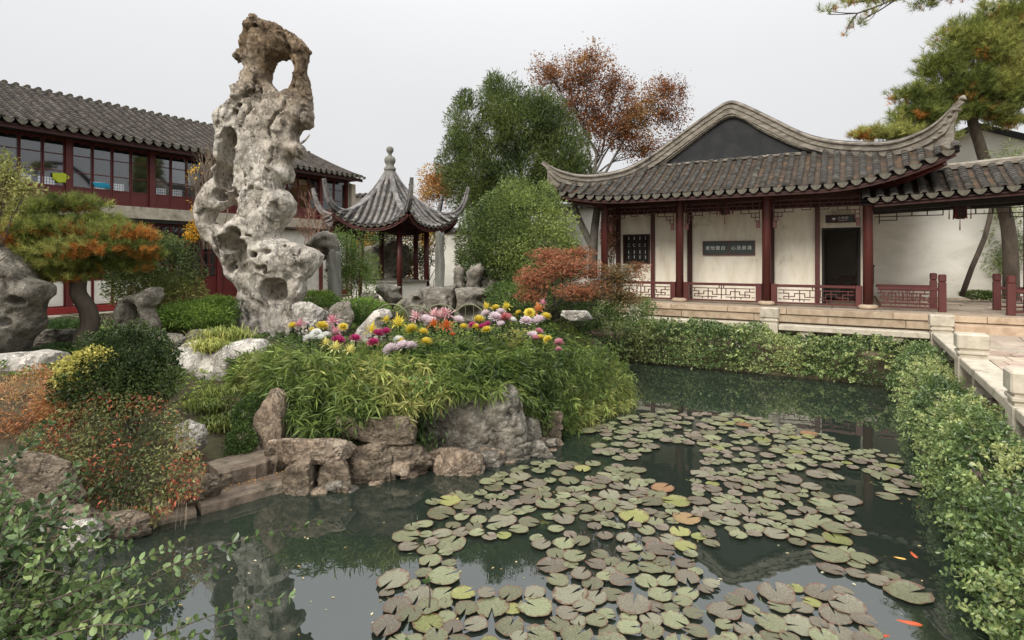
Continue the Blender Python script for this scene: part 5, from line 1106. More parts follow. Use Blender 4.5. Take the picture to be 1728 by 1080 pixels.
# island bank
B = [('tall pinkish slab standing on end at the left corner of the island bank', 438, 658, 488, 760, 6.55, 'rock_pink', 41, dict(th=.5, soft=20, rough=.07, tilt=(0, .1))),
     ('dark block under the tall pinkish slab beside the steps', 437, 755, 480, 826, 6.3, 'rock_brown', 42, {}),
     ('dark tapering stone dipping into the water, leftmost of the bank', 480, 776, 534, 862, 5.95, 'rock_brown', 43, dict(rough=.1)),
     ('blocky brown stone at the waterline right of the dark tapering stone', 536, 768, 590, 852, 6.05, 'rock_brown', 44, dict(rough=.1)),
     ('flat pink slab capping the two leftmost waterline stones', 471, 740, 590, 784, 6.1, 'rock_pink', 45, dict(th=.5, strata=.08, soft=18)),
     ('greyish sloping stone in the middle of the lower row of the bank', 580, 750, 664, 826, 6.25, 'rock_brown', 46, {}),
     ('long layered brown rock beneath the dark overhanging slab', 606, 736, 724, 802, 6.45, 'rock_brown', 47, dict(strata=.12)),
     ('dark overhanging slab under the bamboo in the middle of the bank', 576, 697, 706, 748, 6.4, 'rock_brown', 48, dict(th=.45, strata=.1, soft=20)),
     ('huge rough grey boulder with a pale scar in the island bank', 703, 640, 893, 775, 6.95, 'rock_grey', 49, dict(rough=.16, th=.6)),
     ('pale buff angular rock jutting into the water below the huge boulder', 732, 758, 816, 814, 6.45, 'rock_pink', 50, dict(rough=.16, th=.7)),
     ('thin pale wedge stone right of the buff angular rock', 800, 754, 853, 785, 6.85, 'rock_pink', 51, dict(rough=.16)),
     ('layered grey stone pile at the waterline right of the wedge stone', 840, 738, 920, 782, 7.1, 'rock_grey', 52, dict(strata=.14)),
     ('pointed greenish grey stone resting above the layered pile', 871, 703, 911, 745, 7.25, 'rock_grey', 53, dict(soft=24, rough=.07)),
     ('reddish brown stone under the hanging bamboo at the right of the bank', 900, 698, 946, 744, 7.6, 'rock_brown', 54, {}),
     ('last low brown stone of the bank before the open water', 918, 742, 956, 768, 7.5, 'rock_brown', 55, {}),
     ('narrow stone chinked between buff rock and long layered rock', 718, 778, 743, 806, 6.65, 'rock_brown', 56, {}),
     ('dark wet low stone at the waterline left of the buff rock', 655, 790, 726, 818, 6.45, 'rock_brown', 57, {}),
     ('small squarish stone between the pointed and the last stones', 904, 738, 924, 757, 7.45, 'rock_pink', 58, {}),
     # steps side
     ('brown square block stacked above the landing steps', 330, 736, 424, 806, 6.7, 'rock_brown', 60, dict(soft=26, rough=.06)),
     ('reddish boulder half covered by grass above the brown square block', 362, 664, 432, 728, 7.3, 'rock_brown', 61, {}),
     ('small white jagged rock at the right edge of the mottled creeper', 300, 712, 342, 760, 6.15, 'rock_white', 62, dict(rough=.2)),
     ('large pale brown rock above the water at the left edge', -12, 770, 134, 856, 5.0, 'rock_brown', 63, dict(th=.5, rough=.12, tilt=(0, .08))),
     ('dark wet slab under the large left rock', -10, 846, 180, 915, 4.9, 'rock_brown', 64, dict(th=.4, strata=.15)),
     ('small pale knob of rock at the left waterline', 112, 878, 168, 934, 4.75, 'rock_white', 65, {}),
     ('long brown rock lying left of the landing slab', 150, 862, 250, 912, 4.95, 'rock_brown', 66, dict(th=.5)),
     ('dark brown rock behind the trailing creeper roots', 210, 800, 345, 880, 5.45, 'rock_brown', 67, dict(th=.5))]
for (lab, x0, y0, x1, y1, d, mt, sd, kw) in B: rock(lab, x0, y0, x1, y1, d, mt, sd, **kw)
# small wedge stones in the joints of the bank
rgk = np.random.default_rng(77); WEDGE = []
ORD = 'first second third fourth fifth sixth seventh eighth ninth tenth eleventh twelfth thirteenth fourteenth fifteenth sixteenth seventeenth eighteenth nineteenth twentieth'.split()+['twenty-'+t for t in 'first second third fourth fifth sixth seventh eighth ninth'.split()]+['thirtieth']+['thirty-'+t for t in 'first second third fourth fifth sixth seventh eighth ninth'.split()]+['fortieth']+['forty-'+t for t in 'first second third fourth fifth sixth seventh eighth ninth'.split()]
for k in range(40):
    x = rgk.uniform(475, 940); yb = np.interp(x, [470, 560, 700, 800, 950], [835, 838, 808, 798, 758]); y = yb-rgk.uniform(-8, 26 if k % 3 else 60); d = 2.5*F/(yb-CY)+(.12 if k % 3 else .25); s = rgk.uniform(11, 25)
    k_ = d/F; c = W(x, y, d); mb = MB(); rock_mesh(mb, (0, 0, 0), (s*k_*.8, s*k_*.7, s*k_*.5), 200+k, .15, 8, 3); o = mb.build('wedge_stone', M[('rock_brown', 'rock_pink', 'rock_grey')[k % 3]], smooth=True); o.location = c
    tag(o, 'x', 'stone', 'wedge stones in the joints of the island bank'); WEDGE.append((x, o))
for k, (x, o) in enumerate(sorted(WEDGE, key=lambda t: t[0])): o['label'] = ORD[k]+' small wedge stone from the left in the joints of the island bank'
# landing steps and drowned slabs
def slab(label, a, b, dep, z0, z1, mat, seed, name='stone_slab', cat='stone slab'):
    a, b = np.array(a, float), np.array(b, float); L = np.hypot(*(b-a)); ang = math.atan2(b[1]-a[1], b[0]-a[0]); mb = MB(); n = 14
    V = []; rg = np.random.default_rng(seed)
    X = np.linspace(0, L, n); f0 = rg.normal(0, .012, n); f1 = rg.normal(0, .02, n)
    for i in range(n): V += [(X[i], f0[i], z0), (X[i], f0[i]-.01, z1-.02), (X[i], f0[i]+.015, z1), (X[i], dep+f1[i], z1+.005), (X[i], dep+f1[i], z0)]
    mb.add(V, [(i*5+k, (i+1)*5+k, (i+1)*5+(k+1) % 5, i*5+(k+1) % 5) for i in range(n-1) for k in range(5)]+[(4, 3, 2, 1, 0), tuple((n-1)*5+k for k in range(5))])
    o = mb.build(name, M[mat]); o.location = (a[0], a[1], 0); o.rotation_euler[2] = ang; return tag(o, label, cat)
M['slab'] = pm('wet_slab', [(.1, .075, .055), (.2, .155, .115), (.28, .23, .17)], 2.2, .75, 1, 14, .04, (1, 2.5, 1), fine=7, moss=((.06, .055, .035), 2.5, .56))
slab('long worn landing slab just above the water below the steps', (-3.02, 5.47), (-2.28, 6.16), .42, -.35, .10, 'slab', 1)
slab('left landing slab half under the trailing creeper', (-3.85, 4.86), (-3.05, 5.44), .4, -.35, .06, 'slab', 2)
slab('upper landing step with a split face beside the tall pinkish slab', (-3.05, 5.86), (-2.5, 6.42), .4, .0, .27, 'slab', 3)
slab('drowned brown slab seen through shallow water right of the landing', (-2.75, 5.05), (-1.95, 5.75), .75, -.3, -.10, 'slab', 4)
slab('drowned pointed slab farther out under the shallow water', (-2.35, 4.55), (-1.75, 4.95), .5, -.36, -.17, 'slab', 5)
slab('drowned dark slab in front of the left landing slab', (-3.4, 4.25), (-2.6, 4.85), .7, -.4, -.2, 'slab', 6)
for k, (x, y) in enumerate(((-3.1, 6.9), (-3.45, 7.35), (-2.95, 7.6), (-3.6, 8.0))):
    mb = MB(); rock_mesh(mb, (0, 0, 0), (.3, .25, .09), 120+k, .08, 8, 4, strata=0); o = mb.build('path_stone', M['paving'], smooth=True); o.location = (x, y, GZ(x, y)+.02); tag(o, ['flat path stone nearest the landing steps', 'flat path stone left of the grass tuft', 'flat path stone right of the white ledge foot', 'farthest flat path stone under the white draped ledge'][k], 'stone')
# ---- hoop fences
def hoops(label, pts, h, r=.014, name='hoop_fence', grid=False):
    f = thing(name, label, 'fence', (0, 0, 0))
    for a, b in pts:
        a, b = np.array(a), np.array(b); t = np.linspace(0, 1, 13); P = a+(b-a)*t[:, None]; P[:, 2] += h*np.sqrt(np.clip(1-(2*t-1)**2, 0, 1)); mb = MB(); tube(mb, P, r, 6); mb.build('hoop', M['bamboo'], f, True)
        for q in range(1, 8):
            if grid:
                mb = MB(); x = P[0]+(P[-1]-P[0])*q/8; x2 = P[min(12, int(q*12/8)+2)]; tube(mb, [x, x2], r*.6, 4); mb.build('brace', M['bamboo'], f); mb = MB(); x2 = P[max(0, int(q*12/8)-2)]; tube(mb, [x+[0, .02, 0], x2+[0, .02, 0]], r*.6, 4); mb.build('brace', M['bamboo'], f)
            elif q % 2: mb = MB(); x = P[0]+(P[-1]-P[0])*q/8; tube(mb, [x, [x[0], x[1], P[int(q*12/8)][2]]], r*.5, 4); mb.build('brace', M['bamboo'], f)
hz = lambda px, py, d: tuple(W(px, py, d))
hoops('low bamboo hoop fence behind the pink and yellow flowers', [(hz(628, 545, 10.9), hz(692, 545, 10.6)), (hz(665, 548, 10.7), hz(735, 548, 10.5)), (hz(712, 546, 10.6), hz(775, 546, 10.5)), (hz(765, 546, 10.6), hz(820, 546, 10.5))], .36)
mb = MB()
hoops('bamboo lattice hoop fence on the grass behind the pine trunk', [(hz(66, 560, 10.6), hz(152, 553, 10.9)), (hz(145, 553, 10.9), hz(205, 550, 11.2))], .26, grid=True)

# ================================================================ PLANTS
def bl(px, py, rx, ry, d, rd=1.0):
    k = d/F; c = W(px, py, d); return (c[0], c[1], c[2], rx*k, (rx+ry)/2*k*rd, ry*k)
def plant(name, label, cat, loc, group=None): return thing(name, label, cat, loc, 0, group)
def pfin(root, items):
    for mb, nm, mt in items: mb.build(nm, M[mt], root, False, world=True)
GREY_GREEN = [(.02, .038, .016), (.045, .08, .032), (.09, .145, .06), (.16, .225, .095), (.27, .31, .15)]
MID_GREEN = [(.02, .04, .012), (.045, .085, .025), (.09, .15, .045), (.17, .24, .08)]
BAMBOO = [(.022, .042, .014), (.06, .1, .03), (.115, .17, .05), (.18, .235, .08), (.3, .31, .13)]

# ---- hedges that hang over the water
def hedge(name, label, ax0, ax1, cen, wid, n, size, along, ztop, seed, side=1, spr=60):
    rt = thing(name, label, 'hedge', (HR[0], HR[1], 0), HANG); mb = MB(); s = ax0+(ax1-ax0)*rng.random(n); th = rng.random(n)*math.pi*1.12-.12; r = 1-.38*rng.random(n)**1.6
    q = np.stack([s*1.1, np.zeros(n), np.zeros(n)+seed], 1); b1 = fbm(q, 3, seed); q2 = np.stack([s*2.3, th*1.2, np.zeros(n)], 1); b2 = fbm(q2, 3, seed+4)
    zt = ztop(s)*(1+.16*b1); ww = wid*(1+.2*b1+.3*b2); rr = r*(1+.2*b2)
    c = cen-side*.0; u = c+side*np.cos(th)*ww*rr; z = np.where(th > 0, .12+np.sin(np.abs(th))*(zt-.12)*rr, .12+th*.9*rng.random(n))
    z = np.maximum(z, .02); keep = ~((th > 2.5) & (z < .5)); keep &= fbm(np.stack([s, u, z], 1)*2.6, 3, seed+6)+rng.normal(0, .12, n) > -.2; s, u, z, th = s[keep], u[keep], z[keep], th[keep]; n = len(s)
    P = np.stack([s, u, z], 1) if along == 'x' else np.stack([u, s, z], 1); out = np.stack([0*s, side*np.cos(th), np.sin(th)+.2], 1) if along == 'x' else np.stack([side*np.cos(th), 0*s, np.sin(th)+.2], 1)
    D = rdir(n, .25)+out*.7; cols = palette(P, GREY_GREEN, 1.3, seed, .25); (leaves6(mb, P, D, size*(.55+.8*rng.random(n)), .58, cols) if along == 'y' else leaves(mb, P, D, size*(.6+.8*rng.random(n)), .55, .22, .1, cols)); mb.build('foliage', M['leaf_gloss'], rt)
    mb = MB()                                   # sprays standing off the mass, and bare stems below
    m = int((ax1-ax0)*9)
    for k in range(m):
        s0 = ax0+(ax1-ax0)*rng.random(); t0 = rng.uniform(.1, 2.2); zt0 = float(ztop(np.array([s0]))[0]); a = np.array([s0, cen+side*math.cos(t0)*wid*.9, .12+math.sin(t0)*(zt0-.12)*.95]); d = np.array([rng.normal(0, .4), side*math.cos(t0)*.8, math.sin(t0)*.9+.1]); L = rng.uniform(.12, .3)
        if along != 'x': a = a[[1, 0, 2]]; d = d[[1, 0, 2]]
        d /= np.linalg.norm(d); e = a+d*L; e[2] -= .03; tube(mb, [a-d*.15, (a+e)/2+[0, 0, .015], e], [.004, .003, .0015], 4, (.5, .5, .4), cap=False)
    tag(mb.build('stems', M['bark'], rt), kind='stuff')
    lf = MB(); m = int((ax1-ax0)*spr); PP, DD = [], []
    for k in range(m):
        s0 = ax0+(ax1-ax0)*rng.random(); t0 = rng.uniform(-.1, 2.6); zt0 = float(ztop(np.array([s0]))[0]); a = np.array([s0, cen+side*math.cos(t0)*wid*.85, .12+math.sin(max(0, t0))*(zt0-.12)*.9]); d = np.array([rng.normal(0, .5), side*math.cos(t0)*.9, math.sin(t0)*.8+.15]); L = rng.uniform(.12, .3)
        if along != 'x': a = a[[1, 0, 2]]; d = d[[1, 0, 2]]
        d /= np.linalg.norm(d)
        for i in range(9): u = (i+1)/9; q = a+d*L*u+np.array([0, 0, -.06])*u*u; sd = np.cross(d, rng.normal(size=3)); PP += [q, q]; DD += [d*.5+sd, d*.5-sd]
    PP, DD = np.array(PP), np.array(DD); leaves6(lf, PP, DD, size*(.6+.5*rng.random(len(PP))), .6, palette(PP, GREY_GREEN[1:], 1.3, seed+2, .2)); lf.build('shoots', M['leaf_gloss'], rt); return rt
fh = lambda s: .86+.10*np.sin(s*1.7+1)+.62*np.exp(-((s+6.3)/1.0)**2)+.22*np.exp(-((s+2.15)/.28)**2)+.1*np.exp(-((s+4.4)/.5)**2)-.12*np.clip((s+1.2)/1.4, 0, 1)
hedge('far_hedge', 'dense grey-green hedge hanging over the water below the hall platform', -7.0, .5, -2.55, .52, 42000, .055, 'x', fh, 3, side=-1, spr=80)
nh = lambda s: .74+.08*np.sin(s*1.3)+.10*np.clip((-6.5-s)/4, 0, 1)
hedge('right_hedge', 'long leafy green hedge along the right bank, reaching toward the viewer', -11.9, -2.3, .76, .35, 36000, .042, 'y', nh, 8, side=-1, spr=130)
# ---- bamboo over the island
isl = thing('dwarf_bamboo', 'bright green dwarf bamboo spilling over the rocks of the island bank', 'bamboo', (-.6, 8.2, 0)); mb = MB()
def isl_pts(n):
    Pn = []
    while len(Pn) < n:
        x, y = rng.uniform(-3.1, 2.3), rng.uniform(6.5, 11.2); d = -poly_sd(POND, np.array([[x]]), np.array([[y]]))[0, 0]*-1
        if d < .12: continue
        if x < -2.2 and y < 7.4+(-2.2-x)*.3: continue
        if x < -2.65 and y > 8.1: continue
        if y > 9.9+.5*x and x < 0: continue
        Pn.append((x, y, GZ(x, y)+.02+.11*rng.random()**.7+.04*math.sin(x*3+y*2)))
    return np.array(Pn)
P = isl_pts(3600); clump_leaves(mb, P, 7, .155, .14, BAMBOO, .18, .3, 3, .9)
# drape over the edge: (px, top y, bottom y, distance)
DR = [(395, 600, 660, 7.6), (430, 590, 672, 7.3), (465, 585, 668, 6.9), (500, 590, 715, 6.55), (540, 590, 748, 6.45), (575, 600, 738, 6.45), (610, 600, 700, 6.5), (650, 600, 700, 6.5), (690, 600, 695, 6.6), (720, 605, 690, 6.7), (755, 600, 668, 6.75),
      (800, 600, 664, 6.85), (840, 595, 668, 7.0), (880, 590, 680, 7.3), (915, 585, 705, 7.6), (945, 580, 745, 7.8), (980, 580, 735, 8.2), (1015, 575, 700, 8.8), (1045, 600, 700, 9.2), (1062, 640, 690, 9.5)]
DR = np.array(DR); n = 3000; x = rng.uniform(392, 1064, n); yt = np.interp(x, DR[:, 0], DR[:, 1]); yb = np.interp(x, DR[:, 0], DR[:, 2]); dd = np.interp(x, DR[:, 0], DR[:, 3])
f = rng.random(n)**.85; wv = .86+.28*vnoise(np.stack([x/22, 0*x, 0*x], 1), 5); y = yt+(yb-yt)*f*wv; dd = dd+.55*(1-f)+rng.normal(0, .1, n); P = np.stack([(x-CX)/F*dd, dd, EYE-(y-CY)/F*dd], 1)
rightp = x > 890
clump_leaves(mb, P[~rightp], 7, .16, .13, BAMBOO, -.08, .22, 4, .9, outd=np.tile([0, -.15, 0], ((~rightp).sum(), 1)))
PR_ = P[rightp]; PR_ = np.concatenate([PR_+rng.normal(0, .07, PR_.shape) for _ in range(3)]); clump_leaves(mb, PR_, 6, .1, .17, BAMBOO, -.1, .3, 6, .9, outd=np.tile([.2, -.15, 0], (len(PR_), 1)))
mb.build('bamboo_leaves', M['leaf'], isl, world=True)
mb = MB()
for k in range(90): i = rng.integers(len(P)); p = P[i]; tube(mb, [p+[0, .25, -.1], p+[0, .1, .05], p], .004, 4, (.6, .8, .3), cap=False)
tag(mb.build('bamboo_stems', M['bamboo'], isl, world=True), kind='stuff')
# small creeper leaves on the bank stones
cr = thing('bank_creeper', 'thin trailing creeper hanging down left of the huge grey boulder', 'creeper', tuple(W(705, 700, 6.6))); mb = MB(); n = 420
x = rng.normal(712, 14, n); y = rng.uniform(630, 765, n); x += (y-640)*.04; dd = 6.7-.1*rng.random(n); P = np.stack([(x-CX)/F*dd, dd, EYE-(y-CY)/F*dd], 1); leaves(mb, P, rdir(n)*.5+[0, -.5, -.6], .05*(.6+.8*rng.random(n)), .6, .15, .2, palette(P, MID_GREEN, 2)); mb.build('foliage', M['leaf'], cr, world=True)

def shrub(name, label, cat, blobs, n, size, pal, stems=True, base=None, wr=.5, up=.3, clump=None, seed=0, mat='leaf', shell=.45, r0=.03, stemcol=(1, 1, 1), levels=(5, 4, 3), pscale=1.2, droop=.1, out=.8, group=None):
    b = np.array(blobs); c = b[:, :3].mean(0); base = np.array(base if base is not None else (c[0], c[1], GZ(c[0], c[1])))
    rt = thing(name, label, cat, base, 0, group); mb = MB(); mass(mb, blobs, n, size, pal, wr, shell, up, clump, droop, out, pscale, seed); mb.build('foliage', M[mat], rt, world=True)
    if stems:
        T, _ = blob_points(blobs, 90, .8); mb = MB(); branchy(mb, base, T, r0, levels, .1, 5, seed); mb.build('branches', M['bark'], rt, world=True)
    return rt
# ---- round bush, cypress-like tree, autumn tree
shrub('round_bush', 'large round glossy green bush between the pavilion and the hall', 'bush', [bl(875, 395, 95, 88, 15, .9), bl(840, 440, 72, 55, 15), bl(915, 435, 70, 60, 15), bl(885, 345, 62, 45, 15), bl(800, 410, 32, 50, 15), bl(870, 470, 90, 45, 15.2)], 48000, .07, [(.03, .052, .018), (.07, .108, .036), (.13, .18, .06), (.21, .27, .095)], seed=2, shell=.35, clump=(1.6, -.28))
def tree(name, label, root, trunk_top, blobs, n, size, pal, r0, seed, wr=.5, clump=None, shell=.9, nt=260, levels=(6, 5, 4), mat='leaf', bark='bark', up=.1, near_twig=.0, out=.4, cat='tree', trunk_path=None, droop=.1, rise=.1, jit=.25):
    rt = thing(name, label, cat, root); mb = MB(); tp = smooth_curve(trunk_path if trunk_path is not None else [root, (np.array(root)+trunk_top)/2+np.array([.08, 0, 0]), trunk_top], 14); tube(mb, tp, np.linspace(r0*1.25, r0*.85, 14), 10, cap=False); mb.build('trunk', M[bark], rt, True, world=True)
    T, _ = blob_points(blobs, nt, .9); mb = MB(); ends = branchy(mb, trunk_top, T, r0*.8, levels, .1, 6, seed, rise); mb.build('branches', M[bark], rt, True, world=True)
    mb = MB()
    if near_twig:
        m = int(n*.85); i = rng.integers(len(ends), size=m); P = ends[i]+rng.normal(0, near_twig, (m, 3))*(.4+rng.random((m, 1))); leaves(mb, P, rdir(m, up), size*(.6+.8*rng.random(m)), wr, .2, droop, palette(P, pal, .7, seed, jit)); n -= m
    mass(mb, blobs, n, size, pal, wr, shell, up, clump, droop, out, .8, seed, jit=jit); mb.build('crown', M[mat], rt, world=True); return rt
CYP = [(.02, .033, .011), (.04, .064, .02), (.07, .105, .03), (.11, .15, .05)]
tree('evergreen_tree', 'big dense mid-green evergreen tree behind the round bush', tuple(W(885, 470, 21)), W(880, 330, 21), [bl(845, 180, 42, 55, 21), bl(880, 215, 75, 60, 21), bl(790, 215, 36, 55, 21), bl(800, 290, 58, 70, 21), bl(870, 300, 85, 70, 21), bl(945, 270, 52, 75, 21), bl(965, 300, 36, 40, 21), bl(765, 270, 26, 42, 21), bl(915, 190, 40, 38, 21), bl(850, 350, 80, 50, 21), bl(835, 145, 16, 24, 21), bl(785, 170, 14, 20, 21)],
     105000, .17, CYP, .2, 5, wr=.15, clump=(1.3, -.16), shell=.65, up=.75, out=.55)
AUT = [(.07, .03, .016), (.14, .055, .026), (.2, .085, .034), (.24, .14, .05)]
tree('autumn_tree', 'tall open tree with rust-red autumn leaves behind the evergreen and the hall roof', tuple(W(1000, 480, 25)), W(1000, 300, 25), [bl(985, 130, 55, 50, 25), bl(1010, 200, 62, 60, 25), bl(1070, 190, 60, 52, 25), bl(1120, 190, 42, 50, 25), bl(925, 125, 42, 36, 25), bl(1090, 250, 55, 26, 25), bl(960, 180, 40, 42, 25), bl(1125, 150, 36, 26, 25), bl(1035, 140, 40, 30, 25), bl(1000, 95, 34, 24, 25), bl(1055, 225, 50, 30, 25)],
     36000, .085, AUT, .17, 9, wr=.6, nt=900, levels=(7, 6, 6), near_twig=.17, clump=(1.2, .02), shell=1, mat='leaf', bark='bark_grey', jit=.3)
shrub('orange_tree', 'small orange-leaved tree peeping between the pavilion roof and the evergreen', 'tree', [bl(735, 300, 34, 26, 23), bl(750, 320, 30, 36, 23), bl(720, 330, 22, 24, 23)], 6000, .09, [(.2, .09, .03), (.36, .2, .07), (.4, .28, .1)], seed=12, clump=(1.5, -.05), shell=.9)
# forked bare trunks beside the hall
ft = thing('forked_trunks', 'forked bare tree trunks against the white wall under the left hall eave', 'tree', tuple(W(992, 470, 17.5))); mb = MB(); tube(mb, smooth_curve([W(1000, 470, 17.5), W(1002, 410, 17.5), W(1005, 372, 17.5), W(1012, 330, 17.5), W(1015, 290, 17.5)], 12), np.linspace(.14, .1, 12), 9); mb.build('trunk', M['bark_grey'], ft, True, world=True)
mb = MB(); tube(mb, smooth_curve([W(1001, 420, 17.5), W(990, 398, 17.5), W(974, 362, 17.5), W(962, 320, 17.6), W(955, 290, 17.6)], 12), np.linspace(.11, .08, 12), 9); mb.build('limb', M['bark_grey'], ft, True, world=True)
shrub('pink_leaved_shrub', 'pinkish dry-leaved shrub seen between the hall columns at its left end', 'shrub', [bl(1030, 400, 18, 36, 18.5), bl(1035, 370, 14, 20, 18.5)], 2600, .08, [(.2, .1, .08), (.34, .2, .16), (.4, .28, .22)], seed=19, shell=.9)
# ---- red maple
mp_ = [bl(960, 450, 62, 22, 11.6, 1.3), bl(900, 470, 36, 24, 11.4, 1.3), bl(1040, 465, 52, 22, 11.6, 1.3), bl(930, 430, 40, 14, 11.8, 1.3), bl(990, 490, 60, 18, 11.2, 1.3), bl(895, 500, 28, 12, 11.2, 1.3), bl(1050, 500, 36, 16, 11.3, 1.3), bl(980, 425, 30, 10, 11.9, 1.2), bl(1075, 450, 24, 10, 11.8, 1.2)]
rt = thing('red_maple', 'low spreading red and orange laceleaf maple in front of the hall left end', 'tree', tuple(G(925, 545, .95))); root = np.array(G(925, 545, .95)); T, _ = blob_points(mp_, 330, .7); mb = MB()
for k in range(5): branchy(mb, root+[.05*k-.1, .03*k, 0], T[k::5], .035, (5, 5), .1, 6, k, .1, .5)
mb.build('branches', M['bark_grey'], rt, True, world=True)
mb = MB(); P, d = blob_points(mp_, 10500, .9, (2.2, -.25)); cols = palette(P, [(.1, .08, .035), (.17, .075, .042), (.23, .1, .055), (.28, .1, .065), (.3, .17, .11)], .9, 3, .22); nn = len(P); D = rdir(nn); D[:, 2] = D[:, 2]*.35-.25
for a in (-.9, -.45, 0, .45, .9):
    ca, sa = math.cos(a), math.sin(a); D2 = np.stack([D[:, 0]*ca-D[:, 1]*sa, D[:, 0]*sa+D[:, 1]*ca, D[:, 2]], 1); leaves(mb, P, D2, .062*(1-.3*abs(a))*(.7+.5*rng.random(nn)), .2, .1, .15, cols)
mb.build('crown', M['leaf'], rt, world=True)
# ---- pine needles
def sprigs(mb, P, D, k, L, w, cols):
    n = len(P); Q = np.repeat(P, k, 0)+np.repeat(D, k, 0)*(rng.random((n*k, 1))-.5)*L*.9; DD = np.repeat(D/np.linalg.norm(D, axis=1)[:, None], k, 0)*.8+rdir(n*k)*.75; DD /= np.linalg.norm(DD, axis=1)[:, None]
    S = np.cross(DD, rdir(n*k)); S /= np.linalg.norm(S, axis=1)[:, None]; LL = L*(.7+.5*rng.random((n*k, 1))); V = np.stack([Q-S*w/2, Q+S*w/2, Q+DD*LL], 1).reshape(-1, 3); i = np.arange(n*k)[:, None]*3
    c = np.repeat(cols, k, 0)*(1+rng.normal(0, .2, (n*k, 1))); mb.add(V, i+np.array([[0, 1, 2]]), np.repeat(np.clip(c, .005, .9), 3, 0))
PG = [(.06, .085, .025), (.13, .165, .045), (.22, .25, .08), (.3, .31, .12)]; PO = [(.2, .085, .025), (.33, .14, .04), (.3, .19, .06)]
def pine(name, label, root, path, blobs, n, L, w, k, orange, seed, r0, nt=150, cat='pine tree', levels=(6, 5), flat=1.0):
    rt = thing(name, label, cat, tuple(root)); mb = MB(); tp = smooth_curve(path, 22); tube(mb, tp, np.linspace(r0*1.3, r0*.7, 22), 11, cap=False); mb.build('trunk', M['bark'], rt, True, world=True)
    T, _ = blob_points(blobs, nt, .9); mb = MB(); branchy(mb, tp[-1], T, r0*.55, levels, .16, 6, seed, .05, .45); mb.build('branches', M['bark'], rt, True, world=True)
    P, d = blob_points(blobs, n, .8, (1.8, -.3)); D = d*.6+rdir(len(P))*.5; D[:, 2] = np.abs(D[:, 2])+.25; c = palette(P, PG, 1.2, seed, .15)
    o = palette(P, PO, 1.2, seed+1, .15); b = np.array(blobs); low = np.array([((P-bb[:3])/bb[3:]) for bb in b]); jj = np.argmin((low**2).sum(2), 0); hrel = low[jj, np.arange(len(P)), 2]
    m = (fbm(P*2.4, 2, seed+8)*1.6-hrel*.55+orange+rng.normal(0, .15, len(P))) > .5; c[m] = o[m]; mb = MB(); sprigs(mb, P, D, k, L, w, c); mb.build('needles', M['needle'], rt, world=True); return rt
bp = [bl(50, 352, 55, 17, 9.4, 1.3), bl(125, 345, 55, 15, 9.6, 1.3), bl(90, 385, 90, 20, 9.3, 1.3), bl(200, 395, 62, 16, 9.4, 1.3), bl(30, 400, 45, 18, 9.0, 1.3), bl(140, 420, 100, 17, 9.2, 1.3), bl(225, 420, 42, 13, 9.3, 1.3), bl(90, 445, 62, 13, 9.1, 1.2), bl(130, 452, 40, 12, 9.3, 1.2), bl(20, 460, 42, 10, 8.9, 1.2), bl(30, 475, 28, 9, 8.8, 1.2), bl(165, 375, 50, 15, 9.6, 1.2), bl(240, 400, 26, 10, 9.4, 1.2), bl(205, 448, 52, 12, 9.5, 1.2), bl(60, 425, 50, 14, 9.2, 1.2), bl(250, 430, 30, 11, 9.5, 1.2), bl(110, 468, 50, 9, 9.2, 1.2)]
pine('twisted_garden_pine', 'flat-topped twisted garden pine with green and orange needles at left', W(145, 600, 9.3), [W(142, 600, 9.3), W(140, 575, 9.3), W(152, 550, 9.3), W(147, 520, 9.3), W(132, 495, 9.3), W(136, 465, 9.3), W(150, 440, 9.35), W(140, 410, 9.4)], bp, 5000, .11, .007, 26, .13, 4, .125, 120)
rp = [bl(1500, 225, 62, 14, 15.5), bl(1560, 195, 62, 26, 15.5), bl(1540, 160, 40, 18, 15.5), bl(1620, 150, 70, 34, 15.5), bl(1590, 110, 45, 26, 15.5), bl(1690, 150, 60, 50, 15.5), bl(1670, 80, 60, 45, 15.5), bl(1620, 60, 40, 26, 15.5), bl(1710, 30, 60, 45, 15.5), bl(1770, 110, 60, 70, 15.5), bl(1460, 228, 28, 9, 15.5), bl(1560, 230, 60, 14, 15.5), bl(1640, 190, 60, 14, 15.5), bl(1700, 205, 40, 14, 15.5)]
pine('tall_leaning_pine', 'tall pine leaning behind the corridor, its green boughs spreading over the roof corner', W(1706, 502, 16.2), [W(1706, 505, 16.2), W(1706, 450, 16.2), W(1702, 390, 16.2), W(1690, 340, 16), W(1668, 290, 15.9), W(1652, 240, 15.8), W(1640, 195, 15.6), W(1655, 150, 15.5)], rp, 10500, .18, .010, 22, -.22, 6, .155, 320, levels=(7, 6))
np_ = [bl(1395, 16, 18, 7, 11), bl(1440, 4, 26, 8, 11), bl(1445, 40, 16, 10, 11), bl(1430, 60, 14, 6, 11), bl(1560, 8, 30, 12, 11), bl(1480, 0, 50, 6, 11), bl(1520, -12, 60, 8, 11), bl(1470, 20, 10, 8, 11), bl(1640, -20, 60, 16, 11)]
pine('overhanging_pine_branch', 'thin brownish pine branch hanging into the sky from the top edge', W(1800, 60, 12), [W(1860, 500, 13), W(1850, 200, 13), W(1830, 60, 12.4), W(1790, -30, 11.6), W(1700, -40, 11.2)], np_, 420, .12, .006, 24, .1, 16, .14, 60)
mb = MB(); tube(mb, smooth_curve([W(1623, 500, 15.9), W(1640, 452, 15.9), W(1662, 400, 15.9), W(1674, 350, 15.95), W(1684, 318, 16)], 9), np.linspace(.07, .055, 9), 8); o = mb.build('prop_pole', M['bark'], smooth=True); tag(o, 'slanting wooden pole propping up the leaning pine', 'pole')
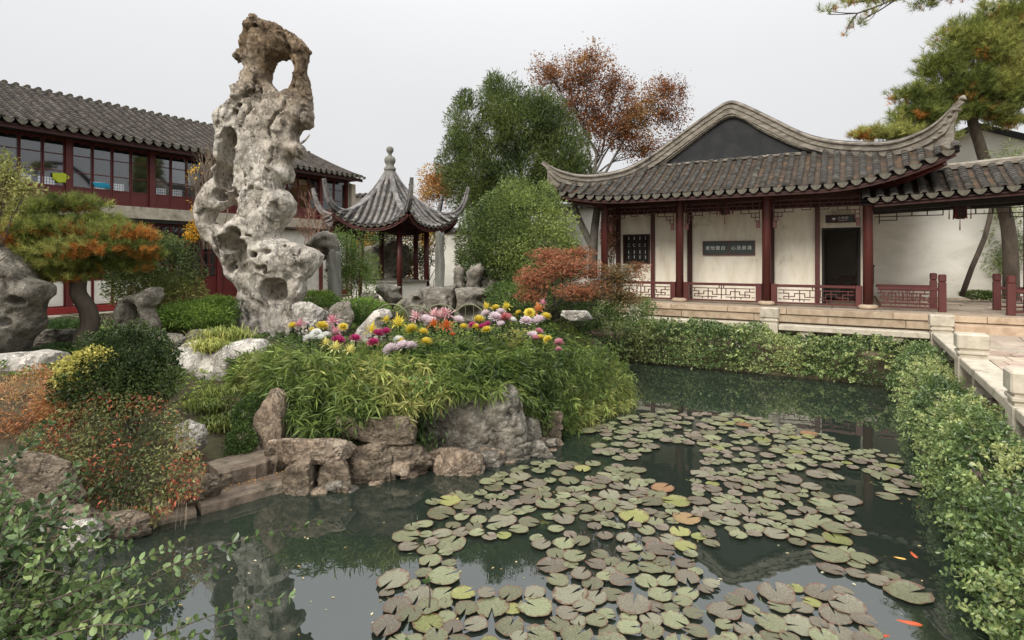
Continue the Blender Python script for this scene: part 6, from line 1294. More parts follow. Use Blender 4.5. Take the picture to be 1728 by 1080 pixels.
shrub('bamboo_like_tree', 'pale feathery green foliage hanging over the corridor at the right edge', 'tree', [bl(1705, 265, 34, 30, 14.8), bl(1740, 290, 40, 40, 14.8), bl(1690, 350, 32, 24, 17), bl(1700, 395, 36, 36, 17), bl(1690, 440, 24, 30, 17), bl(1735, 420, 36, 60, 17)], 9000, .11, [(.08, .13, .05), (.15, .21, .09), (.26, .31, .15)], wr=.2, up=-.3, seed=30, clump=(1.8, -.02), shell=.95, base=W(1790, 500, 16.5))
shrub('low_green_clump', 'low clump of small green leaves at the foot of the white wall behind the corridor', 'plant', [bl(1650, 497, 30, 7, 16.2), bl(1672, 500, 18, 6, 16.0)], 2600, .05, MID_GREEN, stems=False, seed=32, base=W(1650, 505, 16.2))
# ---- left side shrubs
shrub('rounded_green_bush', 'rounded green bush with small leaves between the garden pine and the lake stone', 'bush', [bl(275, 455, 60, 55, 11), bl(235, 480, 50, 40, 10.8), bl(300, 500, 45, 35, 10.8), bl(250, 415, 50, 25, 11.2), bl(210, 440, 30, 35, 11)], 22000, .05, [(.04, .065, .022), (.09, .13, .045), (.17, .2, .075), (.25, .24, .1)], seed=40, clump=(1.8, -.25))
shrub('pale_yellow_shrub', 'pale yellow-green sparse shrub at the left edge in front of the house windows', 'shrub', [bl(10, 300, 40, 34, 8), bl(45, 320, 28, 16, 8), bl(-10, 340, 40, 30, 8), bl(5, 270, 16, 18, 8)], 2600, .05, [(.1, .12, .04), (.22, .24, .09), (.34, .34, .16)], seed=41, clump=(2, .0), shell=1, base=W(-60, 560, 8), r0=.03)
cpal = [(.02, .038, .014), (.04, .065, .022), (.075, .11, .04), (.13, .17, .06)]
shrub('dark_mottled_shrub', 'dark small-leaved shrub with one yellowing side above the trailing creeper', 'shrub', [bl(210, 600, 75, 48, 6.4), bl(185, 645, 80, 48, 6.2), bl(245, 650, 50, 45, 6.2), bl(270, 625, 30, 30, 6.4), bl(205, 568, 40, 18, 6.5), bl(150, 575, 16, 14, 6.4), bl(262, 575, 20, 18, 6.4), bl(232, 552, 14, 12, 6.5), bl(295, 640, 18, 22, 6.2), bl(290, 592, 12, 16, 6.3), bl(130, 660, 24, 20, 6.1)], 15500, .042, cpal, seed=42, clump=(2.4, -.2), shell=.35)
shrub('yellowing_spray', 'yellow-leaved spray on the left flank of the dark mottled shrub', 'shrub', [bl(135, 618, 36, 28, 6.1), bl(165, 600, 30, 16, 6.1), bl(112, 640, 20, 16, 6.0)], 2600, .045, [(.12, .15, .045), (.26, .28, .08), (.42, .4, .14)], seed=43, clump=(2.4, .0), shell=.8, r0=.012)
# trailing creeper: follows the slope down to the water
ct = thing('trailing_creeper', 'red and green mottled creeper trailing down over the rocks to the waterline', 'creeper', (-3.9, 5.9, .5)); mb = MB(); n = 13000
cp = np.array([(100, 700), (150, 665), (230, 665), (290, 680), (320, 720), (345, 790), (335, 830), (290, 850), (250, 890), (200, 870), (150, 850), (110, 800), (60, 770), (30, 740)], float)
Q = np.stack([rng.uniform(20, 350, n), rng.uniform(660, 900, n)], 1); Q = Q[poly_sd(cp, Q[:, 0], Q[:, 1])+12*(fbm(np.c_[Q/30, np.zeros(n)], 2, 5)) < 4]; dd = np.interp(Q[:, 1], [660, 760, 860, 900], [6.0, 5.6, 5.25, 5.1])-.03+rng.normal(0, .07, len(Q)); P = np.stack([(Q[:, 0]-CX)/F*dd, dd, EYE-(Q[:, 1]-CY)/F*dd], 1)
c = palette(P, [(.035, .05, .02), (.08, .1, .04), (.15, .17, .075), (.22, .2, .11)], 1.6, 2); r = palette(P, [(.14, .035, .022), (.26, .07, .045), (.36, .14, .09)], 1.6, 3); m = fbm(P*2.6, 3, 9)+rng.normal(0, .28, len(P)) > .32; c[m] = r[m]
leaves(mb, P, rdir(len(P), .1)+[0, -.35, -.1], .042*(.6+.7*rng.random(len(P))), .42, .2, .2, c); mb.build('foliage', M['leaf'], ct, world=True)
mb = MB()
for k in range(40): x = rng.uniform(180, 330); p = W(x, rng.uniform(840, 860), 5.2); tube(mb, [p, p+[.01, -.02, -.08], p+[.0, -.02, -rng.uniform(.1, .22)]], .0018, 3, (2.2, 2, 1.8), cap=False)
tag(mb.build('hair_roots', M['bark_grey'], ct, world=True), kind='stuff')
shrub('feathery_red_shrub', 'feathery orange-red and pink fine-leaved shrub at the left edge', 'shrub', [bl(40, 700, 60, 38, 6.3), bl(100, 680, 48, 40, 6.3), bl(20, 740, 50, 26, 6.0), bl(70, 640, 40, 22, 6.6), bl(0, 670, 40, 30, 6.5), bl(120, 650, 30, 24, 6.4)], 15000, .05, [(.14, .1, .04), (.3, .12, .06), (.36, .18, .1), (.3, .24, .1), (.42, .26, .18)], wr=.2, up=.4, seed=44, clump=(2.2, -.12), shell=.7, r0=.012)
shrub('green_creeping_plant', 'small-leaved dark green plant hanging left of the tall pinkish slab', 'plant', [bl(412, 700, 22, 24, 6.7), bl(408, 745, 24, 30, 6.5), bl(425, 680, 16, 16, 6.8), bl(418, 780, 10, 14, 6.4)], 7000, .028, MID_GREEN, stems=False, seed=45, clump=(3, -.1))
# grass tufts
def tufts(name, label, pts, n, L, pal, seed, cat='grass tuft'):
    for k, (px, py, d, w) in enumerate(pts):
        c = W(px, py, d); rt = thing(name, label[k], cat, c); mb = MB(); P = c+rng.normal(0, 1, (n, 3))*[w*.5, w*.35, .02]; D = rdir(n)*.7; D[:, 2] = np.abs(D[:, 2])+.7; cols = palette(P, pal, 2, seed, .2)
        Ln = L*(.6+.6*rng.random(n)); D/=np.linalg.norm(D, axis=1)[:, None]; S = np.cross(D, [0, 0, 1.]); S /= np.linalg.norm(S, axis=1)[:, None]; w_ = .006; A = P; B = P+D*Ln[:, None]*.5; hz2 = D*[1, 1, 0]; C_ = B+hz2*Ln[:, None]*.55+np.array([0, 0, -.18])*Ln[:, None]
        V = np.stack([A-S*w_, A+S*w_, B+S*w_, B-S*w_, C_], 1).reshape(-1, 3); i = np.arange(n)[:, None]*5; mb.add(V, i+np.array([[0, 1, 2, 3]]), np.repeat(cols, 5, 0)); mb.f.setdefault(3, []).append(i+np.array([[3, 2, 4]])); tag(mb.build('blades', M['leaf'], rt, world=True), kind='stuff')
YG = [(.08, .12, .03), (.2, .25, .07), (.36, .36, .12)]
tufts('grass_tuft', ['arching yellow-green grass tuft left of the reddish boulder', 'arching grass tuft below the white draped ledge', 'yellow grass tuft growing on top of the white draped ledge', 'drooping grass tuft at the left foot of the lake stone', 'green grass tuft over the brown square block'],
      [(350, 690, 7.3, .35), (375, 672, 7.6, .3), (352, 590, 8.2, .25), (378, 570, 9.0, .35), (372, 722, 7.0, .25)], 520, .3, YG, 7)
# airy green shrub, bare shrubs, yellow branch
shrub('airy_green_shrub', 'tall airy light green shrub left of the pavilion columns', 'shrub', [bl(600, 420, 30, 36, 13.5), bl(585, 460, 34, 42, 13.5), bl(620, 460, 22, 40, 13.5), bl(635, 405, 14, 16, 13.5), bl(598, 500, 34, 26, 13.3), bl(575, 400, 16, 20, 13.5)], 9000, .06, [(.045, .085, .025), (.09, .16, .045), (.17, .25, .08)], wr=.35, seed=50, clump=(2.2, .0), shell=.9)
def bare(name, label, root, blobs, nt, r0, seed, col='bark_grey', tint=(1, 1, 1)):
    rt = thing(name, label, 'shrub', tuple(root)); T, _ = blob_points(blobs, nt, .9); mb = MB(); mb.col = tint
    for k in range(4): branchy(mb, np.array(root)+[.06*k-.1, .03*k, 0], T[k::4], r0, (4, 4), .1, 5, seed+k, .15, .5)
    mb.build('branches', M[col], rt, world=True)
bare('bare_shrub', 'bare twiggy shrub against the roof left of the lake stone', W(352, 420, 13), [bl(350, 270, 40, 40, 13), bl(330, 300, 30, 26, 13), bl(372, 240, 24, 20, 13)], 150, .03, 60, tint=(1.6, 1.4, 1.2))
bare('bare_shrub', 'reddish bare twiggy shrub between the lake stone and the pavilion roof', W(535, 430, 15), [bl(520, 350, 36, 40, 15), bl(550, 365, 26, 34, 15), bl(500, 380, 20, 30, 15)], 170, .025, 66, tint=(1.7, 1.1, .9))
shrub('yellow_leaved_branch', 'bright yellow-leaved branches hanging beside the left flank of the lake stone', 'shrub', [bl(332, 320, 10, 44, 12), bl(330, 385, 16, 14, 12), bl(322, 400, 12, 10, 12), bl(345, 355, 12, 14, 12), bl(330, 262, 6, 12, 12)], 1500, .06, [(.4, .22, .02), (.55, .34, .03), (.6, .42, .08)], wr=.4, seed=70, clump=(2.5, .05), shell=1, base=W(345, 470, 12), r0=.015, levels=(4, 3))
shrub('orange_berry_shrub', 'dark shrub with yellow and orange leaves seen through the pavilion columns', 'shrub', [bl(640, 410, 40, 34, 22), bl(700, 430, 40, 40, 22), bl(728, 400, 22, 30, 22), bl(660, 460, 60, 26, 22), bl(615, 400, 20, 30, 22)], 13000, .085, [(.03, .05, .02), (.07, .1, .03), (.3, .22, .05), (.5, .28, .05)], seed=72, clump=(1.6, -.12), shell=.8)
mb = MB(); rock_mesh(mb, (0, 0, 0), (1.1, .5, .9), 333, .25, 8, 4, cell=.2); o = mb.build('rockery_stone', M['rock_grey'], smooth=True); o.location = W(645, 450, 21.2); tag(o, 'shadowy rockery mass seen through the pavilion', 'rock')
shrub('dark_undergrowth_shrub', 'dark green shrub at the foot of the hall platform right of the maple trunk', 'shrub', [bl(870, 500, 60, 26, 13.2), bl(1060, 520, 50, 24, 12.4), bl(960, 505, 60, 22, 13.0), bl(910, 470, 50, 30, 14)], 15000, .05, MID_GREEN, seed=74, shell=.5)
# ground cover over the garden
gc = MB(); n = 26000; x = rng.uniform(-9.5, 2.2, n); y = rng.uniform(7.2, 17.5, n); d = poly_sd(POND, x[:, None], y[:, None])[:, 0]; xl, yl = toH(x, y); k = (d > .25) & (xl > XF+.9) & ~((yl > -1.6) & (xl > -7.8)) & (fbm(np.stack([x, y, 0*x], 1)*.9, 3, 5) > -.2); x, y = x[k], y[k]; z = np.array(ground_h(x[:, None], y[:, None]))[:, 0]
P = np.stack([x, y, z+.02+.1*rng.random(len(x))], 1); clump_leaves(gc, P, 3, .085, .3, [(.04, .075, .02), (.08, .14, .035), (.16, .23, .06), (.2, .22, .08)], .35, .2, 8, .7); tag(gc.build('ground_cover', M['leaf']), 'low bright green ferny ground cover of the garden beds', 'ground cover', kind='stuff')
shrub('ferny_clump', 'bright green ferny clump left of the foot of the lake stone', 'fern', [bl(330, 530, 62, 24, 10.4, 1.3), bl(280, 545, 40, 16, 10.2, 1.3), bl(370, 515, 30, 16, 10.6)], 12000, .07, [(.04, .085, .018), (.09, .16, .035), (.17, .26, .06)], stems=False, wr=.25, seed=80)
shrub('ferny_clump', 'bright green ferny clump between the lake stone and the stone pillar', 'fern', [bl(530, 505, 40, 14, 12.2, 1.3), bl(610, 525, 46, 20, 11.4, 1.3)], 8000, .07, [(.04, .085, .018), (.09, .16, .035), (.17, .26, .06)], stems=False, wr=.25, seed=81)
for k, (px, py, w, d, lab) in enumerate(((110, 592, 52, 9.2, 'trimmed strip of lily turf in front of the grey flat rock at left'), (110, 551, 46, 10.4, 'mound of dark lily turf inside the hoop fence at left'))):
    shrub('lily_turf', lab, 'plant', [bl(px, py, w, 9, d, 1.0)], 5200, .09, [(.03, .06, .025), (.06, .11, .045), (.1, .16, .06)], stems=False, wr=.1, up=.5, seed=84+k, shell=.8)

# ---- chrysanthemums
COLS = {'yellow': [(.72, .56, .03), (.8, .68, .12)], 'pale yellow': [(.75, .66, .15), (.8, .75, .35)], 'white': [(.8, .8, .74), (.85, .85, .8)], 'pinkish white': [(.76, .6, .64), (.84, .77, .78)], 'pink': [(.65, .22, .3), (.75, .42, .45)], 'light pink': [(.7, .36, .38), (.78, .55, .54)],
        'magenta': [(.42, .02, .14), (.6, .05, .22)], 'orange-red': [(.55, .07, .02), (.65, .25, .04)], 'orange': [(.65, .2, .05), (.7, .35, .12)], 'rosy red': [(.5, .08, .1), (.7, .3, .3)]}
BLO = [(505.6,551,'pink',21,1),(494,552,'yellow',16,0),(543,552,'yellow',19,0),(527,558,'yellow',11,0),(534,564,'white',17,0),(522,573,'white',18,0),(542,572,'white',15,0),(551,567,'white',15,0),(564,545,'pink',25,1),(569,562,'pink',20,1),(579,553.5,'yellow',15,0),
 (551,582,'pale yellow',20,1),(570,577,'magenta',23,0),(565,590,'pale yellow',25,1),(588,595,'pale yellow',25,1),(599,574,'magenta',20,0),(627,562,'yellow',27,1),(638,565,'magenta',18,0),(651.5,562,'magenta',18,0),(630,580,'magenta',19,0),(650,542,'yellow',17,1),(672.6,550,'yellow',30,1),
 (695,557,'yellow',19,0),(714,562.6,'yellow',17,0),(719,579,'yellow',19,0),(672.6,574.6,'white',16,0),(660.5,592,'pinkish white',24,0),(680,586,'pinkish white',23,0),(693.6,586,'pinkish white',20,0),(678,576,'yellow',12,0),(704,537,'light pink',22,1),(718,542,'pinkish white',22,0),(730,534.6,'light pink',26,1),
 (742,536,'light pink',26,1),(755,532.5,'light pink',26,1),(727,545,'pinkish white',20,0),(732,551,'orange-red',24,1),(753,554,'orange-red',24,1),(763,566,'orange-red',11,0),(772.5,542.7,'pinkish white',20,0),(782,553.5,'yellow',15,0),(797.5,550.5,'magenta',13,0),(808,542,'yellow',20,0),(803.5,553,'yellow',13,0),
 (814,553.5,'magenta',15,0),(823,550,'magenta',15,0),(821.5,558,'yellow',15,0),(823,520.5,'yellow',18,1),(820,531,'pinkish white',16,0),(835,537.6,'pinkish white',21,0),(845.6,528.6,'pinkish white',16,0),(836.6,520.5,'yellow',13,0),(856,519.5,'yellow',17,1),(854.6,539,'rosy red',21,0),(865,542,'white',14,0),
 (893.8,529.5,'yellow',17,0),(910,524.7,'orange',24,1),(915,513.5,'pink',15,1),(921,536,'yellow',17,0),(887.7,543.6,'pinkish white',19,0),(910,543.6,'pinkish white',23,0),(875.7,528.6,'yellow',11,0),(898,567.7,'pinkish white',18,0),(909,561,'pink',15,0),(912,570.7,'yellow',12,0),(925,573.7,'yellow',14,0),(904,572,'pink',13,0),(943,579.7,'pink',16,0),(943,590,'pink',10,0),(518,547,'pinkish white',10,0),(846,549,'pinkish white',15,0)]
def bloom_mesh(col, spider, seed):
    rg = np.random.default_rng(seed); mb = MB(); n = 46 if spider else 90; c = np.array(COLS[col])
    for k in range(n):
        ph = 2.4*k; el = (k/n)**.8*math.pi*.62-.25; out = np.array([math.cos(ph)*math.cos(el), math.sin(ph)*math.cos(el), math.sin(el)]); L = (1.0 if spider else .98)*(1+rg.normal(0, .12 if spider else .05)); w = .075 if spider else .15
        s = np.array([-math.sin(ph), math.cos(ph), 0])*w; a = out*.12; m1 = out*L*.62+[0, 0, .08]; t = out*L+np.array([0, 0, (-.3 if spider and rg.random() < .6 else .12)*L*(1-abs(el))]); cc = c[0]+(c[1]-c[0])*rg.random(); tipc = cc*.9+.1*.8
        mb.add([a-s*.4, a+s*.4, m1+s, m1-s, t+s*.35, t-s*.35], [(0, 1, 2, 3), (3, 2, 4, 5)], np.stack([cc*.75, cc*.75, cc, cc, tipc, tipc]))
    return mb.build('flower_head', M['petal'], mesh_only=True)
stemm = MB(); tube(stemm, [(0, 0, -.22), (.015, .01, -.1), (0, 0, 0)], [.004, .004, .005], 5, (.05, .09, .03))
P = np.array([(.0, 0, -.03-.045*k) for k in range(6) for _ in range(3)]); leaves(stemm, P, rdir(18)*[1, 1, .3], .075, .5, .2, .2, palette(P, [(.03, .06, .02), (.06, .1, .04)], 3)); STEM = stemm.build('stem', M['leaf'], mesh_only=True)
BM = {}; cnt = {}; tot = {}
for b in BLO: tot[b[2]] = tot.get(b[2], 0)+1
for (px, py, col, sz, sp) in sorted(BLO, key=lambda b: b[0]):
    cnt[col] = cnt.get(col, 0)+1; key = (col, sp, cnt[col] % 2)
    if key not in BM: BM[key] = bloom_mesh(col, sp, hash(col) % 100*0+len(BM)+5)
    d = 7.55+(600-py)*.024; r = sz/2/F*d*1.3; p = W(px, py, d)
    o_ = ORD[cnt[col]-1] if cnt[col] <= len(ORD) else 'last'
    lab = f'{o_} {col} chrysanthemum bloom counting from the left' if tot[col] > 1 else f'single {col} chrysanthemum bloom among the flowers'
    t = thing('chrysanthemum', lab+(', spidery' if sp else ', rounded'), 'flower', p, 0, 'chrysanthemums blooming over the dwarf bamboo'); rg_ = np.random.default_rng(int(px*10))
    link('flower_head', BM[key], t, (0, 0, 0), (rg_.normal(.35, .2), rg_.normal(0, .25), rg_.uniform(0, 6)), (r, r, r*.85)); link('stem', STEM, t, (0, .01, 0))

# ---- lily pads
def pad_mesh(seed, mat):
    rg = np.random.default_rng(seed); n = 30; V = [(0, 0, .02)]; a0 = .10+.1*rg.random()
    for ring in (.45, .8, 1.0):
        for k in range(n):
            t = a0+(2*math.pi-2*a0)*k/(n-1); r = ring*(1+(.03*math.sin(3*t+seed)+.018*math.sin(5*t+seed*2)+rg.normal(0, .018))*(ring**2)); z = .02+.03*ring**3*max(0, math.sin(2*t+seed))+.025*ring**4*max(0, math.sin(7*t+seed*3))+(.09 if ring == 1 else 0)*max(0, math.sin(1.5*t+seed*5)-.3)
            if k in (0, n-1): r *= 1.04
            V.append((r*math.cos(t), r*math.sin(t), z))
    f = [(0, 1+k, 2+k) for k in range(n-1)]+[(1+q*n+k, 1+(q+1)*n+k, 2+(q+1)*n+k, 2+q*n+k) for q in (0, 1) for k in range(n-1)]; mb = MB(); mb.add(V, f); return mb.build('lily_pad', M[mat], smooth=True, mesh_only=True)
for mt, cs in (('pad_a', [(.09, .08, .05), (.16, .165, .09), (.23, .25, .14)]), ('pad_b', [(.1, .07, .055), (.17, .14, .105), (.2, .18, .12)]), ('pad_y', [(.15, .16, .05), (.23, .24, .08)])): M[mt+'_far'] = pm('small_'+mt, cs, 14, .4, .4, 30, .004, spec=.5)
PADS = {m: [pad_mesh(i*3+j, m) for i in range(9)] for j, m in enumerate(('pad_a', 'pad_b', 'pad_y', 'pad_o'))}
raft = np.array([(980, 728), (1050, 708), (1130, 695), (1270, 705), (1370, 728), (1440, 755), (1510, 770), (1545, 815), (1560, 838), (1480, 842), (1430, 860), (1455, 900), (1420, 925), (1560, 1000), (1500, 1040), (1480, 1090), (700, 1110), (640, 1060), (650, 985), (740, 965), (675, 915), (735, 840), (800, 830), (860, 790), (940, 780), (955, 745)], float)
gaps = [np.array(g, float) for g in ([(820, 900), (900, 870), (1030, 860), (1100, 905), (1010, 935), (900, 935), (830, 930)], [(1110, 925), (1230, 905), (1330, 920), (1370, 945), (1250, 960), (1150, 950)], [(1290, 940), (1420, 930), (1500, 990), (1400, 1000)], [(700, 880), (800, 850), (870, 830), (830, 880), (760, 905)], [(850, 985), (960, 960), (1040, 985), (960, 1030), (880, 1020)], [(1150, 1010), (1260, 990), (1300, 1030), (1180, 1060)], [(900, 790), (1000, 800), (960, 830), (880, 820)])]
pads = []; rp_ = np.random.default_rng(12)
YEL = [(1412, 912, .13, 'pad_y', 'bright yellow-green lily pad near the open water at right'), (1255, 718, .12, 'pad_o', 'orange-brown withered pad at the far edge of the raft'), (1365, 733, .12, 'pad_o', 'orange and yellow withered pad at the far right of the raft'), (1118, 825, .13, 'pad_o', 'folded brown-orange pad amid the left middle of the raft'),
       (1141, 848, .15, 'pad_y', 'yellow-green pad right of the folded brown-orange pad'), (1070, 873, .15, 'pad_y', 'yellow-green notched pad in the left middle of the raft'), (1158, 877, .13, 'pad_o', 'rusty orange pad below the yellow-green pad'), (1402, 938, .15, 'pad_a', 'large pale lily pad beside the bright ripple'), (960, 873-60, .12, 'pad_a', 'round olive pad standing a little apart at the left of the raft'), (1533, 1003, .16, 'pad_a', 'round grey-green pad floating alone by the koi at lower right'),
       (757, 847, .13, 'pad_y', 'yellow-green pad at the far left tip of the raft'), (744, 868, .14, 'pad_a', 'green notched pad just below the left tip of the raft'), (1345, 765, .11, 'pad_y', 'small yellow pad in the far right of the raft'), (1290, 712, .11, 'pad_a', 'small flat pad alone on the dark water beyond the raft')]
def addpad(x, y, r, mt, lab, rot, k, z):
    o = link('lily_pad', PADS[mt][k % 9], None, (x, y, z), (rp_.normal(0, .015), rp_.normal(0, .015), rot), (r, r*rp_.uniform(.88, 1.0), r)); tag(o, lab, 'lily pad', 'lily pads floating on the pond'); pads.append((x, y, r))
for k, (px, py, r, mt, lab) in enumerate(YEL): g_ = G(px, py); addpad(g_[0], g_[1], r, mt, lab, rp_.uniform(0, 6.28), k, .012)
tries = 0; cand = []
allp = list(pads)
while tries < 40000 and len(cand) < 560:
    tries += 1; px, py = rp_.uniform(640, 1570), rp_.uniform(695, 1110); P1 = (np.array([px]), np.array([py]))
    if poly_sd(raft, *P1)[0] > 0: continue
    if any(poly_sd(g, *P1)[0] < 0 for g in gaps) and rp_.random() < .8: continue
    x, y, _ = G(px, py); r = rp_.uniform(.06, .108) if rp_.random() < .8 else rp_.uniform(.108, .14)
    dense = fbm(np.array([[x*1.1, y*1.1, 0]]), 2, 4)[0]
    if dense < -.2: continue
    if any((x-a)**2+(y-b)**2 < ((r+c)*.74)**2 for a, b, c in allp): continue
    mt = rp_.choice(['pad_a', 'pad_b', 'pad_y'], p=[.6, .35, .05]); allp.append((x, y, r)); cand.append((r/y, px, py, x, y, r, mt))
cand.sort(reverse=True); solo, rest = cand[:300-len(YEL)], cand[300-len(YEL):]
bands = {}
for c in solo: bands.setdefault((min(5, int(c[2] > 790)+int(c[2] > 840)+int(c[2] > 890)+int(c[2] > 950)+int(c[2] > 1010)), c[6]), []).append(c)
BN = ['farthest band of the raft', 'second band from the far edge', 'upper middle band of the raft', 'lower middle band of the raft', 'second nearest band of the raft', 'nearest band of the raft']; CN = {'pad_a': 'olive', 'pad_b': 'mauve-brown', 'pad_y': 'yellowish'}
for (bi, mt), L_ in bands.items():
    for k, c in enumerate(sorted(L_, key=lambda c: c[1])): addpad(c[3], c[4], c[5], mt, f'{ORD[min(k, 48)]} {CN[mt]} lily pad from the left in the {BN[bi]}', rp_.uniform(0, 6.28), k+int(c[1]), .006+.02*rp_.random())
for mt in ('pad_a', 'pad_b', 'pad_y'):
    mb = MB()
    for k, c in enumerate([c for c in rest if c[6] == mt]):
        me = PADS[mt][k % 9]; v = np.empty(len(me.vertices)*3, np.float32); me.vertices.foreach_get('co', v); v = v.reshape(-1, 3)*c[5]; t = rp_.uniform(0, 6.28); R_ = np.array([[math.cos(t), -math.sin(t), 0], [math.sin(t), math.cos(t), 0], [0, 0, 1]]); n_ = 30
        f_ = [(0, 1+q, 2+q) for q in range(n_-1)]+[(1+q*n_+w_, 1+(q+1)*n_+w_, 2+(q+1)*n_+w_, 2+q*n_+w_) for q in (0, 1) for w_ in range(n_-1)]; mb.add(v @ R_.T+[c[3], c[4], .006+.02*rp_.random()], f_)
    if mb.n: tag(mb.build('lily_pads', M[mt+'_far'], smooth=True), f'small {CN[mt]} lily pads filling in between the larger ones', 'lily pads', kind='stuff')
# ---- koi
def koi(px, py, L, ang, mat, label, z=-.011):
    c = G(px, py, z); mb = MB(); n, m = 12, 8; V = []
    for i in range(n):
        t = i/(n-1); w = .13*math.sin(math.pi*min(1, t*1.0+.02)**.7)**.8*(1-.35*t)+.01; x = (t-.4)*L; yb = .05*L*math.sin(t*3)
        for j in range(m): a = 2*math.pi*j/m; V.append((x, yb+w*L*math.cos(a), w*L*.9*math.sin(a)))
    mb.add(V, [(i*m+j, i*m+(j+1) % m, (i+1)*m+(j+1) % m, (i+1)*m+j) for i in range(n-1) for j in range(m)]+[tuple(range(m))[::-1]])
    t = thing('koi', label, 'fish', c, ang, 'koi in the pond'); mb.build('body', M[mat], t, True)
    mb = MB(); prism(mb, [(.55*L, .0, 0), (.75*L, .1*L, .0), (.7*L, .02*L, 0), (.76*L, -.06*L, 0)], (0, 0, .004)); mb.build('tail_fin', M[mat], t)
    for s in (-1, 1): mb = MB(); prism(mb, [(-.2*L, s*.1*L, 0), (-.05*L, s*.24*L, 0), (.0*L, s*.1*L, 0)], (0, 0, .003)); mb.build('side_fin', M[mat], t)
koi(1543, 938, .17, 1.3, 'koi', 'small bright orange koi in the dark water at right'); koi(1517, 943, .15, 2.6, 'koi_gold', 'small golden koi left of the bright orange one')
koi(1535, 1052, .19, 2.7, 'koi', 'large orange-red koi near the bottom right of the pond', -.008); koi(1490, 1077, .16, .2, 'koi', 'orange koi at the bottom edge left of the large one', -.008); koi(1073, 1058, .2, 1.5, 'koi', 'faint orange koi under the water among the near pads', -.08)
mb = MB(); n = 150; q = [G(rp_.uniform(300, 1600), rp_.uniform(700, 1075), .004) for _ in range(n)]; q = np.array(q); q = q[poly_sd(POND, q[:, 0], q[:, 1]) < -.1]; leaves(mb, q, rdir(len(q))*[1, 1, .02], .028*(.5+rng.random(len(q))), .5, .1, 0, palette(q, [(.3, .2, .08), (.42, .36, .2), (.5, .48, .4)], 3), up=np.tile([0, 0, 1.], (len(q), 1))+rng.normal(0, .05, (len(q), 3))); tag(mb.build('floating_leaves', M['leaf']), 'small fallen leaves floating on the pond', 'fallen leaves', kind='stuff')
# underwater stems
mb = MB()
for k in range(110):
    x, y, r = pads[rp_.integers(len(pads))]; q = np.array([x, y, -.01]); e = q+np.array([rp_.normal(0, .5), rp_.normal(.1, .4), -.12]); m_ = (q+e)/2+np.array([rp_.normal(0, .1), rp_.normal(0, .1), .06]); tube(mb, smooth_curve([q, m_, e], 7), .0035, 3, (1.4, 1.6, 1.0), cap=False)
tag(mb.build('lily_stems', M['bamboo']), 'thin pale lily stems trailing under the water surface', 'plant stems', kind='stuff')
# fallen leaves on the slabs
mb = MB(); n = 160; t = rng.random(n); P = np.stack([-3.8+1.6*t+rng.normal(0, .05, n), 4.95+1.25*t+.15+rng.random(n)*.25, np.where(t > .5, .115, .075)], 1); D = rdir(n)*[1, 1, .15]; leaves(mb, P, D, .03, .5, .1, 0, palette(P, [(.3, .15, .05), (.5, .3, .1), (.5, .42, .15)], 3)); tag(mb.build('fallen_leaves', M['leaf']), 'small fallen orange leaves on the landing slabs', 'fallen leaves', kind='stuff')

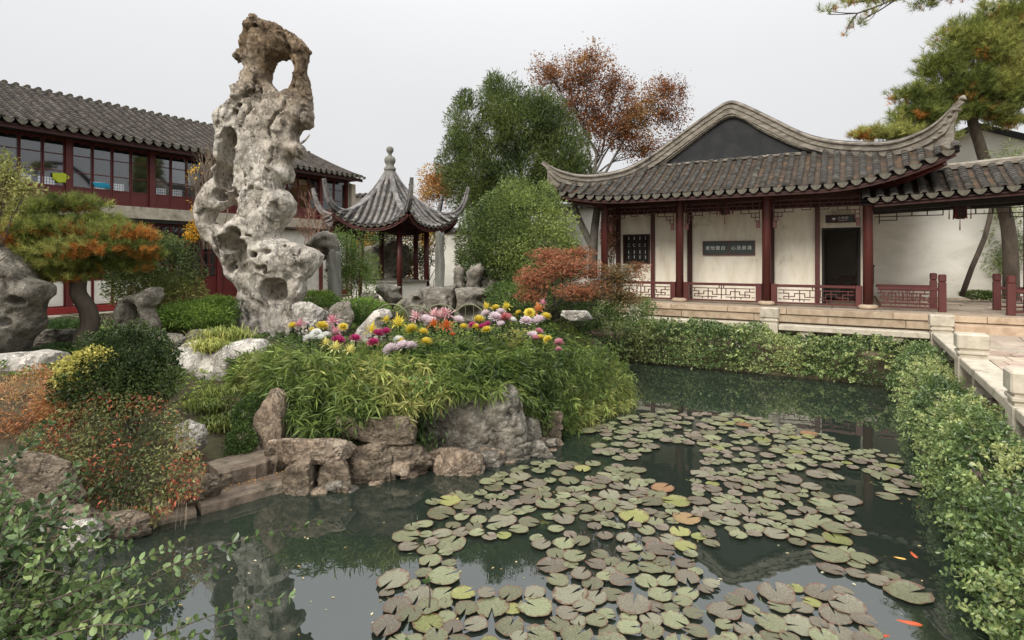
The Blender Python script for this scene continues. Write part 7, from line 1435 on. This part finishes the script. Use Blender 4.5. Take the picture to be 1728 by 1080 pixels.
# ---- near bush at the lower left: long shoots with rounded leaves
def shoots(name, label, roots, n, size, seed, pal, Lr=(.35, .8), dirb=(.6, .2, .5), spread=.5, dense=None, sp=.035):
    rg = np.random.default_rng(seed); rt = thing(name, label, 'bush', tuple(roots[0])); mb = MB(); lf = MB(); PP, DD, SS = [], [], []
    for k in range(n):
        a = np.array(roots[rg.integers(len(roots))])+rg.normal(0, .09, 3); d = np.array(dirb)+rg.normal(0, spread, 3); d /= np.linalg.norm(d); L = rg.uniform(*Lr); bend = rg.normal(0, .12, 3)+[0, 0, -.12]
        t = np.linspace(0, 1, 8)[:, None]; path = a+d*L*t+bend*L*t*t; tube(mb, path, np.linspace(.0035, .001, 8), 4, cap=False); m = int(L/sp)
        for i in range(m):
            u = (i+1)/m; p = a+d*L*u+bend*L*u*u; tg = d+2*bend*u; side = np.cross(tg, rg.normal(size=3)); side /= np.linalg.norm(side)
            for s_ in (-1, 1): PP.append(p); DD.append(tg*.6+side*s_+rg.normal(0, .15, 3)); SS.append(size*(1-.35*u)*(.75+.5*rg.random()))
        PP.append(a+d*L+bend*L); DD.append(d+bend*2); SS.append(size*.6)
    PP, DD, SS = np.array(PP), np.array(DD), np.array(SS); k = len(PP); D, S_, N_ = frames(DD); L_ = SS[:, None]; w = L_*.3; f_ = .12
    V = np.stack([PP, PP+D*L_*.35+S_*w+N_*w*f_*2, PP+D*L_*.75+S_*w*.85+N_*w*f_*2, PP+D*L_, PP+D*L_*.75-S_*w*.85+N_*w*f_*2, PP+D*L_*.35-S_*w+N_*w*f_*2], 1).reshape(-1, 3); i = np.arange(k)[:, None]*6
    lf.add(V, np.concatenate([i+np.array([[0, 1, 2, 3]]), i+np.array([[0, 3, 4, 5]])]), np.repeat(palette(PP, pal, 3, seed, .18), 6, 0)); mb.build('twigs', M['bark'], rt, world=True); lf.build('leaves', M['leaf_gloss'], rt, world=True); return rt
NB = [(.03, .055, .025), (.06, .105, .045), (.11, .17, .075), (.2, .27, .12)]
shoots('near_bush', 'leafy grey-green bush with long shoots in the lower left corner, nearest the viewer', [W(-40, 980, 2.1), W(30, 1010, 2.1), W(-60, 900, 2.3), W(50, 1090, 2.0), W(0, 1080, 2.0), W(-20, 960, 2.2), W(100, 1140, 2.0)], 210, .042, 4, NB, (.2, .44), (.3, .05, .25), .55)
shoots('near_shoots', 'long thin shoots reaching right over the water from the near bush', [W(60, 1010, 2.0), W(120, 1060, 1.95), W(200, 1100, 1.95)], 11, .04, 9, NB, (.38, .56), (.9, .1, .38), .13)
shoots('young_shoot', 'tiny green shoot poking up at the bottom edge of the photo', [W(716, 1100, 1.6)], 2, .035, 12, NB, (.05, .08), (.05, 0, 1), .1, sp=.05)
